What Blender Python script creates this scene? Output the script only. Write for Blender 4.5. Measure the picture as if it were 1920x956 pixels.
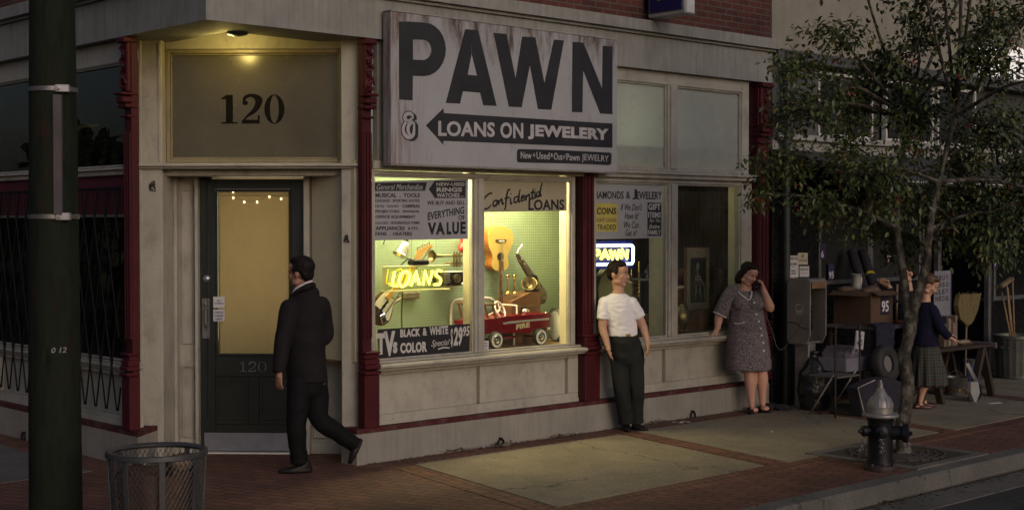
import bpy, bmesh, math, random
import numpy as np
from mathutils import Vector, Matrix, noise
R = math.radians
random.seed(7)
for o in list(bpy.data.objects): bpy.data.objects.remove(o)
SC = bpy.context.scene
# ---------------------------------------------------------------- camera, sky, sun, exposure
FPX, PITCH, HC = 2654.0, R(1.248), 2.1
cd = bpy.data.cameras.new('camera'); cam = bpy.data.objects.new('camera', cd); SC.collection.objects.link(cam)
cam.location = (0, 0, HC); cam.rotation_euler = (R(90) - PITCH, 0, 0)
cd.sensor_width = 36; cd.lens = 36 * FPX / 1920; cd.clip_end = 500; cd.clip_start = 0.1
SC.camera = cam
W = bpy.data.worlds.new('World'); SC.world = W; W.use_nodes = True
wn = W.node_tree.nodes; bg = wn['Background']; sky = wn.new('ShaderNodeTexSky'); sky.sky_type = 'NISHITA'
SUN_EL, SUN_AZ = R(14), R(150)          # azimuth clockwise from +Y: behind the camera, to its right
sky.sun_disc = False; sky.sun_elevation = SUN_EL; sky.sun_rotation = SUN_AZ
sky.air_density = 1.0; sky.dust_density = 4.0; sky.ozone_density = 1.0
tint = wn.new('ShaderNodeMix'); tint.data_type = 'RGBA'; tint.blend_type = 'MULTIPLY'; tint.inputs[0].default_value = 1; tint.inputs[7].default_value = (.93, .94, 1.12, 1)   # mauve dusk air
W.node_tree.links.new(sky.outputs[0], tint.inputs[6]); W.node_tree.links.new(tint.outputs[2], bg.inputs[0]); bg.inputs[1].default_value = 0.066
sd = bpy.data.lights.new('sun', 'SUN'); so = bpy.data.objects.new('sun', sd); SC.collection.objects.link(so)
sd.energy = 0.50; sd.angle = R(40); sd.color = (1.0, .97, .97)
sdir = Vector((math.sin(SUN_AZ) * math.cos(R(26)), math.cos(SUN_AZ) * math.cos(R(26)), math.sin(R(26))))
so.rotation_euler = sdir.to_track_quat('Z', 'Y').to_euler()
vs = SC.view_settings; vs.view_transform = 'Standard'; vs.look = 'None'; vs.exposure = 0.0; vs.gamma = 1
SC.render.engine = 'CYCLES'; cy = SC.cycles; cy.use_denoising = True; cy.max_bounces = 6; cy.transparent_max_bounces = 16
cy.diffuse_bounces = 3; cy.glossy_bounces = 3; cy.sample_clamp_indirect = 4; cy.caustics_reflective = False; cy.caustics_refractive = False

# ---------------------------------------------------------------- measuring frames (walls of the corner building)
def ray(px, py):
    x, y = (px - 960) / FPX, (478 - py) / FPX
    return Vector((x, math.cos(PITCH) + y * math.sin(PITCH), -math.sin(PITCH) + y * math.cos(PITCH)))
def gnd(px, py, z=0.0):
    r = ray(px, py); t = (z - HC) / r.z; return Vector((0, 0, HC)) + r * t
K = Vector((-2.42816, 11.26950, 0))
TC = Vector((-2.44348, 12.92729, 0))
class Frame:                                   # local x along the wall, y into the building, z up
    def __init__(s, org, ang):
        s.M = Matrix.Translation(org) @ Matrix.Rotation(ang, 4, 'Z'); s.I = s.M.inverted(); s.ang = ang
    def at(s, px, py, y=0.0):                  # the point of the wall plane y seen at a photo pixel -> (x, z)
        o = s.I @ Vector((0, 0, HC)); d = s.I.to_3x3() @ ray(px, py); t = (y - o.y) / d.y; p = o + d * t
        return p.x, p.z
    def w(s, x, y, z): return s.M @ Vector((x, y, z))
RF, CF, LF = Frame(K, R(43.015)), Frame(TC, R(-2)), Frame(K, R(-46.985))

# ---------------------------------------------------------------- materials
def nd(nt, t, **kw):
    n = nt.nodes.new('ShaderNode' + t)
    for k, v in kw.items():
        if k.startswith('i_'):
            k = k[2:]; n.inputs[int(k) if k.isdigit() else k].default_value = v
        else: setattr(n, k, v)
    return n
def ramp(nt, fac, stops):
    r = nt.nodes.new('ShaderNodeValToRGB'); e = r.color_ramp.elements
    while len(e) < len(stops): e.new(0.5)
    for i, (p, c) in enumerate(stops):
        e[i].position = p; e[i].color = (*c, 1) if len(c) == 3 else c
    nt.links.new(fac, r.inputs[0]); return r.outputs[0]
def mixc(nt, f, a, b, mode='MIX'):
    m = nt.nodes.new('ShaderNodeMix'); m.data_type = 'RGBA'; m.blend_type = mode
    for s, v in ((m.inputs[0], f), (m.inputs[6], a), (m.inputs[7], b)):
        if hasattr(v, 'links'): nt.links.new(v, s)
        elif isinstance(v, (int, float)): s.default_value = v
        else: s.default_value = (*v, 1)
    return m.outputs[2]
def coords(nt, scale=(1, 1, 1), rot=(0, 0, 0)):
    tc = nt.nodes.new('ShaderNodeTexCoord'); mp = nt.nodes.new('ShaderNodeMapping')
    mp.inputs['Scale'].default_value = scale; mp.inputs['Rotation'].default_value = rot
    nt.links.new(tc.outputs['Object'], mp.inputs[0]); return mp.outputs[0]
def noi(nt, vec, scale, detail=4, rough=.6):
    n = nd(nt, 'TexNoise', i_Scale=scale, i_Detail=detail, i_Roughness=rough); nt.links.new(vec, n.inputs['Vector']); return n.outputs[0]
def new(name):
    m = bpy.data.materials.new(name); m.use_nodes = True; nt = m.node_tree; return m, nt, nt.nodes['Principled BSDF']
def bump(nt, b, h, strength, dist=.01):
    n = nd(nt, 'Bump', i_Strength=strength, i_Distance=dist); nt.links.new(h, n.inputs['Height']); nt.links.new(n.outputs[0], b.inputs['Normal'])
def mat(name, col, rough=.6, var=.18, sc=5, bmp=.15, metal=0, spec=.5, dirt=None, damt=.5, dscale=(3, 3, .6), fine=40, sheen=0, chip=None):
    m, nt, b = new(name); c = coords(nt)
    lo, hi = [x * (1 - var) for x in col], [min(1, x * (1 + var)) for x in col]
    n1 = noi(nt, c, sc, 6, .65)
    out = ramp(nt, n1, [(.3, lo), (.7, hi)])
    if dirt:
        n2 = noi(nt, coords(nt, dscale), 2.2, 8, .7)
        f = ramp(nt, n2, [(.48, (0, 0, 0)), (.72, (damt,) * 3)]); out = mixc(nt, f, out, dirt)
    if chip:
        n3 = noi(nt, coords(nt, (1, 1, 1.4)), 7, 9, .8); n4 = noi(nt, c, .9, 4); ad = nd(nt, 'Math', operation='MULTIPLY_ADD'); ad.inputs[1].default_value = .35; nt.links.new(n4, ad.inputs[0]); nt.links.new(n3, ad.inputs[2])
        out = mixc(nt, ramp(nt, ad.outputs[0], [(.845, (0, 0, 0)), (.86, (.85, .85, .85))]), out, chip)
    nt.links.new(out, b.inputs['Base Color'])
    nf = noi(nt, c, fine, 3)
    rr = ramp(nt, nf, [(.3, (max(.02, rough - .1),) * 3), (.7, (min(1, rough + .1),) * 3)]); nt.links.new(rr, b.inputs['Roughness'])
    b.inputs['Metallic'].default_value = metal; b.inputs['Specular IOR Level'].default_value = spec
    if sheen: b.inputs['Sheen Weight'].default_value = sheen
    if bmp: bump(nt, b, nf, bmp, .004)
    return m
def emit(name, col, s):
    m, nt, b = new(name); b.inputs['Base Color'].default_value = (*[min(.9, c) for c in col], 1)
    b.inputs['Emission Color'].default_value = (*col, 1); b.inputs['Emission Strength'].default_value = s; return m
def glass(name, tint=(1, 1, 1), rough=.0, fr=1.0, dust=.0):
    m, nt, b = new(name); out = nt.nodes['Material Output']; nt.nodes.remove(b)
    tr = nd(nt, 'BsdfTransparent'); tr.inputs[0].default_value = (*tint, 1); gl = nd(nt, 'BsdfGlossy', i_Roughness=rough)
    f = nd(nt, 'LayerWeight', i_Blend=.5); mx = nd(nt, 'MixShader'); pw = nd(nt, 'Math', operation='POWER'); pw.inputs[1].default_value = 5
    ml = nd(nt, 'Math', operation='MULTIPLY_ADD'); ml.inputs[1].default_value = .95 * fr; ml.inputs[2].default_value = .045 * fr     # Schlick, the same from both sides of the pane
    nt.links.new(f.outputs['Facing'], pw.inputs[0]); nt.links.new(pw.outputs[0], ml.inputs[0]); nt.links.new(ml.outputs[0], mx.inputs[0]); nt.links.new(tr.outputs[0], mx.inputs[1]); nt.links.new(gl.outputs[0], mx.inputs[2])
    res = mx.outputs[0]
    if dust:
        df = nd(nt, 'BsdfDiffuse'); df.inputs[0].default_value = (.4, .4, .38, 1); m2 = nd(nt, 'MixShader')
        g = ramp(nt, noi(nt, coords(nt, (2, 2, 1)), 3, 8, .75), [(.4, (0, 0, 0)), (.8, (dust,) * 3)])
        nt.links.new(g, m2.inputs[0]); nt.links.new(res, m2.inputs[1]); nt.links.new(df.outputs[0], m2.inputs[2]); res = m2.outputs[0]
    nt.links.new(res, out.inputs[0]); return m

# ---------------------------------------------------------------- mesh builder
class MB:
    def __init__(s, M=None): s.b = bmesh.new(); s.M = M or Matrix()
    def _n(s, vs, M=None):
        T = s.M @ M if M else s.M
        for v in vs: v.co = T @ v.co
    def box(s, x0, x1, y0, y1, z0, z1, bev=.003, M=None):
        r = bmesh.ops.create_cube(s.b, size=1); vs = r['verts']
        for v in vs:
            v.co = Vector(((x0 + x1) / 2 + v.co.x * abs(x1 - x0), (y0 + y1) / 2 + v.co.y * abs(y1 - y0), (z0 + z1) / 2 + v.co.z * abs(z1 - z0)))
        bev = min(bev, .3 * min(abs(x1 - x0), abs(y1 - y0), abs(z1 - z0)))
        if bev > 0:
            es = list({e for v in vs for e in v.link_edges})
            g = bmesh.ops.bevel(s.b, geom=es, offset=bev, segments=1, affect='EDGES', profile=.5); vs = list({v for f in g['faces'] for v in f.verts} | {v for v in vs if v.is_valid})
        s._n(vs, M); return s
    def prism(s, pts, y0, y1, M=None, axis='Y'):          # outline (x, z) between depths y0 and y1 (axis 'Z': outline x, y between heights)
        mk = (lambda p, d: (p[0], d, p[1])) if axis == 'Y' else (lambda p, d: (p[0], p[1], d))
        a = [s.b.verts.new(mk(p, y0)) for p in pts]; c = [s.b.verts.new(mk(p, y1)) for p in pts]; n = len(pts)
        fs = [s.b.faces.new(a), s.b.faces.new(c[::-1])] + [s.b.faces.new((a[i], c[i], c[(i + 1) % n], a[(i + 1) % n])) for i in range(n)]
        bmesh.ops.recalc_face_normals(s.b, faces=fs); s._n(a + c, M); return s
    def ring(s, outer, inner, y0, y1, M=None):            # outline with one hole (same point count)
        n = len(outer); V = lambda p, d: s.b.verts.new((p[0], d, p[1]))
        o0, i0, o1, i1 = [[V(p, d) for p in q] for q, d in ((outer, y0), (inner, y0), (outer, y1), (inner, y1))]
        fs = []
        for k in range(n):
            j = (k + 1) % n
            for q in ((o0[k], o0[j], i0[j], i0[k]), (o1[k], i1[k], i1[j], o1[j]), (o0[k], o1[k], o1[j], o0[j]), (i0[k], i0[j], i1[j], i1[k])): fs.append(s.b.faces.new(q))
        bmesh.ops.recalc_face_normals(s.b, faces=fs); s._n(o0 + i0 + o1 + i1, M); return s
    def tube(s, pts, r, seg=8, M=None, flat=1.0, closed=False, cap=True):
        pts = [Vector(p) for p in pts]; n = len(pts); rs = r if isinstance(r, (list, tuple)) else [r] * n
        rings = []; up = None
        for i, p in enumerate(pts):
            a = pts[(i - 1) % n] if (closed or i) else pts[0]; b = pts[(i + 1) % n] if (closed or i < n - 1) else pts[-1]
            t = (b - a).normalized()
            if up is None: up = t.orthogonal().normalized() if abs(t.y) > .9 or flat == 1 else (Vector((0, 1, 0)) - t * t.y).normalized()
            else: up = (up - t * up.dot(t)).normalized()
            sd_ = t.cross(up)
            rings.append([s.b.verts.new(p + (sd_ * math.cos(2 * math.pi * k / seg) + up * math.sin(2 * math.pi * k / seg) * flat) * rs[i]) for k in range(seg)])
        m = n if closed else n - 1
        for i in range(m):
            A, B = rings[i], rings[(i + 1) % n]
            for k in range(seg): s.b.faces.new((A[k], A[(k + 1) % seg], B[(k + 1) % seg], B[k]))
        if cap and not closed: s.b.faces.new(rings[0][::-1]); s.b.faces.new(rings[-1])
        s._n([v for q in rings for v in q], M); return s
    def lathe(s, prof, seg=24, M=None, c=(0, 0), sy=1.0):           # profile (r, z) about z
        rings = []; allv = []
        for r, z in prof:
            if r < 1e-5: q = [s.b.verts.new((c[0], c[1], z))]
            else: q = [s.b.verts.new((c[0] + r * math.cos(2 * math.pi * k / seg), c[1] + sy * r * math.sin(2 * math.pi * k / seg), z)) for k in range(seg)]
            rings.append(q); allv += q
        for A, B in zip(rings, rings[1:]):
            for k in range(seg):
                j = (k + 1) % seg
                if len(A) == 1 and len(B) == 1: continue
                if len(A) == 1: s.b.faces.new((A[0], B[j], B[k]))
                elif len(B) == 1: s.b.faces.new((A[k], A[j], B[0]))
                else: s.b.faces.new((A[k], A[j], B[j], B[k]))
        s._n(allv, M); return s
    def ell(s, c, r, M=None, u=16, v=10, rot=None):
        T = Matrix.Translation(c) @ (rot.to_4x4() if rot else Matrix()) @ Matrix.Diagonal((*r, 1))
        q = bmesh.ops.create_uvsphere(s.b, u_segments=u, v_segments=v, radius=1)['verts']
        for w in q: w.co = T @ w.co
        s._n(q, M); return s
    def loft(s, secs, seg=20, M=None):                     # horizontal ellipses (cx, cy, z, rx, ry[, power])
        rings = []
        for t in secs:
            cx, cyy, z, rx, ry = t[:5]; pw = t[5] if len(t) > 5 else 2
            q = []
            for k in range(seg):
                a = 2 * math.pi * k / seg; ca, sa = math.cos(a), math.sin(a)
                q.append(s.b.verts.new((cx + rx * math.copysign(abs(ca) ** (2 / pw), ca), cyy + ry * math.copysign(abs(sa) ** (2 / pw), sa), z)))
            rings.append(q)
        for A, B in zip(rings, rings[1:]):
            for k in range(seg): s.b.faces.new((A[k], A[(k + 1) % seg], B[(k + 1) % seg], B[k]))
        f = [s.b.faces.new(rings[0][::-1]), s.b.faces.new(rings[-1])]
        s._n([v for q in rings for v in q], M); return s
    def quad(s, pts, M=None):
        vs = [s.b.verts.new(p) for p in pts]; s.b.faces.new(vs); s._n(vs, M); return s
    def text(s, t, x0, x1, z0, z1, y=0.0, th=.002, bold=0.0, shear=0.0, M=None, keep=False, tilt=0.0):
        cu = bpy.data.curves.new('t', 'FONT'); cu.body = t; cu.offset = bold; cu.shear = shear; cu.resolution_u = 3; cu.space_character = 1 + bold * 1.2
        o = bpy.data.objects.new('t', cu); SC.collection.objects.link(o)
        me = o.evaluated_get(bpy.context.evaluated_depsgraph_get()).to_mesh()
        co = np.array([v.co[:] for v in me.vertices]); mn, mx = co.min(0), co.max(0)
        sx = (x1 - x0) / (mx[0] - mn[0]); sz = (z1 - z0) / (mx[1] - mn[1])
        if keep: sx = min(sx, sz * 1.0)
        vs = [s.b.verts.new((x0 + (p[0] - mn[0]) * sx, y, z0 + (p[1] - mn[1]) * sz + tilt * (p[0] - mn[0]) * sx)) for p in co]
        fs = []
        for p in me.polygons:
            try: fs.append(s.b.faces.new([vs[i] for i in p.vertices]))
            except ValueError: pass
        ex = bmesh.ops.extrude_face_region(s.b, geom=fs)['geom']; ev = [g for g in ex if isinstance(g, bmesh.types.BMVert)]
        for v in ev: v.co.y -= th
        o.to_mesh_clear(); bpy.data.objects.remove(o); bpy.data.curves.remove(cu)
        s._n([v for v in vs if v.is_valid] + ev, M); return s
    def done(s, name, m, parent=None, M=None, smooth=None, kind=None):
        me = bpy.data.meshes.new(name)
        bmesh.ops.recalc_face_normals(s.b, faces=s.b.faces) if smooth is not None else None
        s.b.to_mesh(me); s.b.free()
        if m: me.materials.append(m)
        o = bpy.data.objects.new(name, me); SC.collection.objects.link(o)
        if parent: o.parent = parent
        if M is not None: o.matrix_local = M
        if smooth is not None:
            me.shade_smooth() if smooth >= 180 else me.set_sharp_from_angle(angle=R(smooth))
            if smooth < 180:
                for p in me.polygons: p.use_smooth = True
        if kind: o['kind'] = kind
        return o
    def fuse(s, name, m, parent, vox=.008, it=4, fold=None, M=None):   # one continuous skin out of overlapping volumes
        bmesh.ops.recalc_face_normals(s.b, faces=s.b.faces)
        o = s.done(name, None); md = o.modifiers.new('r', 'REMESH'); md.mode = 'VOXEL'; md.voxel_size = vox
        if it: ms = o.modifiers.new('s', 'SMOOTH'); ms.iterations = it; ms.factor = .5
        me = bpy.data.meshes.new_from_object(o.evaluated_get(bpy.context.evaluated_depsgraph_get()))
        old = o.data; o.modifiers.clear(); o.data = me; me.name = name; bpy.data.meshes.remove(old)
        if fold:
            ns = [v.normal.copy() for v in me.vertices]
            for v, n_ in zip(me.vertices, ns): v.co += n_ * fold(v.co)
        me.materials.clear(); me.materials.append(m); me.shade_smooth()
        o.parent = parent
        if M is not None: o.matrix_local = M
        return o
def tag(o, label, cat, group=None, kind=None):
    o['label'] = label; o['category'] = cat
    if group: o['group'] = group
    if kind: o['kind'] = kind
    return o
def thing(name, label, cat, M=None, group=None):
    o = bpy.data.objects.new(name, None); o.empty_display_size = .1; SC.collection.objects.link(o)
    if M is not None: o.matrix_world = M
    return tag(o, label, cat, group)
def struct(name, mb, m, M=None): o = mb.done(name, m, None, M); o['kind'] = 'structure'; return o
def copy_tree(o, parent=None):
    c = o.copy(); SC.collection.objects.link(c); c.parent = parent
    for ch in list(o.children): copy_tree(ch, c)
    return c
def arc(cx, cz, r, a0, a1, n=10, y=0, rz=None):
    return [(cx + r * math.cos(R(a0 + (a1 - a0) * i / n)), y, cz + (rz or r) * math.sin(R(a0 + (a1 - a0) * i / n))) for i in range(n + 1)]
def smoothpath(pts, n=6):
    P = [Vector(p) for p in pts]; out = []
    for i in range(len(P) - 1):
        a, b, c, d = P[max(0, i - 1)], P[i], P[i + 1], P[min(len(P) - 1, i + 2)]
        for k in range(n):
            t = k / n; out.append(.5 * ((2 * b) + (c - a) * t + (2 * a - 5 * b + 4 * c - d) * t * t + (3 * b - a - 3 * c + d) * t ** 3))
    return out + [P[-1]]
# ---------------------------------------------------------------- the place's materials
def streak_mat(name, col, dark, rough=.75, amt=.7):
    m, nt, b = new(name); c = coords(nt)
    base = ramp(nt, noi(nt, c, 2.5, 8, .65), [(.3, [x * .82 for x in col]), (.7, [x * 1.12 for x in col])])
    s = ramp(nt, noi(nt, coords(nt, (5, 5, .4)), 3, 7, .75), [(.45, (0, 0, 0)), (.72, (amt,) * 3)])
    o = mixc(nt, s, base, dark)
    s2 = ramp(nt, noi(nt, coords(nt, (1.2, 1.2, 2)), 1.5, 8, .7), [(.5, (0, 0, 0)), (.75, (amt * .8,) * 3)])
    o = mixc(nt, s2, o, [x * 1.6 for x in dark])
    nt.links.new(o, b.inputs['Base Color']); b.inputs['Roughness'].default_value = rough; b.inputs['Specular IOR Level'].default_value = .3
    bump(nt, b, noi(nt, c, 60, 4), .35, .006); return m
def brick_mat(name, c1, c2, mort, w=.21, h=.068, mw=.009, rot=(0, 0, 0), rough=.85, flat=False, msm=.3):
    m, nt, b = new(name)
    tc = nt.nodes.new('ShaderNodeTexCoord'); mp = nt.nodes.new('ShaderNodeMapping'); mp.inputs['Rotation'].default_value = rot
    nt.links.new(tc.outputs['Object'], mp.inputs[0]); v = mp.outputs[0]
    wob = nd(nt, 'TexNoise', i_Scale=2.0, i_Detail=3); nt.links.new(v, wob.inputs['Vector'])
    ad = nd(nt, 'VectorMath', operation='MULTIPLY_ADD'); nt.links.new(wob.outputs['Color'], ad.inputs[0]); ad.inputs[1].default_value = (.012,) * 3; nt.links.new(v, ad.inputs[2])
    bt = nd(nt, 'TexBrick'); bt.inputs['Color1'].default_value = (*c1, 1); bt.inputs['Color2'].default_value = (*c2, 1); bt.inputs['Mortar'].default_value = (*mort, 1)
    bt.inputs['Scale'].default_value = 1; bt.inputs['Brick Width'].default_value = w; bt.inputs['Row Height'].default_value = h; bt.inputs['Mortar Size'].default_value = mw; bt.inputs['Mortar Smooth'].default_value = msm; bt.inputs['Bias'].default_value = -.1
    nt.links.new(ad.outputs[0], bt.inputs['Vector'])
    n = ramp(nt, noi(nt, v, 1.3, 8, .7), [(.25, (.5, .5, .5)), (.75, (1.25, 1.22, 1.2))])
    o = mixc(nt, 1.0, bt.outputs['Color'], n, 'MULTIPLY')
    g = ramp(nt, noi(nt, v, 35, 4), [(.3, (.8, .8, .8)), (.75, (1.15, 1.15, 1.15))]); o = mixc(nt, 1.0, o, g, 'MULTIPLY')
    nt.links.new(o, b.inputs['Base Color']); b.inputs['Roughness'].default_value = rough; b.inputs['Specular IOR Level'].default_value = .3
    inv = nd(nt, 'Math', operation='SUBTRACT'); inv.inputs[0].default_value = 1; nt.links.new(bt.outputs['Fac'], inv.inputs[1])
    bump(nt, b, inv.outputs[0], .6, .006); return m
CREAM = mat('cream_paint', (.375, .355, .31), .5, .12, 2.2, .25, dirt=(.15, .13, .105), damt=.5, dscale=(3, 3, 1.8), chip=(.10, .075, .055))
REDP = mat('oxblood_paint', (.060, .006, .010), .55, .25, 4, .2, spec=.28, dirt=(.025, .008, .008), damt=.6, dscale=(5, 5, 1), chip=(.14, .12, .11))
REDL = mat('worn_red_ledge_paint', (.070, .017, .019), .8, .3, 5, .3, spec=.2, dirt=(.13, .10, .09), damt=.7, dscale=(3, 3, 3))
FASC = streak_mat('streaked_cement', (.275, .275, .258), (.09, .09, .082), .8, .5)
PLIN = streak_mat('stained_plinth_cement', (.27, .255, .225), (.12, .11, .095), .85, .4)
DOORG = mat('dark_green_paint', (.016, .020, .017), .35, .25, 4, .1)
BRICK = brick_mat('old_red_brick', (.125, .042, .034), (.070, .028, .026), (.12, .09, .08), rot=(R(90), 0, 0))
STEEL = mat('brushed_steel', (.35, .36, .42), .38, .15, 6, .05, metal=.85)
DSTEEL = mat('dull_steel', (.20, .19, .19), .45, .2, 6, .1, metal=.7)
BLACKM = mat('black_metal', (.006, .006, .007), .6, .3, 6, .1, spec=.2)
BLACKP = mat('black_sign_paint', (.014, .014, .019), .55, .3, 8, .1)
WHITEP = mat('white_sign_paint', (.50, .48, .46), .6, .12, 6, .05)
GLASS = glass('window_glass', (.94, .96, .93), 0, 1.0, .05)
DGLASS = glass('dark_window_glass', (.35, .37, .36), .0, .9, .05)
DARK = mat('dark_interior', (.018, .020, .018), .8, .3, 3, 0)
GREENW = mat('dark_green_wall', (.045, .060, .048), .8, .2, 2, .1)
WOODF = mat('display_board_wood', (.36, .22, .10), .5, .25, 6, .1)
def frosted(name, col, rough, spec=.5, streak=.25):
    m, nt, b = new(name); c = coords(nt)
    o = ramp(nt, noi(nt, c, 1.4, 5, .6), [(.3, [x * (1 - streak) for x in col]), (.7, [x * (1 + streak) for x in col])])
    sc = ramp(nt, noi(nt, coords(nt, (14, 14, 5), (0, .6, 0)), 3, 5, .8), [(.68, (0, 0, 0)), (.74, (.5, .5, .5))]); o = mixc(nt, sc, o, [min(.5, x * 2.2) for x in col])
    nt.links.new(o, b.inputs['Base Color']); b.inputs['Specular IOR Level'].default_value = spec
    rr = ramp(nt, noi(nt, c, 3, 6), [(.3, (rough - .07,) * 3), (.7, (rough + .07,) * 3)]); nt.links.new(rr, b.inputs['Roughness']); return m
FROST_D = frosted('smoked_frosted_glass', (.085, .076, .052), .26, .7)
FROST_L = frosted('pale_frosted_glass', (.40, .42, .395), .3, .6, .14)
def translucent(m, amt):
    nt = m.node_tree; p = nt.nodes['Principled BSDF']; tl = nd(nt, 'BsdfTranslucent'); tl.inputs[0].default_value = (.75, .75, .62, 1); mx = nd(nt, 'MixShader'); mx.inputs[0].default_value = amt
    nt.links.new(p.outputs[0], mx.inputs[1]); nt.links.new(tl.outputs[0], mx.inputs[2]); nt.links.new(mx.outputs[0], nt.nodes['Material Output'].inputs[0])
translucent(FROST_L, .3)
# pegboard: small dark holes on a 25 mm grid
def pegboard():
    m, nt, b = new('green_pegboard'); c = coords(nt, (36, 36, 36))
    fr = nd(nt, 'VectorMath', operation='FRACTION'); nt.links.new(c, fr.inputs[0])
    sb = nd(nt, 'VectorMath', operation='SUBTRACT'); sb.inputs[1].default_value = (.5, 0, .5); nt.links.new(fr.outputs[0], sb.inputs[0])
    ml = nd(nt, 'VectorMath', operation='MULTIPLY'); ml.inputs[1].default_value = (1, 0, 1); nt.links.new(sb.outputs[0], ml.inputs[0])
    ln = nd(nt, 'VectorMath', operation='LENGTH'); nt.links.new(ml.outputs[0], ln.inputs[0])
    base = ramp(nt, noi(nt, coords(nt), 2, 4), [(.3, (.25, .345, .235)), (.7, (.31, .405, .285))])
    f = ramp(nt, ln.outputs['Value'], [(.15, (1, 1, 1)), (.22, (0, 0, 0))])
    nt.links.new(mixc(nt, f, base, (.05, .07, .04)), b.inputs['Base Color']); b.inputs['Roughness'].default_value = .6; return m
PEG = pegboard()
# ---------------------------------------------------------------- ground
def aggregate(name, col, rough=.85):
    m, nt, b = new(name); c = coords(nt)
    o = ramp(nt, noi(nt, c, 1.1, 8, .7), [(.3, [x * .62 for x in col]), (.7, [x * 1.15 for x in col])])
    v = nd(nt, 'TexVoronoi', i_Scale=130); nt.links.new(c, v.inputs['Vector'])
    g = ramp(nt, v.outputs['Color'], [(.1, (.72, .72, .72)), (.9, (1.22, 1.2, 1.18))]); o = mixc(nt, 1, o, g, 'MULTIPLY')
    st = ramp(nt, noi(nt, c, 5, 8, .8), [(.6, (0, 0, 0)), (.72, (.6, .6, .6))]); o = mixc(nt, st, o, [x * .35 for x in col])
    nt.links.new(o, b.inputs['Base Color']); b.inputs['Roughness'].default_value = rough; b.inputs['Specular IOR Level'].default_value = .3
    gm = nd(nt, 'TexVoronoi', i_Scale=5.5); nt.links.new(c, gm.inputs['Vector']); o = mixc(nt, ramp(nt, gm.outputs['Distance'], [(.085, (.75, .75, .75)), (.11, (0, 0, 0))]), o, [x * .3 for x in col])     # trodden gum
    ck = nd(nt, 'TexVoronoi', feature='DISTANCE_TO_EDGE', i_Scale=.42); wv = nd(nt, 'TexNoise', i_Scale=3, i_Detail=6); nt.links.new(c, wv.inputs['Vector']); va = nd(nt, 'VectorMath', operation='MULTIPLY_ADD'); va.inputs[1].default_value = (.5,) * 3; nt.links.new(wv.outputs['Color'], va.inputs[0]); nt.links.new(c, va.inputs[2]); nt.links.new(va.outputs[0], ck.inputs['Vector'])
    o = mixc(nt, ramp(nt, ck.outputs['Distance'], [(.0, (.8, .8, .8)), (.006, (0, 0, 0))]), o, [x * .22 for x in col])                                        # hairline cracks
    nt.links.new(o, b.inputs['Base Color']); bump(nt, b, v.outputs['Distance'], .4, .004); return m
ASPH = aggregate('asphalt', (.052, .050, .050))
PANEL = aggregate('exposed_aggregate_concrete', (.235, .205, .15))
PANELD = aggregate('grey_sidewalk_concrete', (.14, .13, .12))
KERB = aggregate('granite_kerb', (.13, .125, .115))
PAVE = brick_mat('red_paving_brick', (.185, .086, .060), (.125, .062, .048), (.035, .022, .018), .215, .105, .006, rot=(0, 0, R(72)), rough=.75, msm=.1)
PAVE2 = brick_mat('red_paving_brick_band', (.195, .092, .062), (.135, .066, .050), (.035, .022, .018), .105, .215, .0075, rough=.75, msm=.1)
struct('ground', MB().quad([(-150, -150, -.16), (150, -150, -.16), (150, 150, -.16), (-150, 150, -.16)]), ASPH)
mb = MB(); mb.box(-3.4, 40, -3.42, 26, -.16, 0, 0); struct('sidewalk', mb, PAVE, RF.M)
mb = MB(); mb.box(-3.6, -3.41, -3.62, 26, -.15, .003, .02)
for k in range(22): mb.box(-3.40 + k * 2, -3.40 + k * 2 + 1.992, -3.64, -3.425, -.155, .004 + .002 * (k % 2), .022)
struct('kerb', mb, KERB, RF.M)
mb = MB()
for x0 in (1.88, 4.77, 7.62, 10.5, 13.4, 16.3):
    w_ = 2.6
    mb.prism([(x0, -.29), (x0 + w_, -.33), (x0 + w_ - .42, -2.42), (x0 - .41, -2.46)], .0, .006, axis='Z')
struct('sidewalk_slab', mb, PANEL, RF.M)
mb = MB()
for y0 in (1.3, 4.1, 7.0): mb.prism([(-.35, y0), (-.3, y0 + 2.6), (-2.6, y0 + 2.6), (-2.65, y0)], 0, .006, axis='Z')
struct('side_street_slab', mb, PANELD, RF.M)
mb = MB()
for (a, b_, c_, d_) in ((1.50, 40, -.26, -.06), (-.3, 40, -2.68, -2.48)): mb.box(a, b_, c_, d_, -.01, .004, 0)
for x0 in (1.88, 4.77, 7.62, 10.5): mb.prism([(x0 - .24, -.285), (x0 - .04, -.285), (x0 - .45, -2.46), (x0 - .65, -2.46)], 0, .0045, axis='Z')
struct('brick_band', mb, PAVE2, RF.M)
mb = MB(); mb.box(-3.38, 40, -4.0, -3.645, -.17, -.152, 0); struct('gutter', mb, PANELD, RF.M)

# ---------------------------------------------------------------- the corner building
shop = thing('shop_building', 'corner pawn shop of red brick over a grey cement beam with cream storefront', 'building', Matrix.Translation(K))
SI = shop.matrix_world.inverted()
MR, MC, ML = SI @ RF.M, SI @ CF.M, SI @ LF.M
L2 = lambda o, t, xe=7.42, ye=7.5: [(o, o), (xe, o), (xe, o + t), (o + t, o + t), (o + t, ye), (o, ye)]
MB().prism(L2(0, .5), 3.72, 4.07, axis='Z').done('fascia_beam', FASC, shop, MR)
mb = MB(); mb.prism(L2(-.035, .4, 7.44), 4.072, 4.10, axis='Z'); mb.prism(L2(-.085, .4, 7.45), 4.101, 4.215, axis='Z'); mb.done('ledge_moulding', FASC, shop, MR)
MB().prism(L2(.03, .4, 7.42), 4.216, 7.5, axis='Z').done('brick_wall', BRICK, shop, MR)
mb = MB(); mb.prism([(.45, .45), (3.2, .45), (.45, 3.2)], 3.80, 3.86, axis='Z'); mb.done('porch_ceiling', CREAM, shop, MR)
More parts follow.
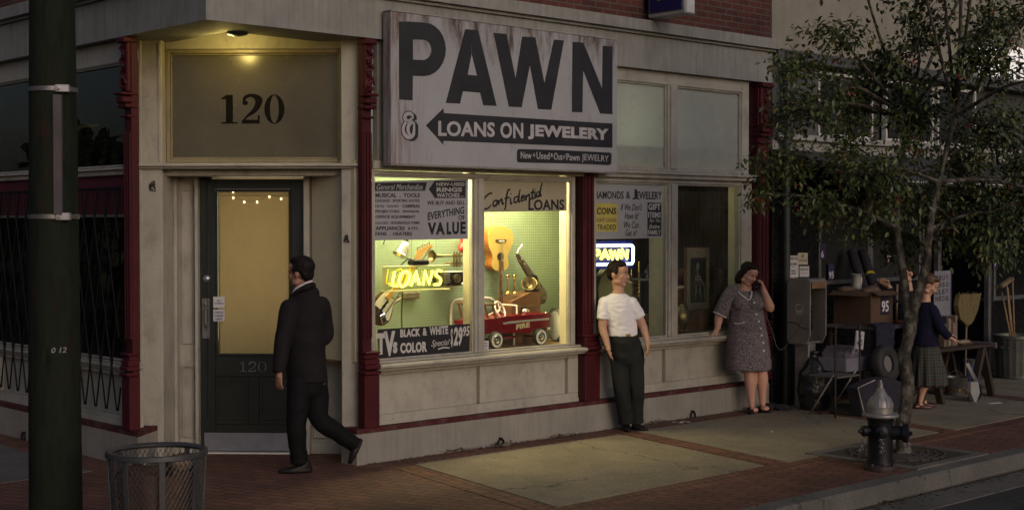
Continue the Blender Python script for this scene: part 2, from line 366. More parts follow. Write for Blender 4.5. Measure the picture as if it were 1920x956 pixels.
mb = MB(); mb.prism([(1.475, 0), (7.38, 0), (7.38, .3), (1.75, .3), (1.465, .214)], -.02, .27, axis='Z')
mb.prism([(0, 1.15), (.35, 1.43), (.5, 1.62), (.3, 1.9), (.3, 7.4), (0, 7.4)], -.02, .27, axis='Z'); pl = mb
pl.done('plinth', PLIN, shop, MR)
mb = MB(); mb.prism([(1.485, .008), (7.375, .008), (7.37, .3), (1.75, .3), (1.475, .20)], .271, .313, axis='Z')
mb.prism([(.008, 1.165), (.345, 1.43), (.49, 1.62), (.3, 1.9), (.3, 7.4), (.008, 7.4)], .271, .313, axis='Z'); mb.done('plinth_ledge', REDL, shop, MR)
def pilaster(Mf, x0, x1, yb, wide=1, front=.005):
    mb = MB(); w = x1 - x0; ex = .05 if wide > 1 else 0
    mb.box(x0, x1, front + .025, yb, .3135, 3.722, .006)
    mb.box(x0 - .008, x1 + ex + .008, front - .012, yb - .002, .314, .78, .006)
    mb.box(x0 - .016, x1 + ex + .012, front - .035, yb - .004, .782, .815, .008)
    for k, (za, zb, pr) in enumerate(((.83, .87, .030), (.87, .92, .018), (.92, .96, .006))): mb.box(x0 - .01 + .003 * k, x1 + ex + .01 - .003 * k, front - pr, yb - .006, za, zb, .006)
    mb.box(x0 - .012, x1 + ex + .008, front - .028, yb - .004, .962, .985, .006)
    n = 3
    for k in range(n): mb.box(x0 + w * (k + .18) / n, x0 + w * (k + .82) / n, front + .008, front + .03, 1.1, 2.9, .006)
    mb.box(x0 - .006, x1 + .006, front - .012, yb - .004, 3.02, 3.04, .005)
    mb.box(x0 - .012, x1 + .012, front - .035, yb - .004, 3.10, 3.135, .008); mb.box(x0 - .004, x1 + .004, front - .06, yb - .004, 3.14, 3.20, .015)
    mb.box(x0 - .01, x1 + .01, front - .075, yb - .004, 3.21, 3.235, .008)
    mb.box(x0 + .01, x1 - .01, front - .01, yb - .004, 3.24, 3.68, .01); mb.box(x0 - .008, x1 + .008, front - .05, yb - .004, 3.66, 3.71, .01)
    xc = (x0 + x1) / 2
    for k in range(7):
        z = 3.30 + .052 * k; s = 1 if k % 2 else -1
        mb.tube(smoothpath([(xc - s * .04, front - .012, z - .03), (xc + s * .03, front - .030, z), (xc - s * .02, front - .018, z + .035)], 4), [.008 + .004 * math.sin(i / 8 * 3.1) for i in range(9)], 6)
    mb.tube(arc(xc, 3.31, .045, 0, 330, 14, front - .02), .011, 6)
    return mb.done('pilaster', REDP, shop, Mf)
pilaster(MR, 1.567, 1.665, .10, 1.05); pilaster(MR, 4.335, 4.485, .13, 1.04); pilaster(MR, 7.20, 7.40, .28)
pilaster(ML, -1.41, -1.285, .10); pilaster(ML, -4.9, -4.72, .13)
# storefront under the right-hand beam: bulkheads, sills, posts and glass
def bulkhead(Mf, x0, x1, panels):
    mb = MB(); mb.box(x0, x1, .150, .20, .294, .815, 0)
    mb.box(x0, x1, .10, .1495, .294, .40, .006); mb.box(x0, x1, .10, .1495, .755, .80, .006); mb.box(x0, x1, .088, .0995, .294, .35, .003)
    for a, b_ in panels: mb.box(a, b_, .10, .1495, .401, .754, .006)
    return mb.done('bulkhead', CREAM, shop, Mf)
bulkhead(MR, 1.70, 4.352, [(1.70, 1.79), (3.0, 3.08), (4.19, 4.35)])
bulkhead(MR, 4.558, 7.19, [(4.56, 4.72), (5.68, 5.80), (7.05, 7.19)])
bulkhead(ML, -7.4, -1.415, [(-7.4, -7.3), (-4.3, -4.2), (-1.55, -1.42)])
for Mf, a, b_ in ((MR, 1.72, 4.353), (MR, 4.556, 7.195), (ML, -7.4, -1.415)):
    mb = MB(); mb.box(a, b_, -.03 if Mf is MR else .05, .20, .822, .862, .012); mb.box(a, b_, .0 if Mf is MR else .07, .12, .802, .8215, .006); mb.box(a, b_, .06, .2, .863, .885, .004); mb.done('sill', CREAM, shop, Mf)
def unit(Mf, x0, x1, mulls, z0, z1, gm, name='window', d0=.07, d1=.15, side=.09, top=.05, bot=.0):
    mb = MB(); xs = [x0] + [v for m in mulls for v in m] + [x1]
    mb.box(x0 - side, x0, d0, d1, z0 - bot, z1 + top, .006); mb.box(x1, x1 + side, d0, d1, z0 - bot, z1 + top, .006)
    for a, b_ in mulls: mb.box(a, b_, d0 - .005, d1, z0 - bot, z1 + .001, .008); mb.box(a + .03, b_ - .03, d0 - .02, d0 - .0055, z0, z1, .006)
    mb.box(x0, x1, d0 + .002, d1, z1, z1 + top, .006)
    if bot: mb.box(x0, x1, d0 + .002, d1, z0 - bot, z0, .006)
    for i in range(0, len(xs), 2):
        a, b_ = xs[i], xs[i + 1]
        for q in ((a, a + .018, z0, z1), (b_ - .018, b_, z0, z1), (a + .018, b_ - .018, z1 - .018, z1), (a + .018, b_ - .018, z0, z0 + .018)): mb.box(q[0], q[1], d0 + .018, d0 + .045, q[2], q[3], .004)
    f = mb.done(name, CREAM, shop, Mf)
    for i in range(0, len(xs), 2):
        g = MB(); g.box(xs[i] + .004, xs[i + 1] - .004, d0 + .047, d0 + .053, z0 + .004, z1 - .004, 0); g.done('pane', gm, f)
    return f
unit(MR, 1.73, 4.21, [(2.91, 3.03)], .887, 2.535, GLASS, side=.05, top=.04)
unit(MR, 4.565, 6.95, [(5.69, 5.84)], .887, 2.535, GLASS, side=.06, top=.04)
mb = MB(); mb.box(1.69, 4.353, .03, .16, 2.58, 2.66, .01); mb.box(4.556, 7.195, .03, .16, 2.58, 2.66, .01); mb.box(4.556, 7.195, .0, .16, 2.625, 2.65, .006); mb.done('transom_bar', CREAM, shop, MR)
unit(MR, 1.83, 4.21, [(2.91, 3.03)], 2.69, 3.587, FROST_L, 'transom_window', side=.065, top=.133, bot=.03)
unit(MR, 4.66, 6.95, [(5.67, 5.83)], 2.69, 3.587, FROST_L, 'transom_window', side=.13, top=.133, bot=.03)
mb = MB(); mb.box(6.952, 7.19, .11, .17, .886, 2.58, .004); mb.done('corner_board', CREAM, shop, MR)
# left wall
mb = MB(); mb.box(-7.4, -1.415, .06, .16, 2.53, 2.60, .008); mb.box(-7.4, -1.415, .03, .16, 2.575, 2.595, .006); mb.box(-7.4, -1.415, .09, .16, 3.52, 3.72, .01); mb.done('transom_bar', CREAM, shop, ML)
mb = MB(); mb.box(-7.4, -1.415, .10, .16, 2.185, 2.53, .005); mb.done('header_panel', mat('dark_wine_board', (.085, .008, .018), .6, .25, 4, .1), shop, ML)
unit(ML, -7.3, -1.47, [(-4.8, -4.7)], .89, 2.18, DGLASS, side=.05, top=.004)
unit(ML, -7.3, -1.47, [(-4.8, -4.7)], 2.605, 3.515, DGLASS, 'transom_window', side=.05, top=.004)
mb = MB(); mb.box(-7.4, -1.5, .9, .95, .3, 3.7, 0); mb.done('inner_wall', DARK, shop, ML)
# entrance across the corner: trim boards stand forward of the recessed door
FY, PY = -.40, -.27                       # front of the trim boards, plane of the transom light
ca = lambda px, py, y: CF.at(px, py, y)
tl, tli, tri, tr_ = ca(263, 500, FY)[0], ca(305, 500, FY)[0], ca(640, 500, FY)[0], ca(672, 500, FY)[0]
ZB = .294
mb = MB(); P = lambda *a: mb.box(*a)
P(tl, tli, FY, .10, 0, 3.80, .006); P(tri, tr_ + .03, FY, .10, 0, 3.80, .006)
P(tl - .004, tl + .022, FY - .014, FY - .0005, ZB, 3.79, .004); P(tr_ - .02, tr_ + .012, FY - .014, FY - .0005, ZB, 3.79, .004); P(tli - .03, tli - .012, FY - .008, FY - .0005, 2.66, 3.7, .003)
P(tli + .001, tri - .001, PY - .02, .10, 3.655, 3.80, .006); P(tli + .001, tri - .001, PY - .015, .10, 2.53, 2.645, .006)
P(tli + .001, tli + .03, -.05, .1, 0, 2.529, .004); P(tri - .03, tri - .001, -.05, .1, 0, 2.529, .004)
P(-.455, -.425, -.03, .12, 0, 2.529, .006); P(.546, .60, -.03, .12, 0, 2.529, .006)
for a, b_ in ((tli + .0305, -.456), (.601, tri - .0305)):
    P(a, b_, .055, .10, 0, 2.529, 0)
    for z0, z1 in ((.14, .80), (1.0, 2.42)):
        w = .035
        P(a + .02, a + w, .035, .0545, z0, z1, .004); P(b_ - w, b_ - .02, .035, .0545, z0, z1, .004); P(a + w, b_ - w, .035, .0545, z0, z0 + .015, .004); P(a + w, b_ - w, .035, .0545, z1 - .015, z1, .004)
    P(a, b_, .02, .0546, 0, .1, .004)
mb.done('entrance_frame', CREAM, shop, MC)
mb = MB(); mb.box(tl - .01, tr_ + .01, FY - .07, FY - .015, 2.605, 2.63, .008); mb.box(tl, tr_, FY - .04, FY - .015, 2.588, 2.6045, .005); mb.box(tli + .001, tri - .001, FY - .03, PY - .016, 2.6, 2.625, .004); mb.done('entrance_ledge', CREAM, shop, MC)
GOLDW = mat('honey_varnish_trim', (.24, .205, .13), .35, .2, 5, .1)
mb = MB(); wx0, wx1, wz0, wz1 = tli + .002, tri - .002, 2.646, 3.654
for (a, b_, z0, z1) in ((wx0, wx0 + .035, wz0, wz1), (wx1 - .035, wx1, wz0, wz1), (wx0 + .0355, wx1 - .0355, wz0, wz0 + .035), (wx0 + .0355, wx1 - .0355, wz1 - .035, wz1)): mb.box(a, b_, PY - .012, PY + .05, z0, z1, .006)
for (a, b_, z0, z1) in ((wx0 + .036, wx0 + .05, wz0 + .036, wz1 - .036), (wx1 - .05, wx1 - .036, wz0 + .036, wz1 - .036), (wx0 + .0505, wx1 - .0505, wz0 + .036, wz0 + .05), (wx0 + .0505, wx1 - .0505, wz1 - .05, wz1 - .036)): mb.box(a, b_, PY + .01, PY + .05, z0, z1, .004)
tw = mb.done('transom_window', GOLDW, shop, MC)
g = MB(); g.box(wx0 + .037, wx1 - .037, PY + .03, PY + .038, wz0 + .037, wz1 - .037, 0); pane = g.done('pane', FROST_D, tw)
def ribbon(mb, pts, ws, y=0, th=.002, n=6):
    pts = [Vector((p[0], y, p[1])) for p in pts]; q = smoothpath(pts, n); m = len(q)
    wv = [np.interp(i / (m - 1) * (len(ws) - 1), range(len(ws)), ws) for i in range(m)]
    L, Rr = [], []
    for i, p in enumerate(q):
        t = (q[min(i + 1, m - 1)] - q[max(i - 1, 0)]).normalized(); nrm = Vector((-t.z, 0, t.x)) * wv[i] / 2
        L.append(p + nrm); Rr.append(p - nrm)
    for i in range(m - 1):
        q4 = (L[i], L[i + 1], Rr[i + 1], Rr[i]); a = [mb.b.verts.new(mb.M @ v) for v in q4]; b_ = [mb.b.verts.new(mb.M @ (v - Vector((0, th, 0)))) for v in q4]
        for f in ((a[0], a[3], a[2], a[1]), (b_[0], b_[1], b_[2], b_[3]), (a[0], a[1], b_[1], b_[0]), (a[2], a[3], b_[3], b_[2])): mb.b.faces.new(f)
    return mb
def digits120(x0, x1, z0, z1, y, fat=1.0):
    mb = MB(); w = x1 - x0; h = z1 - z0; X = lambda t: x0 + w * t; Z = lambda t: z0 + h * t; f = fat
    mb.box(X(.13 - .055 * f), X(.13 + .055 * f), y - .002, y, Z(.05), Z(1), 0); mb.box(X(.0), X(.26), y - .002, y, Z(0), Z(.05), 0)
    mb.prism([(X(.0), Z(.84)), (X(.08), Z(.86)), (X(.08), Z(.98)), (X(0), Z(.88))], y - .002, y)
    ribbon(mb, [(X(.36), Z(.70)), (X(.38), Z(.90)), (X(.49), Z(.98)), (X(.60), Z(.82)), (X(.55), Z(.5)), (X(.40), Z(.22)), (X(.34), Z(.03))], [.03 * w, .05 * w, .05 * w, .12 * w * f, .08 * w * f, .03 * w, .02 * w], y)
    mb.ell((X(.385), y, Z(.72)), (.045 * w * (.5 + f / 2), .0015, .08 * h * (.5 + f / 2)), u=12, v=8); mb.box(X(.33), X(.60), y - .0022, y, Z(0), Z(.07 + .06 * f), 0); mb.box(X(.585), X(.615), y - .002, y, Z(0), Z(.28), 0)
    N = 28; ang = [2 * math.pi * k / N for k in range(N)]
    mb.ring([(X(.85 + .16 * math.cos(a)), Z(.5 + .51 * math.sin(a))) for a in ang], [(X(.85 + (.16 - .095 * f * .8 - .012) * math.cos(a)), Z(.5 + (.485) * math.sin(a))) for a in ang], y - .002, y)
    return mb
_q0, _q1 = ca(415, 232, PY + .028), ca(532, 178, PY + .028)
digits120(_q0[0], _q1[0], _q0[1], _q1[1], PY + .0288).done('house_number', mat('number_paint', (.006, .005, .004), .7, .2, spec=.1), pane)
# the door itself
mb = MB(); D = lambda *a: mb.box(*a)
D(-.422, -.285, .05, .095, .014, 2.51, .004); D(.418, .543, .05, .095, .014, 2.51, .004); D(-.2845, .4175, .05, .095, 2.42, 2.51, .004); D(-.2845, .4175, .05, .095, .70, .885, .004)
D(-.2845, .4175, .05, .095, .014, .26, .004); D(.02, .115, .05, .095, .2605, .6995, .004); D(-.2845, .0195, .065, .09, .2605, .6995, .002); D(.1155, .4175, .065, .09, .2605, .6995, .002)
for a, b_ in ((-.25, -.015), (.15, .385)): D(a, b_, .056, .0648, .30, .66, .006)
for (a, b_, z0, z1) in ((-.284, -.262, .886, 2.419), (.395, .417, .886, 2.419), (-.2615, .3945, 2.395, 2.419), (-.2615, .3945, .886, .91)): D(a, b_, .058, .085, z0, z1, .004)
door = mb.done('door', DOORG, shop, MC)
MB().box(-.39, .53, .044, .0495, .02, .185, .002).done('kick_plate', STEEL, door)
mb = MB(); mb.box(-.43, .55, -.02, .12, -.01, .012, .003); mb.done('threshold', mat('white_threshold', (.6, .58, .56), .5), shop, MC)
MB().box(-.28, .41, .068, .074, .89, 2.41, 0).done('door_glass', GLASS, door)
def blindmat():
    m, nt, b = new('woven_blind'); c = coords(nt)
    wv = nd(nt, 'TexWave', wave_type='BANDS', bands_direction='X', i_Scale=13, i_Distortion=.6, i_Detail=2); nt.links.new(c, wv.inputs['Vector'])
    w2 = nd(nt, 'TexWave', wave_type='BANDS', bands_direction='Z', i_Scale=60, i_Distortion=1); nt.links.new(c, w2.inputs['Vector'])
    o = ramp(nt, wv.outputs['Fac'], [(0, (.60, .49, .30)), (1, (.63, .52, .32))]); o = mixc(nt, .2, o, ramp(nt, w2.outputs['Fac'], [(0, (.5, .42, .27)), (1, (.68, .58, .38))]))
    tl = nd(nt, 'BsdfTranslucent'); df = nd(nt, 'BsdfDiffuse'); mx = nd(nt, 'MixShader'); mx.inputs[0].default_value = .5
    nt.links.new(o, tl.inputs[0]); nt.links.new(o, df.inputs[0]); nt.links.new(df.outputs[0], mx.inputs[1]); nt.links.new(tl.outputs[0], mx.inputs[2])
    nt.links.new(mx.outputs[0], nt.nodes['Material Output'].inputs[0]); nt.nodes.remove(b); return m
mb = MB(); mb.box(-.25, .405, .086, .089, .90, 2.36, 0); mb.tube([(-.255, .09, 2.375), (.41, .09, 2.375)], .02, 10); mb.tube([(-.25, .088, .905), (.405, .088, .905)], .008, 8); mb.done('roller_blind', blindmat(), door)
digits120(-.06, .185, .747, .838, .0495, .35).done('door_number', mat('grey_number', (.16, .16, .155), .5), door)
mb = MB(); mb.box(-.405, -.335, .043, .0495, 1.05, 1.42, .003); mb.tube([(-.365, .035, 1.15), (-.365, .015, 1.18), (-.365, .012, 1.30), (-.365, .035, 1.33)], .008, 8); mb.ell((-.375, .036, 1.365), (.013, .012, .02)); mb.ell((-.355, .038, 1.13), (.012, .01, .012)); mb.done('handle_plate', DSTEEL, door)
mb = MB(); mb.lathe([(0, 0), (.035, 0), (.035, .012), (.028, .022), (.01, .03), (0, .03)], 20, Matrix.Translation((-.36, .0495, 1.60)) @ Matrix.Rotation(R(90), 4, 'X')); mb.done('deadbolt', STEEL, door, smooth=40)
PAPER = mat('notice_paper', (.55, .54, .56), .8, .06); INK = mat('blue_ink', (.06, .05, .16), .7); BINK = mat('black_ink', (.02, .02, .022), .7)
def notice(parent, x0, x1, z0, z1, y, lines, ink, M=None, paper=None):
    MB().box(x0, x1, y - .0015, y, z0, z1, 0).done('paper_notice', paper or PAPER, parent, M); n_ = parent.children[-1]
    n_ = [c for c in parent.children if c.name.startswith('paper_notice')][-1]
    return n_
vest = MB(); vest.box(-.6, .7, .55, .57, 0, 2.6, 0); vest.box(-.62, -.6, .11, .57, 0, 2.6, 0); vest.box(.7, .72, .11, .57, 0, 2.6, 0); vest.box(-.62, .72, .11, .57, 2.6, 2.62, 0); vest.done('vestibule_wall', mat('cream_wall', (.5, .45, .35), .7), shop, MC)
def area(name, M, sx, sy, e, col):
    l = bpy.data.lights.new(name, 'AREA'); l.shape = 'RECTANGLE'; l.size = sx; l.size_y = sy; l.energy = e; l.color = col
    o = bpy.data.objects.new(name, l); SC.collection.objects.link(o); o.matrix_world = M; return o
def aim(p, q): return Matrix.Translation(p) @ (Vector(p) - Vector(q)).to_track_quat('Z', 'Y').to_matrix().to_4x4()
area('vestibule_light', aim(CF.w(.08, .53, 1.80), CF.w(.08, .09, 1.80)), .9, 1.6, 9.5, (1, .87, .66))
# display case behind the first two windows
mb = MB(); mb.box(1.6, 4.83, .80, .82, .86, 2.75, 0); mb.done('pegboard_wall', PEG, shop, MR)
mb = MB(); mb.prism([(1.6, .152), (4.36, .152), (4.8, .799), (1.6, .799)], .86, .884, axis='Z'); mb.done('display_floor', WOODF, shop, MR)
LINER = mat('display_liner_paint', (.55, .50, .36), .6, .1)
mb = MB(); mb.prism([(1.6, .152), (4.36, .152), (4.86, .82), (1.6, .82)], 2.66, 2.69, axis='Z'); mb.prism([(4.33, .30), (4.37, .30), (4.87, .82), (4.83, .82)], .885, 2.66, axis='Z'); mb.box(4.212, 4.30, .152, .255, .885, 2.66, .004); mb.box(2.915, 3.0, .152, .25, .885, 2.66, .004); mb.box(1.57, 1.6, .152, .8, .885, 2.66, 0); mb.done('display_lining', LINER, shop, MR)
# room behind the other two windows
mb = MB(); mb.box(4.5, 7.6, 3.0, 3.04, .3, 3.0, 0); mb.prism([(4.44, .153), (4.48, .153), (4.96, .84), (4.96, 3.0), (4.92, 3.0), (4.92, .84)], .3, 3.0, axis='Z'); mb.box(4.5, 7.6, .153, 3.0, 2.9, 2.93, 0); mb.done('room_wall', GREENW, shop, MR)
mb = MB(); mb.box(7.3, 7.34, .3, 3.0, .3, 2.9, 0); mb.done('inner_brick_wall', brick_mat('inner_brick', (.05, .028, .02), (.03, .018, .015), (.06, .05, .04), rot=(0, R(90), 0)), shop, MR)
mb = MB(); mb.prism([(4.5, .153), (7.29, .153), (7.29, 2.99), (4.97, 2.99), (4.97, .84)], .84, .884, axis='Z'); mb.done('room_display_floor', mat('dark_board', (.05, .04, .03), .6), shop, MR)
MB().box(5.695, 5.80, .152, .36, .885, 2.6, .004).done('post_liner', LINER, shop, MR); MB().box(4.52, 4.56, .152, .2, .885, 2.6, .004).done('post_liner', LINER, shop, MR)
WARM = (1.0, .90, .56)
area('display_light', aim(RF.w(3.0, .26, 2.62), RF.w(3.0, .62, 1.5)), 2.2, .12, 36, WARM)
area('window_light', aim(RF.w(3.0, .60, 2.63), RF.w(3.0, -1.2, .0)), 2.3, .25, 135, (1.0, .78, .40))
MB().box(6.955, 7.05, .172, .27, .885, 2.6, .004).done('post_liner', LINER, shop, MR)
area('shopfront_light', aim(RF.w(5.9, .5, 2.8), RF.w(5.9, .35, 1.5)), 1.8, .12, 4, (1.0, .84, .48))
area('added_room_light', aim(RF.w(5.3, 1.6, 2.85), RF.w(5.3, 1.6, 0)), 1.2, .5, 5, (.92, 1.0, .72))  # unseen lamp added to lift the dim room behind the PAWN neon
area('added_transom_light', aim(RF.w(5.15, .7, 3.1), RF.w(5.25, .1, 3.0)), .35, .5, 7, (.95, 1, .92))  # unseen lamp added close behind the frosted panes for an uneven glow
# graffiti tags on the door trim
for (cx, cz, s) in ((*ca(650, 447, FY), .035), (*ca(286, 350, FY), .045)):
    mb = MB()
    for k in range(7):
        pts = [(cx + random.uniform(-s, s) * .7, FY - .002, cz + random.uniform(-s, s) * 1.2) for _ in range(4)]
        mb.tube(smoothpath(pts, 4), .005, 4)
    mb.done('graffiti_scribble', BINK, shop, MC)
# porch lamp under the beam
lamp = thing('porch_lamp', 'round metal porch lamp glowing yellow over the corner door', 'lamp', Matrix.Translation(CF.w(ca(446, 72, -.86)[0], -.86, 3.80)))
MB().lathe([(0, 0), (.13, 0), (.135, -.015), (.12, -.03), (.07, -.035), (0, -.035)], 24).done('lamp_base', DSTEEL, lamp, smooth=40)
MB().lathe([(.05, -.036), (.085, -.04), (.10, -.06), (.085, -.095), (.03, -.11), (0, -.112)], 24).done('lamp_shade', mat('lamp_shade_enamel', (.16, .15, .17), .4), lamp, Matrix.Translation((0, -.02, 0)), smooth=60)
MB().ell((0, .118, -.050), (.018, .018, .014)).done('bulb', emit('bulb_glow', (1, .78, .22), 25), lamp, smooth=180)
pl_ = bpy.data.lights.new('porch_light', 'POINT'); po = bpy.data.objects.new('porch_light', pl_); SC.collection.objects.link(po); pl_.energy = 6.5; pl_.color = (1, .74, .20); pl_.shadow_soft_size = .06
po.location = CF.w(.0, -.68, 3.66)
# ---------------------------------------------------------------- the big painted sign
def sign_white():
    m, nt, b = new('weathered_white_sign'); c = coords(nt)
    base = ramp(nt, noi(nt, coords(nt, (1, 1, .8)), 2.2, 7, .65), [(.3, (.30, .305, .33)), (.7, (.355, .36, .385))])
    tc = nt.nodes.new('ShaderNodeTexCoord'); sx = nd(nt, 'SeparateXYZ'); nt.links.new(tc.outputs['Object'], sx.inputs[0])
    hi = nd(nt, 'MapRange'); hi.inputs[1].default_value = 3.45; hi.inputs[2].default_value = 3.97; nt.links.new(sx.outputs[2], hi.inputs[0])
    st = noi(nt, coords(nt, (3.6, 3.6, .75)), 2.4, 9, .74)
    ad = nd(nt, 'MATH'.title(), operation='MULTIPLY_ADD'); nt.links.new(hi.outputs[0], ad.inputs[0]); ad.inputs[1].default_value = .20; nt.links.new(st, ad.inputs[2])
    o = mixc(nt, ramp(nt, ad.outputs[0], [(.59, (0, 0, 0)), (.74, (.68, .65, .65))]), base, (.12, .085, .058))
    o = mixc(nt, ramp(nt, ad.outputs[0], [(.71, (0, 0, 0)), (.80, (.9, .9, .9))]), o, (.06, .04, .035))
    sp = noi(nt, coords(nt, (11, 11, 3.5)), 1.6, 6, .75); o = mixc(nt, ramp(nt, sp, [(.665, (0, 0, 0)), (.70, (.8, .8, .8))]), o, (.07, .045, .04))
    lft = nd(nt, 'MapRange'); lft.inputs[1].default_value = 2.15; lft.inputs[2].default_value = 1.8; nt.links.new(sx.outputs[0], lft.inputs[0])
    ml = nd(nt, 'Math', operation='MULTIPLY'); nt.links.new(lft.outputs[0], ml.inputs[0]); nt.links.new(ramp(nt, noi(nt, coords(nt, (14, 14, .9)), 2, 5, .7), [(.45, (0, 0, 0)), (.62, (.75, .75, .75))]), ml.inputs[1])
    o = mixc(nt, ml.outputs[0], o, (.17, .075, .055))
    nt.links.new(o, b.inputs['Base Color']); b.inputs['Roughness'].default_value = .55
    bump(nt, b, noi(nt, c, 50, 4), .2, .004); return m
def chipped_black():
    m, nt, b = new('chipped_black_paint'); c = coords(nt)
    n = noi(nt, coords(nt, (5, 5, 3)), 3.2, 9, .78); f = ramp(nt, n, [(.695, (0, 0, 0)), (.715, (1, 1, 1))])
    o = mixc(nt, f, ramp(nt, noi(nt, c, 3, 5), [(.3, (.011, .011, .015)), (.7, (.026, .026, .032))]), (.36, .35, .34))
    nt.links.new(o, b.inputs['Base Color']); b.inputs['Roughness'].default_value = .5; return m
SGN, CBLK = sign_white(), chipped_black()
sign = thing('shop_sign', 'big weathered white pawn sign with black letters and a left arrow on the beam', 'sign', RF.M)
mb = MB(); mb.box(1.742, 4.637, -.15, -.032, 2.622, 3.95, .006)
sb = mb.done('board', SGN, sign)
mb = MB()
EDGM = mat('sign_edge', (.30, .28, .27), .6, .3, 6, .2, dirt=(.08, .04, .03))
for q in ((1.738, 4.641, 2.612, 2.6215), (1.738, 4.641, 3.9505, 3.962)): MB().box(q[0], q[1], -.153, -.032, q[2], q[3], .003).done('edge_strip', EDGM, sign)
YS = -.151
def sg(x, y): return RF.at(690 + x / 2.812, y / 2.812, YS)
def outline(pts): return [sg(*p) for p in pts]
mb = MB()
po_, pi_ = [(163, 115), (225, 116), (290, 121)], [(237, 210), (262, 210), (288, 211)]
for k in range(1, 12):
    a = R(90 - 15 * k); po_.append((295 + 115 * math.cos(a), 262 - 141 * math.sin(a))); pi_.append((288 + 46 * math.cos(a), 264 - 54 * math.sin(a)))
po_ += [(295, 403), (236, 401)]; pi_ += [(288, 318), (237, 316)]
po2 = po_; n_ = len(po_)
outer = po_ + [(200, 403), (163, 404), (163, 260)]; inner = pi_ + [(237, 300), (237, 280), (237, 245)]
inner = inner[:len(outer)]
mb.ring(outline(outer), outline(inner), YS - .002, YS); mb.prism(outline([(163, 403), (236, 401), (235, 530), (164, 526)]), YS - .002, YS)
mb.prism(outline([(512, 155), (545, 158), (545, 290), (525, 395), (500, 482), (485, 548), (410, 543)]), YS - .002, YS)
mb.prism(outline([(545, 158), (580, 160), (678, 560), (607, 556), (591, 490), (575, 400), (547, 288)]), YS - .002, YS)
mb.prism(outline([(525, 395), (575, 400), (591, 490), (500, 482)]), YS - .002, YS)
mb.prism(outline([(662, 175), (730, 181), (778, 415), (812, 195), (882, 198), (930, 440), (980, 210), (1033, 215), (966, 580), (896, 576), (853, 345), (810, 567), (742, 563)]), YS - .002, YS)
mb.prism(outline([(1078, 222), (1135, 226), (1234, 468), (1237, 243), (1289, 246), (1288, 603), (1224, 600), (1134, 372), (1130, 594), (1075, 591)]), YS - .002, YS)
mb.prism(outline([(305, 662), (397, 572), (400, 597), (1288, 652), (1288, 780), (397, 743), (397, 764)]), YS - .002, YS)
rr = [(785, 800), (790, 789), (800, 786), (1030, 793), (1272, 805), (1281, 808), (1284, 818), (1282, 860), (1279, 868), (1268, 871), (1030, 862), (796, 857), (787, 853), (785, 845)]
mb.prism(outline(rr), YS - .002, YS); mb.done('lettering', CBLK, sign)
def sline(mb, t, x0, x1, ytop, ybot, y, at, bold, shear=0, dy=0, th=.002):     # a line of lettering whose left end spans ytop..ybot px and which drops dy px to the right
    u0, _ = at(x0, (ytop + ybot) / 2, y); u1, _ = at(x1, (ytop + ybot) / 2 + dy, y)
    z1 = at(x0, ytop, y)[1]; z0 = at(x0, ybot, y)[1]
    tl = (at(x1, ybot + dy, y)[1] - z0) / (u1 - u0)
    mb.text(t, u0, u1, z0, z1, y, th, bold, shear, tilt=tl)
mb = MB(); s2 = lambda x, yy, y: RF.at(690 + x / 2.812, yy / 2.812, y)
sline(mb, 'LOANS', 370, 668, 637, 718, YS - .0025, s2, .03, 0, 6); sline(mb, 'ON', 697, 818, 645, 729, YS - .0025, s2, .03, 0, 3); sline(mb, 'JEWELERY', 843, 1268, 655, 735, YS - .0025, s2, .05, 0, 22)
SWL = mat('sign_white_lettering', (.40, .39, .41), .6, .15, 9); mb.done('arrow_lettering', SWL, sign); mb = MB()
sline(mb, 'New', 805, 862, 800, 836, YS - .0025, s2, .01, 0, 2); sline(mb, '&', 870, 882, 808, 826, YS - .0025, s2, .0); sline(mb, 'Used', 888, 957, 801, 839, YS - .0025, s2, .01, 0, 3); sline(mb, '&', 963, 975, 808, 828, YS - .0025, s2, .0)
sline(mb, 'Out', 980, 1024, 806, 843, YS - .0025, s2, .01, 0, 2); sline(mb, 'of', 1026, 1042, 812, 838, YS - .0025, s2, .0, .3); sline(mb, 'Pawn', 1046, 1115, 810, 846, YS - .0025, s2, .01, 0, 3); sline(mb, 'JEWELRY', 1127, 1268, 812, 856, YS - .0025, s2, .0, 0, 8)
mb.done('strip_lettering', SWL, sign)
mb = MB(); amp = lambda x, yy, y: RF.at(735 + x / 8.533, 195 + yy / 8.533, y)
def strokes(mb, lists, at, y, w, th=.002):
    for pts in lists: ribbon(mb, [at(px, py, y) for px, py in pts], [w] * 3 if not isinstance(w, list) else w, y, th, 5)
AMP = [[(330, 235), (322, 180), (268, 155), (212, 185), (214, 250), (262, 280), (300, 262), (292, 228)], [(262, 280), (205, 320), (178, 410), (205, 495), (270, 535), (335, 500), (352, 420), (352, 300)], [(352, 300), (300, 305), (258, 370), (262, 450), (292, 490)]]
for dx, nm in ((42, 'ampersand_shadow'),):
    mb = MB(); strokes(mb, [[(x + dx, y + 24) for x, y in st] for st in AMP], amp, YS, [.03, .045, .045, .03]); mb.done(nm, CBLK, sign)
mb = MB(); strokes(mb, AMP, amp, YS - .0022, [.040, .052, .052, .040], .001); mb.done('ampersand_outline', CBLK, sign)
mb = MB(); strokes(mb, AMP, amp, YS - .0036, [.022, .036, .036, .022], .001); mb.done('ampersand', mat('sign_white_ampersand', (.36, .35, .37), .6, .15, 9), sign)
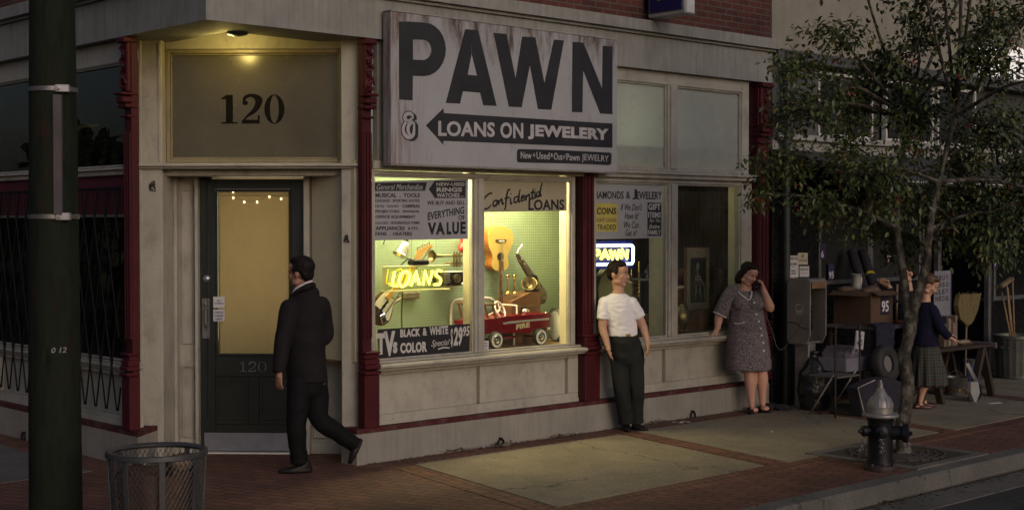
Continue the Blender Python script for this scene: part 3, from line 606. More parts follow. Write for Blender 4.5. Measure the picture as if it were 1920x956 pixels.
# ---------------------------------------------------------------- painted show cards in the windows
YC = .112            # just outside the glass (panes at .117)
CARD = mat('grey_show_card', (.30, .30, .325), .7, .07, 3, .05); CARDB = mat('black_show_card', (.012, .011, .016), .6, .2)
def card(name, label, pts, at, y, m):
    t = thing(name, label, 'sign', RF.M); MB().prism([at(px, py, y) for px, py in pts], y - .003, y).done('board', m, t); return t
z4 = lambda x, y, d: RF.at(700 + x / 7.353, 330 + y / 7.353, d)
c1 = card('window_sign', 'grey show card lettered GENERAL MERCHANDISE above the LOANS neon in the lit window', [(20, 75), (1305, 40), (1300, 868), (20, 888)], z4, YC, CARD)
mb = MB(); yb = YC - .0035
mb.prism([z4(*p, yb) for p in ((20, 95), (738, 88), (712, 205), (20, 208))], yb - .001, yb); mb.done('heading_strip', BLACKP, c1); mb = MB(); mb.prism([z4(*p, yb) for p in ((765, 182), (848, 68), (1272, 70), (1272, 303), (848, 306))], yb - .001, yb); mb.done('arrow_panel', BLACKP, c1); mb = MB()
for t, x0, x1, a, b_, bo, dy in (('MUSICAL  .  TOOLS', 28, 640, 236, 296, .03, 0), ('LUGGAGE · SPORTING GOODS', 28, 638, 320, 360, .02, 0), ('HI-FIs · RADIO', 28, 350, 398, 434, .01, 0), ('CAMERAS', 402, 638, 392, 438, .03, 0), ('PROJECTORS . PHONOS', 28, 630, 470, 516, .03, 0),
     ('OFFICE EQUIPMENT', 28, 580, 542, 590, .03, 0), ('GOLF SETS', 28, 208, 632, 664, .01, 0), ('HOUSEHOLD ITEMS', 240, 636, 626, 664, .02, 0), ('APPLIANCES', 28, 432, 694, 746, .03, 0), ('& ETC', 478, 620, 700, 742, .02, 0), ('FANS  .  HEATERS', 28, 532, 770, 822, .03, 0),
     ('WE BUY AND SELL', 740, 1266, 344, 400, .015, -4), ('EVERYTHING', 750, 1252, 506, 612, .025, -92), ('OF', 1172, 1262, 540, 606, .02, 0)):
    sline(mb, t, x0, x1, a, b_, yb, z4, bo, 0, dy, .0015)
    if t not in ('WE BUY AND SELL', 'EVERYTHING', 'OF'): mb.done('stock_line_lettering', BLACKP, c1); mb = MB()
mb.done('slogan_lettering', BLACKP, c1); mb = MB()
for ch, x0, x1, dy in (('V', 750, 868, 640), ('A', 862, 985, 636), ('L', 1010, 1075, 635), ('U', 1088, 1180, 632), ('E', 1200, 1274, 628)): sline(mb, ch, x0, x1, dy, 812 - (640 - dy), yb, z4, .05, 0, 0, .0015)
mb.done('value_lettering', BLACKP, c1)
mb = MB(); yb -= .0015; PCL = mat('pale_card_lettering', (.40, .39, .40), .7, .1)
for t, x0, x1, a, b_, bo, sh in (('General', 45, 300, 112, 190, .0, .35), ('Merchandise', 315, 680, 110, 190, .0, .35), ('NEW-USED', 868, 1258, 90, 138, .03, 0), ('RINGS', 872, 1222, 158, 220, .04, 0), ('WATCHES', 872, 1188, 236, 294, .035, 0), ('ETC', 1205, 1250, 272, 292, .0, 0)):
    if t == 'NEW-USED': mb.done('heading_lettering', PCL, c1); mb = MB()
    sline(mb, t, x0, x1, a, b_, yb, z4, bo, sh, 0, .001)
mb.done('arrow_lettering', PCL, c1)
z6 = lambda x, y, d: RF.at(690 + x / 2.517, 320 + y / 2.517, d)
c2 = card('window_sign', 'black TVS price card reading BLACK & WHITE COLOR Special along the lit window bottom', [(45, 748), (480, 722), (478, 852), (50, 892)], z6, YC, CARDB)
mb = MB(); yb = YC - .0035
for t, x0, x1, a, b_, bo, dy, sh in (('T', 38, 84, 768, 868, .05, -3, 0), ('V', 74, 128, 758, 876, .05, -4, 0), ('s', 118, 138, 808, 862, .04, -2, 0), ('BLACK', 152, 246, 748, 786, .04, -6, 0), ('&', 258, 278, 741, 778, .03, 0, 0), ('WHITE', 290, 378, 736, 776, .04, -6, 0), ('COLOR', 152, 278, 812, 862, .045, -8, 0),
     ('Special', 298, 386, 800, 838, .0, -8, .45), ('$', 390, 400, 742, 834, .02, 0, 0), ('29', 403, 446, 738, 828, .04, -3, .15), ('95', 448, 478, 734, 782, .025, -3, .1)):
    sline(mb, t, x0, x1, a, b_, yb, z6, bo, sh, dy, .0015)
strokes(mb, [[(330, 842), (356, 834), (384, 836)]], z6, yb, .012)
mb.done('white_lettering', WHITEP, c2)
c3 = card('window_sign', 'cream header card brush lettered Confidential LOANS across the top of the guitar window', [(528, 40), (936, 32), (936, 190), (528, 196)], z6, YC, mat('cream_show_card', (.32, .29, .20), .7, .07, 3))
mb = MB(); yb = YC - .0035; sline(mb, 'LOANS', 757, 926, 137, 188, yb, z6, .03, 0, -3, .0015); mb.done('loans_lettering', BLACKP, c3); mb = MB()
CONF = [[(585, 112), (578, 106), (556, 122), (541, 148), (545, 178), (565, 178), (582, 160)],                      # C
        [(603, 140), (592, 148), (592, 166), (604, 164), (610, 146), (603, 140), (616, 142)],                           # o
        [(616, 140), (617, 164)], [(617, 152), (630, 134), (634, 158), (642, 152)],                                     # n
        [(672, 92), (662, 92), (654, 120), (648, 178), (642, 182)], [(644, 132), (668, 126)],                          # f
        [(672, 128), (674, 156), (682, 150)], [(674, 112), (676, 108)],                                                # i
        [(708, 122), (692, 128), (690, 148), (702, 148), (710, 126)], [(718, 88), (712, 120), (712, 148), (720, 142)], # d
        [(724, 134), (738, 126), (734, 118), (724, 126), (726, 144), (742, 134)],                                      # e
        [(746, 114), (746, 142)], [(746, 128), (760, 112), (762, 138), (770, 130)],                                    # n
        [(780, 84), (774, 130), (784, 130)], [(766, 106), (790, 100)],                                                 # t
        [(788, 104), (788, 128), (796, 120)], [(790, 92), (791, 88)],                                                  # i
        [(808, 98), (796, 106), (796, 122), (806, 120), (810, 100), (810, 122), (818, 112)],                           # a
        [(822, 58), (814, 90), (812, 118), (820, 114)]]                                                                # l
strokes(mb, CONF, z6, yb, [.014, .022, .012]); mb.done('black_lettering', BLACKP, c3)
z7 = lambda x, y, d: RF.at(1110 + x / 4.78, 340 + y / 4.78, d)
c4 = card('window_sign', 'pale card lettered DIAMONDS & JEWELERY with a yellow COINS patch, above the PAWN neon', [(-40, 12), (632, 30), (632, 508), (-40, 520)], z7, YC, mat('pale_show_card', (.345, .345, .36), .7, .06, 3))
mb = MB(); yb = YC - .0035
mb.prism([z7(*p, yb) for p in ((498, 190), (622, 194), (620, 488), (496, 490))], yb - .001, yb); mb.done('gift_panel', BLACKP, c4); mb = MB()
for t, x0, x1, a, b_, bo, sh in (('DIAMONDS', 5, 283, 88, 158, .02, 0), ('&', 305, 342, 92, 156, .01, 0), ('J', 362, 402, 70, 164, .02, 0), ('EWELERY', 400, 626, 92, 162, .02, 0), ('COINS', 42, 216, 236, 296, .025, .1), ('BOUGHT GOLD', -20, 216, 330, 364, .0, 0), ('& TRADED', 5, 214, 388, 436, .01, .05),
      ("If We Don't", 258, 448, 200, 262, .0, .3), ('Have it!', 292, 416, 280, 338, .0, .3), ('We Can', 286, 418, 358, 420, .0, .3), ('Get it!', 298, 402, 432, 490, .0, .3)):
    if t in ('COINS', "If We Don't"): mb.done('heading_lettering' if t == 'COINS' else 'coin_lettering', BLACKP, c4); mb = MB()
    sline(mb, t, x0, x1, a, b_, yb - .001, z7, bo, sh, 0, .0012)
mb.done('slogan_lettering', BLACKP, c4)
mb = MB(); 
for t, x0, x1, a, b_, bo, sh in (('GIFT', 506, 614, 202, 258, .035, 0), ('ITEMS', 504, 616, 276, 326, .025, 0), ('For The', 516, 612, 336, 368, .0, .35), ('Entire', 510, 606, 386, 424, .01, .35), ('FAMILY', 500, 616, 436, 478, .03, 0)): sline(mb, t, x0, x1, a, b_, yb - .0025, z7, bo, sh, 0, .0012)
mb.done('white_lettering', WHITEP, c4)
MB().prism([z7(*p, yb) for p in ((-40, 195), (232, 198), (230, 448), (-40, 456))], yb - .0008, yb).done('yellow_patch', mat('yellow_card_patch', (.50, .42, .10), .7), c4)
# small notices
def small_notice(label, at, y, pts, lines, frame, ink=INK, paper=PAPER, cat='notice', name='paper_notice'):
    t = thing(name, label, cat, frame.M); MB().prism([at(px, py, y) for px, py in pts], y - .0015, y).done('sheet', paper, t)
    if lines:
        mb = MB()
        for tx, x0, x1, a, b_, bo in lines:
            u0, z1 = at(x0, a, y); u1, z0 = at(x1, b_, y); mb.text(tx, u0, u1, min(z0, z1), max(z0, z1), y - .0016, .0008, bo)
        mb.done('printing', ink, t)
    return t
ident = lambda f: (lambda x, y, d: f.at(x, y, d))
cA, rA = ident(CF), ident(RF)
small_notice('small white card with one line of print stuck to the door, above another card', cA, .045, [(400, 556), (421, 556), (421, 577), (400, 577)], [('NO', 407, 413, 562, 565, .02), ('LOITERING', 402, 419, 567, 570, .02)], CF, BINK)
small_notice('white card reading CHECKS CASHED HERE on the door beside the lock plate', cA, .045, [(400, 580), (421, 580), (421, 602), (400, 602)], [('CHECKS', 402, 419, 583, 587.5, .03), ('CASHED', 402, 419, 589.5, 594, .03), ('HERE', 404, 417, 596, 600, .03)], CF)
small_notice('little printed card propped at the fire engine window corner', rA, .112, [(902, 640), (916, 638.5), (916, 655), (902, 657)], [('LAYAWAY', 903.5, 914.5, 642, 645, .01), ('AVAILABLE', 903.5, 914.5, 647, 650, .01), ('HERE', 905, 913, 652, 654.5, .01)], RF)
small_notice('small blank white card in the lower corner of the dark window', rA, .112, [(1260, 608), (1269, 608), (1269, 627), (1260, 628)], [('OPEN', 1261.5, 1267.5, 615, 617.5, .0)], RF, BINK)
# ---------------------------------------------------------------- neon signs
YEL, BLUW, YELD = emit('yellow_neon', (1.0, .84, .10), 5.5), emit('white_blue_neon', (.66, .74, 1.0), 4.5), mat('unlit_neon_back', (.45, .38, .03), .3)
ACR = glass('acrylic_edge', (.98, .98, .8), .05, 1.0)
n1 = thing('neon_sign', 'yellow neon sign reading LOANS hung in front of the green pegboard', 'neon sign', RF.M)
zn = lambda x, y, d: RF.at(690 + x / 4.78, 430 + y / 4.78, d)
YN = .34
LN = [[(238, 378), (215, 505), (262, 508)], [(350, 375), (300, 400), (280, 470), (305, 512), (352, 480), (372, 410), (350, 375)], [(385, 505), (432, 375), (462, 498)], [(402, 455), (455, 452)], [(492, 500), (512, 372), (548, 492), (580, 368)],
      [(660, 375), (625, 372), (608, 405), (650, 445), (640, 490), (595, 495)]]
mb = MB()
for st in LN:
    p3 = [(*zn(x, y, YN),) for x, y in st]; p3 = [(a, YN, b_) for a, b_ in p3]
    mb.tube(smoothpath(p3, 6) if len(st) > 4 else p3, .0125, 8)
mb.done('neon_tube', YEL, n1, smooth=180)
mb = MB()
for st in LN[:4]:
    p3 = [(*zn(x - 55, y - 22, YN + .05),) for x, y in st]; p3 = [(a, YN + .05, b_) for a, b_ in p3]; mb.tube(smoothpath(p3, 6) if len(st) > 4 else p3, .007, 6)
mb.done('rear_tube', emit('dim_yellow_neon', (1, .75, .05), .8), n1, smooth=180)
c_ = [zn(*p, YN + .02) for p in ((185, 325), (705, 325), (675, 550), (145, 548))]
mb = MB(); mb.box(c_[3][0], c_[1][0], YN + .018, YN + .024, c_[3][1], c_[1][1], 0); mb.done('acrylic_panel', ACR, n1)
EDG = mat('lit_acrylic_edge', (.75, .72, .35), .3); mb = MB()
for q in ((c_[3][0], c_[1][0], c_[3][1] - .012, c_[3][1] - .002), (c_[3][0], c_[1][0], c_[1][1] + .002, c_[1][1] + .010)): mb.box(q[0], q[1], YN - .03, YN + .06, q[2], q[3], .002)
mb.box(c_[3][0] - .008, c_[3][0] - .001, YN - .01, YN + .04, c_[3][1], c_[1][1], .002); mb.done('acrylic_rail', EDG, n1)
u, z = zn(460, 305, YN); mb = MB(); mb.box(u - .09, u + .10, YN - .03, YN + .07, c_[1][1] + .012, z + .035, .01); mb.tube(smoothpath([(u - .07, YN, z + .02), (u - .13, YN, z + .045), (u - .2, YN + .02, z - .01)], 5), .006, 6); mb.done('transformer', BLACKM, n1)
u, z = zn(325, 560, YN); mb = MB(); mb.tube(smoothpath([(u, YN + .03, z), (u + .01, YN + .05, z - .3), (u + .06, YN + .08, z - .62), (u + .08, YN + .1, .89)], 6), .005, 6); mb.done('power_cord', BLACKM, n1)
mb = MB(); mb.tube([(u + .1, YN + .02, c_[1][1]), (u + .1, YN + .02, 2.66)], .002, 5); mb.tube([(u + .4, YN + .02, c_[1][1]), (u + .4, YN + .02, 2.66)], .002, 5); mb.done('hanging_wire', DSTEEL, n1)
n2 = thing('neon_sign', 'yellow neon sign reading PAWN inside a white neon border behind the smoking man', 'neon sign', RF.M)
YN = .20; zq = lambda x, y, d: RF.at(1110 + x / 4.78, 340 + y / 4.78, d)
x0 = zq(-40, 650, YN)[0]; x1, z1 = zq(356, 572, YN); z0 = zq(345, 738, YN)[1]
def rrect(x0, x1, z0, z1, r, y): return [(p[0], y, p[2]) for cx, cz, a in ((x1 - r, z1 - r, 0), (x0 + r, z1 - r, 90), (x0 + r, z0 + r, 180), (x1 - r, z0 + r, 270)) for p in arc(cx, cz, r, a, a + 90, 5)]
mb = MB(); mb.tube(rrect(x0, x1, z0, z1, .035, YN - .02), .016, 8, closed=True); mb.done('border_tube', BLUW, n2, smooth=180)
mb = MB(); mb.box(x0 - .05, x1 + .06, YN + .035, YN + .05, z0 - .05, z1 + .05, .003); mb.done('backing_panel', mat('blue_backing', (.01, .016, .16), .3), n2)
PN = {'P': [[(0, 0), (0, 1)], [(0, 1), (.5, .97), (.62, .75), (.5, .5), (0, .46)]], 'A': [[(0, 0), (.35, 1), (.7, 0)], [(.14, .36), (.56, .36)]], 'W': [[(0, 1), (.2, 0), (.42, .8), (.64, 0), (.85, 1)]], 'N': [[(0, 0), (.06, 1), (.52, 0), (.58, 1)]]}
mb = MB(); wid = x1 - x0 - .12; xs = x0 + .07
for ch, xo in (('P', 0), ('A', .24), ('W', .49), ('N', .80)):
    for st in PN[ch]:
        p3 = [(xs + (xo + .3 * p[0]) * wid, YN, z0 + .055 + p[1] * (z1 - z0 - .10)) for p in st]; mb.tube(smoothpath(p3, 5) if len(st) == 5 and ch == 'P' else p3, .016, 8)
mb.done('neon_tube', YEL, n2, smooth=180)
# projecting blue hotel-type box sign high on the wall
bs = thing('blade_sign', 'blue box sign with a yellow letter jutting from the brick wall above the beam', 'sign', RF.M)
MB().box(5.20, 5.36, -.56, -.06, 4.235, 5.4, .01).done('sign_case', mat('grey_sign_case', (.33, .32, .33), .5), bs)
MB().box(5.185, 5.198, -.53, -.09, 4.28, 5.36, .003).done('blue_face', mat('blue_sign_face', (.012, .014, .10), .3), bs)
mb = MB(Matrix.Translation((5.183, -.31, 0)) @ Matrix.Rotation(R(-90), 4, 'Z')); mb.text('N', -.11, .11, 4.40, 4.72, 0, .002, .03); mb.done('lettering', mat('yellow_sign_letter', (.45, .36, .05), .5), bs)
MB().box(5.22, 5.34, -.568, -.5605, 4.25, 5.38, .002).done('white_edge_face', mat('white_edge', (.60, .60, .62), .4), bs)
MB().box(5.24, 5.32, -.06, .029, 4.35, 4.45, .003).done('bracket', BLACKM, bs)
# ---------------------------------------------------------------- goods in the pawn shop windows
BRASS = mat('brass', (.62, .42, .13), .22, .15, 8, .05, metal=1); CHROME = mat('chrome', (.62, .62, .60), .12, .08, 8, 0, metal=1); OLDBRASS = mat('tarnished_brass', (.24, .19, .10), .35, .35, 10, .1, metal=.9)
REDC = mat('fire_engine_red', (.17, .007, .012), .18, .12, 4, .03); WHT = mat('white_enamel', (.72, .70, .64), .3, .08, 5, .05); BLK = mat('black_lacquer', (.012, .011, .011), .25, .3, 6, .03); WOODB = mat('brown_wood', (.16, .075, .035), .4, .3, 5, .1); RUB = mat('black_rubber', (.018, .018, .018), .7, .2)
z1m = lambda x, y, d: RF.at(690 + x / 4.78, 430 + y / 4.78, d)
z2m = lambda x, y, d: RF.at(890 + x / 5.975, 400 + y / 5.975, d)
z3m = lambda x, y, d: RF.at(890 + x / 6.375, 530 + y / 6.375, d)
def P3(at, pts, d): return [(*at(x, y, d)[:1], d, at(x, y, d)[1]) for x, y in pts]
def poly(at, pts, d): return [at(x, y, d) for x, y in pts]
def rounded(at, ctrl, d, n=5):          # a smooth closed outline through control pixels
    q = [Vector((p[0], 0, p[1])) for p in poly(at, ctrl, d)]; q = q[-2:] + q + q[:2]; out = []
    for i in range(2, len(q) - 2):
        a, b, c, e = q[i - 1], q[i], q[i + 1], q[i + 2]
        for k in range(n):
            t = k / n; v = .5 * ((2 * b) + (c - a) * t + (2 * a - 5 * b + 4 * c - e) * t * t + (3 * b - a - 3 * c + e) * t ** 3); out.append((v.x, v.z))
    return out
# clamp lamp
t = thing('clamp_lamp', 'grey bell shaped clamp lamp hanging high above the LOANS neon', 'lamp', RF.M)
u, z = z1m(310, 180, .62); Mx = Matrix.Translation((u, .62, z)) @ Matrix.Rotation(R(28), 4, 'Y')
MB(Mx).lathe([(.018, .085), (.03, .075), (.05, .055), (.062, .01), (.078, -.06), (.082, -.062), (.075, -.055), (.058, .0), (.0, .05)], 22).done('reflector', CHROME, t, smooth=40)
MB(Mx).lathe([(.0, .15), (.02, .15), (.022, .085), (0, .085)], 14).done('socket', BLK, t, smooth=40)
mb = MB(); mb.tube(smoothpath([(u, .62, z + .13), (u - .03, .66, z + .19), (u - .09, .74, z + .12), (u - .10, .79, z + .05)], 6), .006, 6); mb.done('clamp_arm', DSTEEL, t)
# electric guitar
EY = .62
t = thing('electric_guitar', 'white and sunburst electric guitar leaning on the pegboard below the LOANS neon', 'guitar', RF.M)
body = rounded(z1m, [(300, 600), (285, 640), (230, 680), (215, 760), (185, 830), (130, 862), (70, 850), (30, 790), (10, 700), (40, 640), (90, 600), (140, 560), (175, 545), (190, 580), (235, 620), (275, 615)], EY)
MB().prism(body, EY, EY + .04).done('body', mat('sunburst_lacquer', (.06, .028, .012), .2, .4, 6), t)
pg = rounded(z1m, [(298, 604), (280, 632), (228, 668), (205, 750), (180, 815), (150, 790), (130, 740), (90, 700), (60, 670), (95, 615), (140, 570), (172, 555), (190, 590), (238, 628)], EY)
MB().prism(pg, EY - .006, EY - .001).done('pickguard', WHT, t)
mb = MB(); ribbon(mb, [z1m(150, 620, EY), z1m(300, 440, EY), z1m(440, 270, EY)], [.05, .045, .042], EY - .02, .02); mb.done('neck', mat('maple_neck', (.45, .27, .10), .35), t)
MB().prism(rounded(z1m, [(405, 275), (430, 190), (470, 170), (545, 135), (560, 165), (500, 205), (470, 240), (450, 285)], EY), EY - .03, EY - .012).done('headstock', mat('maple_headstock', (.45, .27, .10), .35), t)
mb = MB()
for k in range(6):
    u, z = z1m(432 + k * 21, 182 - k * 9, EY); mb.tube([(u, EY - .02, z), (u - .012, EY - .03, z + .028)], .008, 6)
mb.done('tuner_peg', CHROME, t)
mb = MB()
for k in range(3): a = z1m(95 + k * 28, 745 - k * 38, EY); mb.box(-.045, .045, EY - .012, EY - .0065, -.011, .011, .003, M=Matrix.Translation((a[0], 0, a[1])) @ Matrix.Rotation(R(-38), 4, 'Y'))
mb.done('pickup', BLK, t)
u, z = z1m(130, 800, EY); mb = MB(); mb.box(-.03, .03, EY - .02, EY - .0065, -.045, .045, .006, M=Matrix.Translation((u, 0, z)) @ Matrix.Rotation(R(-20), 4, 'Y')); mb.done('bridge_plate', CHROME, t)
mb = MB(); a, b_ = z1m(120, 790, EY), z1m(540, 165, EY)
for k in range(6): o = (k - 2.5) * .006; mb.tube([(a[0] + o, EY - .022, a[1] + o * .5), (b_[0] + o, EY - .035, b_[1] + o * .5)], .0012, 4)
mb.done('string', DSTEEL, t)
# trumpet
t = thing('trumpet', 'brass trumpet fixed to the pegboard right of the LOANS neon', 'trumpet', RF.M); TY = .70
u, z = z1m(572, 240, TY); u2, z2 = z1m(905, 238, TY)
mb = MB(Matrix.Translation((u, TY, z)) @ Matrix.Rotation(R(90), 4, 'Y'))
prof = [(.062, 0)] + [(.011 + .051 * math.exp(-h / .035), h) for h in (.006, .015, .03, .05, .08, .12, .17)]; prof = prof + [(.010, u2 - u)]
mb.lathe(prof, 20); mb.done('bell', OLDBRASS, t, smooth=180)
mb = MB(); ua, za = z1m(690, 300, TY); ub, zb = z1m(860, 298, TY)
mb.tube([(ua, TY, za), (ub, TY, zb)], .008, 8); mb.tube([(ua, TY, za - .02), (ub, TY, za - .02)], .006, 8); mb.tube([(ua, TY, za), (ua - .012, TY, za - .01), (ua, TY, za - .02)], .007, 8); mb.tube([(ub, TY, zb), (u2 - .02, TY, z2)], .008, 8); mb.done('slide_tubing', OLDBRASS, t, smooth=180)
for k in range(3):
    uk, zk = z1m(768 + k * 24, 215, TY); zl = z1m(768, 340, TY)[1]; mb = MB(); mb.tube([(uk, TY - .01, zk), (uk, TY - .01, zl)], .011, 10); mb.tube([(uk, TY - .01, zk), (uk, TY - .01, zk + .02)], .006, 8); mb.done('valve', OLDBRASS, t, smooth=40)
t = thing('boxing_glove', 'small red glove hanging in the upper right of the LOANS window', 'glove', RF.M); u, z = z1m(838, 165, .74)
mb = MB(); mb.ell((u, .72, z), (.055, .045, .055)); mb.ell((u - .045, .70, z - .01), (.025, .025, .035)); mb.loft([(u + .01, .72, z + .03, .035, .03), (u + .015, .72, z + .10, .04, .035)]); mb.fuse('glove_body', mat('red_leather', (.42, .04, .03), .4), t, .006, 4)
mb = MB(); mb.loft([(u + .015, .72, z + .095, .042, .037), (u + .016, .72, z + .125, .043, .038)]); mb.done('cuff', WHT, t, smooth=40)
# radio
t = thing('radio', 'black table radio with a round dial on a bracket right of the LOANS neon', 'radio', RF.M); RY = .62
a, b_ = z1m(665, 375, RY), z1m(905, 500, RY)
MB().box(a[0], b_[0], RY, RY + .15, b_[1], a[1], .012).done('case', BLK, t)
u, z = z1m(797, 440, RY); FX = Matrix.Translation((u, RY, z)) @ Matrix.Rotation(R(90), 4, 'X')
MB(FX).lathe([(.045, 0), (.045, .008), (.034, .010), (.034, .004), (.016, .004), (.014, .014), (0, .014)], 24).done('dial', OLDBRASS, t, smooth=40)
u, z = z1m(842, 487, RY); MB().ell((u, RY - .01, z), (.014, .012, .014)).done('knob', WHT, t)
mb = MB(); 
for k in range(5): mb.box(a[0] + .02, a[0] + .10, RY - .004, RY - .0005, b_[1] + .03 + k * .02, b_[1] + .04 + k * .02, .001)
mb.done('grille', DSTEEL, t)
t = thing('wall_speaker', 'small tan box on the pegboard under the LOANS neon', 'box', RF.M); a, b_ = z1m(332, 565, .74), z1m(470, 618, .74)
MB().box(a[0], b_[0], .74, .795, b_[1], a[1], .008).done('cabinet', mat('tan_box', (.22, .20, .10), .6), t); mb = MB()
for k in range(5): mb.box(a[0] + .02, b_[0] - .02, .736, .7395, b_[1] + .015 + k * .016, b_[1] + .021 + k * .016, .001)
mb.done('slat_front', DSTEEL, t)
def tube_chair(label, at, pts, seatpx, y):
    t = thing('metal_chair', label, 'chair', RF.M)
    q = P3(at, pts, y); dz = 0
    mb = MB(); mb.tube(smoothpath(q, 6), .013, 8); mb.done('back_frame', WHT, t, smooth=180)
    u0, z0 = at(*seatpx, y); x0, x1 = q[0][0], q[-1][0]
    MB().box(x0 + .02, x1 - .02, y - .28, y - .01, z0, z0 + .03, .01).done('seat', REDC, t)
    for xx in (x0, x1): mb = MB(); mb.tube([(xx, y, q[0][2]), (xx, y, .886)], .012, 8); mb.tube([(xx, y - .27, z0), (xx, y - .27, .886)], .012, 8); mb.done('leg', WHT, t, smooth=180)
    return t
tube_chair('white tube chair with a red seat at the right of the LOANS window', z1m, [(745, 900), (748, 690), (775, 640), (830, 628), (930, 626), (985, 640), (1000, 690), (1000, 900)], (820, 835), .74)
# acoustic guitar
GY = .66
t = thing('acoustic_guitar', 'honey coloured acoustic guitar hung neck down on the green pegboard', 'guitar', RF.M)
top = rounded(z2m, [(290, 145), (370, 160), (420, 215), (432, 290), (410, 380), (378, 450), (372, 510), (382, 570), (365, 620), (320, 642), (270, 645), (215, 625), (195, 580), (205, 510), (198, 460), (170, 390), (150, 300), (160, 215), (210, 160)], GY)
MB().prism(top, GY, GY + .004).done('top', mat('honey_spruce', (.60, .42, .12), .22, .12, 3, .03), t)
MB().prism([(x * 1 + .0, z_) for x, z_ in top], GY + .0045, GY + .11).done('body', mat('amber_mahogany', (.34, .12, .025), .25, .2, 5), t)
u, z = z2m(288, 485, GY); FX = Matrix.Translation((u, GY - .0005, z)) @ Matrix.Rotation(R(90), 4, 'X')
MB(FX).lathe([(0, .001), (.036, .001), (.036, 0)], 24).done('sound_hole', BLK, t); MB(FX).lathe([(.038, .0), (.038, .002), (.047, .002), (.047, 0)], 24).done('rosette', WOODB, t)
a, b_ = z2m(232, 290, GY), z2m(350, 318, GY); MB().box(a[0], b_[0], GY - .010, GY - .0005, b_[1], a[1], .004).done('bridge', mat('rosewood', (.07, .03, .018), .4), t)
a, b_ = z2m(265, 303, GY), z2m(328, 318, GY); MB().box(a[0], b_[0], GY - .014, GY - .0105, b_[1], a[1], .001).done('saddle', WHT, t)
mb = MB(); n0, n1_ = z2m(290, 535, GY), z2m(284, 960, GY); ribbon(mb, [n0, ((n0[0] + n1_[0]) / 2, (n0[1] + n1_[1]) / 2), n1_], [.05, .046, .042], GY - .003, .018, 8); mb.done('neck', mat('dark_fingerboard', (.10, .045, .025), .4), t)
mb = MB()
for k in range(16): f = (k + .5) / 16; mb.box(-.022, .022, GY - .0235, GY - .0215, n0[1] + (n1_[1] - n0[1]) * f - .0015, n0[1] + (n1_[1] - n0[1]) * f + .0015, 0, M=Matrix.Translation((n0[0] + (n1_[0] - n0[0]) * f, 0, 0)))
mb.done('fret', CHROME, t)
MB().prism([(n1_[0] - .03, n1_[1]), (n1_[0] + .03, n1_[1]), (n1_[0] + .036, n1_[1] - .16), (n1_[0] - .036, n1_[1] - .16)], GY - .012, GY + .004).done('headstock', WOODB, t)
mb = MB()
for k in range(3):
    for s in (-1, 1): mb.ell((n1_[0] + s * .045, GY, n1_[1] - .04 - k * .045), (.012, .006, .008), u=8, v=6)
mb.done('tuner_peg', CHROME, t)
mb = MB()
for k in range(6): o = (k - 2.5) * .006; s0 = z2m(296, 305, GY); mb.tube([(s0[0] + o, GY - .015, s0[1]), (n1_[0] + o, GY - .026, n1_[1] - .03)], .0009, 4)
mb.done('string', CHROME, t)
# saxophone
SY = .62
t = thing('saxophone', 'tarnished saxophone hung at a slant beside the acoustic guitar', 'saxophone', RF.M)
p = P3(z2m, [(480, 465), (520, 540), (600, 665), (690, 800), (740, 880), (748, 930), (725, 955), (690, 930), (655, 870), (625, 810), (590, 780)], SY)
for i in range(6, 11): p[i] = (p[i][0], SY - .05 * min(1, (i - 5) / 3), p[i][2])
mb = MB(); q = smoothpath(p, 5); m_ = len(q); mb.tube(q, [(.020 + .040 * min(1, i / (m_ * .5)) + (.0 if i < m_ * .8 else .05 * ((i - m_ * .8) / (m_ * .2)) ** 2)) for i in range(m_)], 12, cap=False); mb.done('body', mat('dark_old_silver', (.16, .145, .11), .3, .45, 14, .1, metal=.9), t, smooth=180)
u, z = z2m(575, 785, SY); mb = MB(Matrix.Translation((u, SY - .05, z)) @ Matrix.Rotation(R(-42), 4, 'Y') @ Matrix.Rotation(R(35), 4, 'X')); mb.lathe([(.045, -.08), (.052, -.04), (.078, .0), (.086, .006), (.075, 0), (.045, -.04), (0, -.08)], 20); mb.done('bell', OLDBRASS, t, smooth=180)
mb = MB(); mb.tube(smoothpath(P3(z2m, [(482, 470), (478, 445), (500, 400), (540, 345)], SY), 5), [.014] * 10 + [.010] * 6, 8); mb.done('neck', CHROME, t, smooth=180)
mb = MB()
for k in range(11):
    f = .14 + k * .065; i = int(f * m_ * .62); v = q[i]; mb.ell((v.x + random.uniform(-.03, .03), v.y - .032, v.z + random.uniform(-.012, .012)), (.017, .008, .017), u=10, v=6)
mb.tube([(q[4].x + .025, SY - .03, q[4].z), (q[int(m_ * .42)].x + .045, SY - .04, q[int(m_ * .42)].z)], .005, 6); mb.tube([(q[6].x - .02, SY - .03, q[6].z), (q[int(m_ * .4)].x - .04, SY - .04, q[int(m_ * .4)].z)], .004, 6)
mb.done('key', DSTEEL, t)
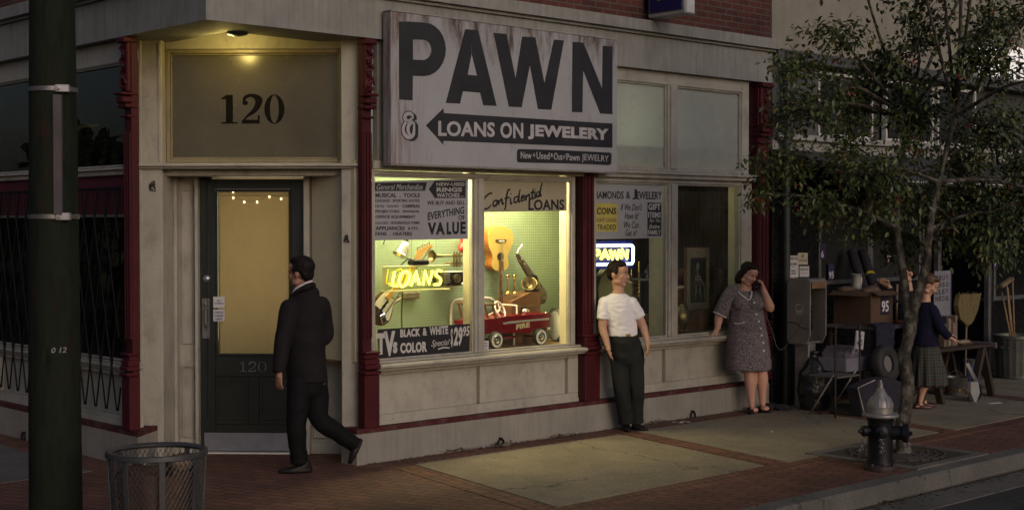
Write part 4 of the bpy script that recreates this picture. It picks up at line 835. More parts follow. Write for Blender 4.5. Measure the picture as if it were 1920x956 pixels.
# wooden case, candlesticks
t = thing('wooden_box', 'brown wooden slope lidded box behind the toy fire engine', 'box', RF.M); a, b_ = z3m(345, 195, .62), z3m(690, 100, .62); zt = z3m(345, 290, .62)[1]
MB().prism([(a[0], .886), (b_[0], .886), (b_[0], b_[1]), (b_[0] - .12, b_[1] - .0), (a[0], a[1] - .02)], .50, .78).done('case', WOODB, t)
mb = MB(); mb.box(a[0] + .05, b_[0] - .05, .492, .4995, zt, zt + .012, .002); mb.done('trim_band', OLDBRASS, t)
def candlestick(label, px):
    t = thing('candlestick', label, 'candlestick', RF.M, 'brass candlesticks on the wooden box'); u, z0 = z2m(px, 905, .58); zt = z2m(px, 700, .58)[1]; h = zt - z0; zb = z0
    pr = [(0, 0), (.036, 0), (.038, .01), (.02, .03)]
    for k in range(6): pr += [(.008, .04 + k * .024), (.014, .052 + k * .024)]
    pr += [(.008, .19), (.02, .2), (.02, .21), (.0, .21)]; s = h / .21
    MB(Matrix.Translation((u, .58, zb))).lathe([(r, q_ * s) for r, q_ in pr], 16).done('stem', BRASS, t, smooth=60); MB(Matrix.Translation((u, .58, zb))).lathe([(.012, h), (.024, h + .004), (.02, h + .012), (.0, h + .008)], 14).done('drip_cup', BRASS, t, smooth=60)
candlestick('brass candlestick nearer the guitar neck on the wooden box', 372); candlestick('brass candlestick nearer the saxophone on the wooden box', 447)
# snare drum
t = thing('snare_drum', 'chrome snare drum standing on edge at the right end of the guitar window', 'drum', RF.M); u, z = z3m(985, 250, .55)
FX = Matrix.Translation((u, .5, .886 + .175)) @ Matrix.Rotation(R(90), 4, 'Y') @ Matrix.Rotation(R(18), 4, 'X')
MB(FX).lathe([(.16, -.06), (.16, .06)], 30).done('shell', CHROME, t, smooth=60)
for s in (-1, 1): MB(FX).lathe([(.160, s * .055), (.172, s * .055), (.172, s * .075), (.160, s * .075), (.160, s * .055)], 30).done('hoop', CHROME, t, smooth=40); MB(FX).lathe([(0, s * .066), (.159, s * .066), (.159, s * .062), (0, s * .062)], 30).done('drum_head', WHT, t)
mb = MB(FX)
for k in range(8): a = k * math.pi / 4; mb.tube([(.172 * math.cos(a), .172 * math.sin(a), -.07), (.172 * math.cos(a), .172 * math.sin(a), .07)], .006, 6)
mb.done('lug', DSTEEL, t)
# pedal fire engine
CY = .30
t = thing('pedal_car', 'red toy fire engine pedal car lettered FIRE standing in the guitar window', 'pedal car', RF.M)
c = lambda x, y: z3m(x, y, CY)
side = [(40, 465), (120, 440), (270, 420), (390, 400), (560, 388), (760, 375), (885, 358), (915, 385), (905, 440), (893, 520), (850, 550), (770, 530), (700, 560), (668, 595), (330, 600), (300, 600), (230, 590), (160, 610), (40, 620)]
mb = MB(); mb.prism([c(*p) for p in side], CY, CY + .34); mb.done('body', REDC, t)
mb = MB(); mb.prism([c(*p) for p in ((335, 478), (420, 460), (640, 440), (888, 418), (890, 440), (640, 462), (420, 488), (345, 498))], CY - .004, CY - .0005); mb.done('side_stripe', mat('grey_trim', (.42, .40, .36), .35), t)
mb = MB(); a, b_ = c(495, 560), c(655, 488); mb.text('FIRE', a[0], b_[0], a[1], b_[1], CY - .0008, .002, .05, tilt=.09); mb.done('lettering', mat('cream_lettering', (.6, .52, .34), .5), t)
WR = (c(770, 535)[1] - c(770, 738)[1]) / 2
for yy in (CY - .02, CY + .32):
    for px, pz in ((232, 690), (762, 640)):
        u = z3m(px, 640, CY)[0]; X = Matrix.Translation((u, yy, .886 + WR)) @ Matrix.Rotation(R(90), 4, 'X')
        w = MB(X).lathe([(WR * .62, -.022), (WR * .95, -.024), (WR, -.012), (WR, .012), (WR * .95, .024), (WR * .62, .022)], 28).done('wheel', RUB, t, smooth=40)
        MB(X).lathe([(WR * .60, .024), (WR * .84, .0255), (WR * .84, .0245), (WR * .60, .0225)], 28).done('whitewall', WHT, w); MB(X).lathe([(0, .034), (WR * .2, .034), (WR * .3, .028), (WR * .5, .030), (WR * .6, .022), (WR * .6, -.02), (0, -.02)], 24).done('hubcap', CHROME, w, smooth=50)
mb = MB(); a = c(300, 690); b_ = c(560, 650); mb.tube([(a[0], CY + .06, a[1]), (b_[0], CY + .1, b_[1])], .012, 6); mb.tube([(a[0], CY + .2, a[1]), (b_[0], CY + .16, b_[1])], .012, 6); mb.tube([(c(232, 690)[0], CY, .886 + WR), (c(232, 690)[0], CY + .32, .886 + WR)], .009, 6); mb.tube([(c(762, 640)[0], CY, .886 + WR), (c(762, 640)[0], CY + .32, .886 + WR)], .009, 6); mb.done('pedal_linkage', REDC, t)
a = c(440, 330); mb = MB(Matrix.Translation((a[0], CY + .17, a[1])) @ Matrix.Rotation(R(35), 4, 'Y') @ Matrix.Rotation(R(60), 4, 'X'))
mb.tube([(.085 * math.cos(k * .2618), .085 * math.sin(k * .2618), 0) for k in range(24)], .010, 8, closed=True)
for k in range(3): mb.tube([(0, 0, 0), (.085 * math.cos(k * 2.094), .085 * math.sin(k * 2.094), 0)], .007, 6)
mb.tube([(0, 0, 0), (0, 0, -.14)], .008, 6); mb.done('steering_wheel', WHT, t)
mb = MB(); q = [c(530, 375), c(545, 275), c(600, 270), c(620, 370)]; mb.tube([(q[0][0], CY + .03, q[0][1]), (q[1][0], CY + .05, q[1][1]), (q[1][0] + .02, CY + .29, q[1][1]), (q[0][0], CY + .31, q[0][1])], .009, 8); mb.done('windscreen_frame', WHT, t)
a = c(740, 345); MB().ell((a[0], CY + .17, a[1] - .005), (.05, .05, .035)).done('bell', CHROME, t, smooth=180)
a = c(880, 545); MB().box(a[0] - .03, a[0] + .03, CY - .01, CY + .35, a[1] - .015, a[1] + .02, .008).done('bumper', CHROME, t)
a = c(905, 375); 
for s in (.05, .29): MB().ell((a[0] - .01, CY + s, a[1]), (.03, .026, .026)).done('headlight', CHROME, t, smooth=180)
for yy in (CY + .01, CY + .31):
    mb = MB(); q = [c(40, 262), c(250, 258)]; mb.tube([(q[0][0], yy, q[0][1]), (q[1][0], yy, q[1][1])], .011, 6)
    for px in (60, 130, 225): a, b_ = c(px, 262), c(px + 35, 425); mb.tube([(a[0], yy, a[1]), (b_[0], yy, b_[1])], .011, 6)
    mb.done('ladder_rail', WOODB, t)
tube_chair('white tube chair half hidden behind the post of the fire engine window', z3m, [(-110, 520), (-108, 300), (-90, 210), (-40, 185), (120, 180), (200, 195), (245, 245), (252, 420)], (100, 470), .745)
# ---- PAWN window
t = thing('trombone', 'brass trombone standing upright behind the smoking man', 'trombone', RF.M); y = .55; q = lambda x, yy: RF.at(x, yy, y)
a, b_, e = q(1198, 490), q(1198, 560), q(1184, 505); mb = MB(); mb.tube([(a[0], y, a[1]), (b_[0], y, b_[1] - .35)], .009, 8); mb.tube([(e[0], y, e[1]), (e[0], y, b_[1] - .3)], .009, 8); mb.tube([(e[0] - .08, y, e[1] - .02), (e[0] - .08, y, b_[1] - .3)], .008, 8); mb.done('slide', BRASS, t, smooth=180)
mb = MB(); 
for pz in (530, 540, 555): v = q(1190, pz)[1]; mb.tube([(e[0] - .08, y, v), (a[0], y, v)], .006, 6)
mb.done('brace', BRASS, t, smooth=180); mb = MB(Matrix.Translation((e[0] - .04, y, .886))); mb.lathe([(.11, 0), (.10, .02), (.05, .09), (.02, .22), (.012, .4)], 20); mb.done('bell', BRASS, t, smooth=180)
t = thing('hand_drum', 'round hoop of a pale drum half hidden behind the smoking man', 'drum', RF.M); a = RF.at(1150, 545, .5); X = Matrix.Translation((a[0], .5, a[1])) @ Matrix.Rotation(R(90), 4, 'X')
MB(X).lathe([(.27, -.04), (.285, -.04), (.285, .04), (.27, .04), (.27, -.04)], 36).done('hoop', OLDBRASS, t, smooth=40); MB(X).lathe([(0, .03), (.269, .03), (.269, .025), (0, .025)], 36).done('drum_head', mat('olive_drum_skin', (.26, .24, .10), .6), t)
MB().box(a[0] - .06, a[0] + .06, .45, .55, .886, a[1] - .29, .01).done('stand', WOODB, t)
t = thing('wall_shelf', 'thin glass topped shelf across the dark PAWN window', 'shelf', RF.M); a, b_ = RF.at(1202, 522, 1.1), RF.at(1262, 519, 1.1)
MB().box(a[0] - .2, b_[0] + .5, .95, 1.25, a[1] - .02, a[1], .003).done('board', mat('shelf_grey', (.20, .22, .20), .3), t)
for xx in (a[0] - .15, b_[0] + .45): MB().box(xx, xx + .03, 1.0, 1.2, .886, a[1] - .021, .003).done('bracket', DSTEEL, t)
t = thing('handbag', 'black leather handbag on the shelf of the PAWN window', 'handbag', RF.M); u, z = RF.at(1220, 519, 1.05); z = a[1] + .0
MB().loft([(u, 1.05, z, .13, .05, 3), (u, 1.05, z + .06, .125, .05, 3), (u, 1.05, z + .11, .09, .03, 3)]).done('bag', BLK, t, smooth=50); mb = MB(); mb.tube(arc(u, z + .10, .06, 0, 180, 10, 1.05, .07), .009, 8); mb.done('handle', BLK, t, smooth=180)
t = thing('wooden_chair', 'brown wooden chair low in the PAWN window', 'chair', RF.M); y = .7; a, b_ = RF.at(1203, 590, y), RF.at(1232, 592, y)
for xx in (a[0], b_[0]): MB().tube([(xx, y, .886), (xx, y, a[1] + .0)], .016, 8).done('leg', WOODB, t, smooth=180); MB().tube([(xx, y - .3, .886), (xx, y - .3, 1.0)], .016, 8).done('leg', WOODB, t, smooth=180)
MB().box(a[0] - .02, b_[0] + .02, y - .32, y + .01, 1.0, 1.03, .006).done('seat', WOODB, t); mb = MB(); mb.box(a[0], b_[0], y - .012, y + .012, a[1] - .05, a[1] + .01, .004); mb.box(a[0], b_[0], y - .01, y + .01, a[1] - .14, a[1] - .10, .004); mb.done('back_rail', WOODB, t)
t = thing('bead_necklace', 'string of glittering beads hanging right of the PAWN neon', 'necklace', RF.M); mb = MB()
for k in range(26): u, z = RF.at(1217 + 3 * math.sin(k * .9) * (k > 12) + k * .35, 452 + k * 1.5, .9); mb.ell((u, .9, z), (.009,) * 3, u=6, v=5)
mb.done('bead', CHROME, t); u, z = RF.at(1217, 452, .9); MB().tube([(u, .9, z), (u, .9, 2.9)], .002, 5).done('thread', DSTEEL, t)
# ---- dark window
t = thing('framed_picture', 'tall framed picture of a pale skeletal figure standing in the dark window', 'picture', RF.M); y = .55; w = lambda x, yy: RF.at(1240 + x / 3.676, 380 + yy / 3.676, y)
a, b_ = w(180, 740), w(332, 315); c0, c1_ = w(200, 690), w(308, 378)
MB().box(a[0], b_[0], y, y + .02, a[1], b_[1], .004).done('mount', mat('buff_mount', (.20, .175, .12), .7), t)
MB().box(c0[0], c1_[0], y - .003, y - .0005, c0[1], c1_[1], 0).done('picture_ground', mat('near_black_print', (.022, .024, .024), .4, .4, 8), t)
PALE = mat('pale_print', (.17, .18, .16), .6, .3, 14); mb = MB(); W3 = lambda x, yy: (w(x, yy)[0], y - .0035, w(x, yy)[1])
u, z = w(250, 440); mb.ell((u, y - .0035, z), (.030, .0015, .045), u=14, v=8)
for s in ([(248, 470), (250, 520), (247, 560)], [(236, 520), (226, 560), (234, 590)], [(262, 515), (284, 550), (296, 585)], [(240, 560), (236, 620), (232, 665)], [(258, 560), (268, 620), (276, 665)], [(232, 515), (250, 505), (270, 515)], [(236, 535), (250, 528), (266, 535)], [(294, 580), (298, 640), (292, 670)]): ribbon(mb, [w(*p) for p in s], [.012, .016, .010], y - .0032, .001)
mb.done('printed_figure', PALE, t); mb = MB(); MB().box(a[0] - .02, b_[0] + .02, y + .021, y + .04, .886, b_[1] + .015, .004).done('outer_frame', WOODB, t); mb.b.free()
t = thing('brass_urn', 'dull brass urn at the foot of the dark window', 'urn', RF.M); y = .42; u, z = RF.at(1276, 610, y)
MB(Matrix.Translation((u, y, .886))).lathe([(0, 0), (.07, 0), (.075, .015), (.05, .03), (.10, .10), (.118, .17), (.105, .24), (.05, .29), (.045, .32), (.07, .345), (.06, .345), (.0, .30)], 26).done('urn_body', OLDBRASS, t, smooth=50); mb = MB(Matrix.Translation((u, y, .886)))
for s in (-1, 1): mb.tube(smoothpath([(s * .05, 0, .30), (s * .12, 0, .29), (s * .13, 0, .22), (s * .105, 0, .18)], 5), .007, 6)
mb.done('handle', OLDBRASS, t)
t = thing('soft_doll', 'slumped brown cloth doll with a pale collar beside the framed picture', 'doll', RF.M); y = .75; u, z = RF.at(1277, 560, y); TAN = mat('tan_cloth', (.14, .062, .03), .9, .3, 8, .3)
mb = MB(); mb.loft([(u, y, z - .12, .14, .10), (u, y, z + .02, .15, .10), (u, y, z + .13, .10, .08), (u, y, z + .17, .05, .05)]); mb.fuse('doll_body', TAN, t, .012, 6); MB().ell((u + .01, y - .01, z + .26), (.08, .075, .09)).done('head', mat('doll_head_cloth', (.10, .05, .03), .9), t, smooth=180)
mb = MB(); mb.lathe([(.05, z + .16), (.11, z + .13), (.10, z + .11), (.04, z + .15)], 14, c=(u, y)); mb.done('collar', WHITEP, t); MB().box(u - .15, u + .15, y - .12, y + .12, .886, z - .11, .01).done('stool', WOODB, t)
t = thing('brass_rack', 'brass wire rack low behind the woman in the dark window', 'rack', RF.M); y = .5; a, b_ = RF.at(1352, 588, y), RF.at(1366, 612, y)
for k in range(3): z = b_[1] + (a[1] - b_[1]) * k / 2; MB().tube([(a[0] - .1, y, z), (b_[0] + .1, y, z)], .007, 6).done('rail', BRASS, t)
for xx in (a[0] - .1, b_[0] + .1): MB().tube([(xx, y, .886), (xx, y, a[1] + .06)], .009, 6).done('post', BRASS, t)
# ---------------------------------------------------------------- the shop next door
def at(px, py, y): return RF.at(px, py, y)
nb = thing('neighbor_building', 'pale stucco shop next door with black tile, metal framed windows and a louvred awning', 'building', RF.M)
TILE = mat('black_tile', (.010, .010, .011), .25, .3, 3, .1); ALU = mat('dull_aluminium', (.16, .16, .165), .4, .15, 6, .05, metal=.5); STUC = mat('pale_stucco', (.24, .225, .19), .85, .12, 3, .3, dirt=(.18, .16, .13), damt=.5, dscale=(2, 2, .5))
SHOPG = frosted('grey_reflection_glass', (.032, .034, .035), .12, .5, .15); DGL = frosted('dark_upper_glass', (.012, .013, .014), .10, .5)  # shop panes: grey of the reflections put into the base colour
MB().box(7.46, 8.385, .02, .5, 0, 2.96, .004).done('tile_wall', TILE, nb)
MB().box(8.386, 10.70, .06, .5, 0, 1.365, .004).done('tile_bulkhead', TILE, nb); MB().box(12.55, 24, .06, .5, 0, 1.02, .004).done('tile_bulkhead', TILE, nb)
MB().box(8.386, 24, .03, .5, 2.63, 2.96, .004).done('tile_header', TILE, nb)
def shopwin(x0, x1, z0, z1, fr=.05, y=.05, m=None, glassm=None, nm='shop_window'):
    mb = MB()
    for q in ((x0, x0 + fr, z0, z1), (x1 - fr, x1, z0, z1), (x0 + fr, x1 - fr, z0, z0 + fr), (x0 + fr, x1 - fr, z1 - fr, z1)): mb.box(q[0], q[1], y - .03, y + .04, q[2], q[3], .004)
    f = mb.done(nm, m or ALU, nb); MB().box(x0 + fr, x1 - fr, y + .005, y + .012, z0 + fr, z1 - fr, 0).done('pane', glassm or SHOPG, f); return f
shopwin(8.39, 9.50, 1.37, 2.625); shopwin(9.51, 10.70, 1.37, 2.625); shopwin(12.62, 14.6, 1.03, 2.625, glassm=DGL); shopwin(14.65, 17, 1.03, 2.625, glassm=DGL)
mb = MB(); 
for x in (10.74, 11.13, 12.47): mb.box(x, x + .07, .02, .10, 0, 2.625, .005)
mb.box(10.82, 12.46, .03, .09, 2.5, 2.625, .005); mb.done('door_frame', ALU, nb)
MB().box(10.72, 16, 1.9, 1.95, 0, 2.63, 0).done('recess_wall', DARK, nb)
MB().box(7.46, 24, .02, .5, 2.962, 3.08, .004).done('wall_band', mat('white_sill_paint', (.28, .275, .27), .6, .1, dirt=(.1, .1, .1)), nb)
MB().box(7.47, 24, -.05, .3, 3.081, 3.15, .006).done('upper_sill', mat('upper_sill_paint', (.33, .32, .31), .6, .1, dirt=(.1, .1, .1)), nb)
MB().box(7.46, 8.36, .03, .4, 3.151, 4.02, 0).done('grey_wall', mat('dark_grey_board', (.07, .07, .07), .7), nb)
WHF = mat('white_window_paint', (.48, .47, .45), .5)
for x0, x1 in ((8.38, 9.56), (9.85, 11.0), (11.1, 12.1)): shopwin(x0, x1, 3.155, 3.93, .035, .06, WHF, DGL, 'upper_window')
mb = MB(); mb.box(8.361, 24, .14, .4, 3.151, 4.0, 0); mb.done('upper_wall', mat('dark_wall_boards', (.05, .05, .05), .7), nb)
MB().box(7.46, 24, -.06, .4, 3.99, 4.12, .008).done('cornice_band', mat('slate_band', (.07, .07, .075), .6), nb)
MB().box(7.46, 24, .04, .4, 4.121, 9, 0).done('stucco_wall', STUC, nb)
GLAREW = emit('sky_glare_glow', (1, .97, .92), .42)  # sky glare put into these panes as a glow; no lamp behind them
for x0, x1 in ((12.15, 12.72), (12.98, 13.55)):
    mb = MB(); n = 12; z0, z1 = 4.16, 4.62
    mb.prism([(x0, z0), (x1, z0), (x1, z1 - .15)] + [((x0 + x1) / 2 + (x1 - x0) / 2 * math.cos(R(180 * k / n)), z1 - .15 + .16 * math.sin(R(180 * k / n))) for k in range(1, n)] + [(x0, z1 - .15)], .02, .038); f = mb.done('sky_glare_pane', GLAREW, nb)
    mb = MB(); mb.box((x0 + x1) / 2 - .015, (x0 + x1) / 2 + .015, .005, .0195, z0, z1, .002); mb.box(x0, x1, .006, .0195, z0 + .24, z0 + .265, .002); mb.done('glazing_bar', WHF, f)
mb = MB(); n = 11
for k in range(n):
    y0, z0 = -.02 - 1.53 * k / n, 2.955 - .40 * k / n
    mb.box(7.62, 19, -.14, .0, -.008, .008, .003, M=Matrix.Translation((0, y0, z0)) @ Matrix.Rotation(R(24), 4, 'X'))
mb.box(7.62, 19, -1.62, -1.59, 2.52, 2.57, .004)
mb.done('awning', mat('grey_awning_metal', (.045, .043, .046), .6, .25, 4, .1), nb)
mb = MB(); mb.box(7.62, 19, -1.635, -1.621, 2.55, 2.565, .002); mb.done('awning_edge', WHF, nb)
mb = MB()
for x in (7.8, 10.4, 13, 16): mb.tube([(x, -1.57, 2.56), (x, .0, 2.62)], .015, 6); mb.tube([(x, -1.56, 2.565), (x, .03, 3.5)], .008, 6)
mb.done('awning_arm', BLACKM, nb)
mb = MB(); mb.tube([(7.62, -.06, 0), (7.62, -.06, 4.1)], .045, 10); 
for z in (.5, 1.8, 3.2): mb.tube([(7.62, -.06, z), (7.62, -.06, z + .05)], .052, 10)
mb.done('downpipe', mat('dark_green_pipe', (.035, .042, .036), .5, .4, 9), nb, smooth=50)
# papers pasted on the tiles and price tags on the glass
small_notice('tall white notice taped to the black tiles above the pay phone', rA, .018, [(1478, 479), (1497, 479), (1497, 520), (1478, 521)], [('NOTICE TO ALL', 1480, 1496, 482, 487, .03), ('CUSTOMERS', 1480, 1494, 493, 497, .03), ('NO', 1484, 1490, 499, 501, 0), ('PARKING', 1483, 1492, 506, 509, .03), ('HERE', 1483, 1492, 511, 514, .03)], RF, BINK)
small_notice('cream notice with a small crest pasted on the tiles highest above the pay phone', rA, .016, [(1496, 474), (1514.5, 474), (1514.5, 496), (1496, 496)], [('o', 1502, 1507, 477, 483, .05), ('FOR SALE', 1498, 1513, 486, 490, .02)], RF, mat('brown_ink', (.10, .07, .03), .7), mat('cream_paper', (.50, .46, .36), .8))
small_notice('pale notice with two lines of print pasted right beside the tall one', rA, .016, [(1499, 499), (1517, 499), (1517, 519), (1499, 519)], [('FOR SALE', 1500.5, 1515, 503, 507, .02), ('inquire', 1501, 1514, 511, 513, 0)], RF, BINK)
VIOL = mat('violet_price_tag', (.030, .022, .085), .6); WIN = mat('white_numeral', (.62, .60, .64), .6)
def ptag(label, pts, tx, box, y, paper=VIOL, ink=WIN, bold=.02): return small_notice(label, rA, y, pts, [(tx, *box, bold)], RF, ink, paper, 'price tag', 'price_tag')
ptag('violet price tag with a 6 stuck high on the grey shop window', [(1538, 457), (1548, 457), (1548, 486), (1538, 486)], '6', (1539.5, 1544, 470, 483), .018)
ptag('violet price tag with 95 stuck low on the grey shop window', [(1553, 494), (1564, 494), (1564, 526), (1553, 526)], '95', (1554, 1563, 509, 522), .018)
ptag('black price tag with 37 on the second grey shop window', [(1663, 469), (1671, 469), (1671, 496), (1663, 496)], '37', (1663.5, 1670, 479, 493), .018, CARDB)
ptag('blue price tag on the far dark shop window behind the brooms', [(1862, 482), (1871, 482), (1871, 502), (1862, 502)], '7', (1864, 1869, 488, 499), .018)
# hanging brass chime
t = thing('wind_chime', 'bundle of brass tubes hanging under the awning against the second window', 'wind chime', RF.M); y = -.2; X = Matrix()
x0, z0 = at(1640, 446, y); zt = at(1640, 362, y)[1]
for k in range(5): MB().tube([(x0 + .018 * k, y + .02 * (k % 2), zt), (x0 + .018 * k, y + .02 * (k % 2), z0 - .02 * (k % 3))], .010, 8).done('chime_tube', BRASS, t, smooth=180)
MB().lathe([(0, .02), (.05, .02), (.05, 0), (0, 0)], 16, Matrix.Translation((x0 + .036, y + .01, zt))).done('top_plate', WOODB, t); MB().tube([(x0 + .036, y + .01, zt), (x0 + .036, y + .01, 2.9)], .003, 5).done('cord', DSTEEL, t)
# ---------------------------------------------------------------- pay phone
PH = mat('phone_grey_metal', (.235, .215, .215), .45, .15, 5, .1, metal=.3, dirt=(.10, .08, .07), damt=.5)
t = thing('pay_phone', 'grey pedestal pay phone with an open hood standing by the black tiles', 'pay phone', RF.M)
yb = -.20; x0, zt = at(1476, 522, yb); zb = at(1476, 640, yb)[1]; yf = yb - .31; x1 = x0 + .33
Cr = [(yb, zb + .02), (yb, zt - .05), (yb - .05, zt), (yf + .03, zt + .005), (yf, zt - .03), (yf - .0, zb + .08), (yf + .05, zb - .02), (yb - .03, zb - .02)]
def yz(mb, pts, xa, xb):
    MX = Matrix(((0, 1, 0, 0), (1, 0, 0, 0), (0, 0, 1, 0), (0, 0, 0, 1))); mb.prism([(p[0], p[1]) for p in pts], xa, xb, M=MX)
mb = MB(); yz(mb, Cr, x0, x0 + .022); yz(mb, Cr, x1 - .022, x1); mb.box(x0 + .022, x1 - .022, yf + .002, yb - .002, zt - .045, zt - .002, .004); mb.box(x0 + .022, x1 - .022, yb - .03, yb - .004, zb, zt - .046, .0); mb.box(x0 + .022, x1 - .022, yf + .06, yb - .005, zb - .015, zb + .01, .003); mb.done('hood', PH, t)
MB().box(x0 + .03, x1 - .03, yf - .012, yf + .0, zt - .11, zt - .035, .004).done('hood_header', mat('amber_phone_sign', (.20, .12, .06), .5), t)
ph = MB().box(x0 + .05, x1 - .05, yb - .16, yb - .031, zb + .12, zt - .14, .012).done('telephone', BLK, t)
MB().box(x0 + .07, x1 - .10, yb - .168, yb - .1605, zb + .36, zb + .52, .004).done('dial_plate', mat('phone_plate', (.42, .41, .40), .4, metal=.3), ph); MB().ell((x0 + .09, yb - .168, zt - .19), (.016, .008, .03)).done('coin_slot', CHROME, ph)
mb = MB(); mb.tube([(x0 + .08, yb - .17, zb + .22), (x0 + .08, yb - .20, zb + .22), (x0 + .08, yb - .20, zb + .30)], .008, 6); mb.done('receiver_hook', CHROME, ph)
MB().box(x0 + .06, x1 - .13, yb - .26, yb - .06, 0, zb - .016, .012).done('pedestal', PH, t); MB().box(x0 - .02, x1 - .02, yb - .30, yb - .0, .0, .02, .004).done('base_plate', DSTEEL, t)
mb = MB(); cy_, cz_ = (yb + yf) / 2 - .01, zb + .38
Mx = Matrix.Translation((x0 - .001, cy_, cz_)) @ Matrix.Rotation(R(-90), 4, 'Z')
ribbon(mb, [(.045 * math.cos(R(a)), .055 * math.sin(R(a))) for a in range(60, 400, 25)], [.008] * 4, 0, .001, 2); ribbon(mb, [(-.03, -.02), (0, -.03), (.03, -.01)], [.018, .022, .012], 0, .001, 3)
for v in mb.b.verts: v.co = Mx @ v.co
mb.done('worn_emblem', mat('worn_white_print', (.50, .48, .50), .6, .3, 30), t)
mb = MB(); mb.tube(smoothpath([(x0 - .002, yb - .005, zb + .22), (x0 - .002, yb - .12, zb + .22), (x0 - .002, yb - .2, zb + .17), (x0 - .002, yf, zb + .16)], 4), .004, 5); mb.done('scratch', BLACKM, t)
# ---------------------------------------------------------------- second-hand goods on the pavement
CBOARD = mat('brown_cardboard', (.085, .048, .030), .85, .2, 4, .1); DWOOD = mat('dark_stained_wood', (.035, .024, .018), .6, .3, 6, .2); DCLOTH = mat('dark_cloth', (.016, .014, .024), .9, .4, 9, .3)
ty = -.40
t = thing('sale_table', 'low dark trestle table loaded with second-hand goods behind the hydrant', 'table', RF.M); xa, za = at(1545, 607, -.3); xb = at(1697, 604, -.9)[0]; tz = za
MB().box(xa, xb, -1.0, -.3, tz - .04, tz, .006).done('table_top', mat('grey_table_top', (.12, .10, .11), .7), t)
for x in (xa + .05, xb - .08):
    for y in (-.95, -.36): MB().box(x, x + .05, y, y + .05, 0, tz - .041, .004).done('leg', DWOOD, t)
MB().box(xa + .1, xb - .1, -.97, -.33, .42, .45, .004).done('lower_shelf', mat('shelf_board', (.10, .09, .08), .7), t)
t = thing('cardboard_box', 'open brown cardboard box standing on the sale table', 'box', RF.M); y0, y1 = -.88, -.38; xl = at(1563, 580, y1)[0]; xr = xl + .46; zt = at(1600, 545, -.6)[1]
mb = MB(); q = .008
for a in ((xl, xl + q, y0, y1), (xr - q, xr, y0, y1), (xl + q, xr - q, y0, y0 + q), (xl + q, xr - q, y1 - q, y1)): mb.box(*a, tz + .001, zt, 0)
mb.box(xl + q, xr - q, y0 + q, y1 - q, tz + .001, tz + .01, 0); mb.done('carton', CBOARD, t)
mb = MB(); mb.box(0, .12, y0, y1, -.003, .003, 0, M=Matrix.Translation((xl, 0, zt)) @ Matrix.Rotation(R(155), 4, 'Y')); mb.box(xl, xr, -.003, .003, 0, .11, 0, M=Matrix.Translation((0, y0, zt)) @ Matrix.Rotation(R(112), 4, 'X')); mb.done('flap', CBOARD, t)
t = thing('crumpled_cloth', 'crumpled brown cloth spilling out of the open cardboard box', 'cloth', RF.M); mb = MB()
for k in range(12): mb.ell((xl + .05 + .36 * random.random(), y0 + .06 + .36 * random.random(), zt - .03 + .05 * random.random()), (.09, .08, .05))
mb.fuse('cloth', mat('brown_rag', (.11, .07, .05), .95, .4, 9, .4), t, .012, 2, lambda c: .012 * noise.noise(c * 22))
u0, u1 = xl + .15, xl + .40
t = thing('price_tag', 'dark violet 95 price tag on the cardboard box', 'price tag', RF.M); MB().box(xl + .20, xl + .38, y0 - .004, y0 - .001, tz + .12, tz + .37, 0).done('sheet', mat('dark_violet_tag', (.012, .010, .03), .6), t); mb = MB(); mb.text('95', xl + .22, xl + .365, tz + .15, tz + .28, y0 - .0045, .001, .02); mb.done('numeral', WIN, t)
t = thing('white_jug', 'white striped jug on top of the cardboard box corner', 'jug', RF.M); x, z = at(1606, 541, -.55); MB(Matrix.Translation((x, -.55, zt - .02))).lathe([(0, 0), (.05, 0), (.058, .10), (.05, .19), (.068, .21), (.06, .21), (.0, .12)], 18).done('jug_body', mat('dull_white_glaze', (.30, .29, .29), .4), t, smooth=50); mb = MB(Matrix.Translation((x, -.55, zt - .02))); mb.tube(smoothpath([(.05, 0, .18), (.10, 0, .16), (.09, 0, .08), (.05, 0, .05)], 5), .008, 6); mb.done('handle', WHT, t)
for k, (px, lab) in enumerate(((1605, 'dark rolled mat standing left of the rolled mat with yellow tape'), (1625, 'dark rolled mat with a band of yellow tape leaning on the second window'))):
    t = thing('rolled_mat', lab, 'rolled mat', RF.M, 'rolled mats behind the cardboard box'); a = at(px - 8, 472, -.12); b_ = at(px + 14, 540, -.45)
    MB().tube([(a[0], -.12, a[1]), (b_[0], -.45, b_[1]), (b_[0] + .05, -.55, tz)], .062, 12).done('roll', DCLOTH, t, smooth=60)
    if k: c_ = Vector((a[0], -.12, a[1])).lerp(Vector((b_[0], -.45, b_[1])), .62); d_ = Vector((a[0], -.12, a[1])).lerp(Vector((b_[0], -.45, b_[1])), .68); MB().tube([c_, d_], .0635, 12).done('tape_band', mat('yellow_tape', (.5, .40, .03), .5), t, smooth=60)
t = thing('wooden_stool', 'upturned red brown stool with pale legs on the sale table beside the box', 'stool', RF.M); x = at(1674, 600, -.7)[0]
MB().box(x - .16, x + .16, -.86, -.54, tz + .001, tz + .035, .008).done('seat', mat('red_brown_wood', (.12, .028, .02), .5), t)
for sx in (-1, 1):
    for sy in (-1, 1): MB().tube([(x + sx * .12, -.70 + sy * .12, tz + .035), (x + sx * .15, -.70 + sy * .15, tz + .46)], .014, 8).done('leg', mat('pale_wood', (.30, .22, .13), .6) if sx * sy > 0 else WOODB, t, smooth=180)
t = thing('folded_blanket', 'folded dark blue blanket hanging over the front of the sale table', 'blanket', RF.M); x = at(1655, 640, -1.0)[0]
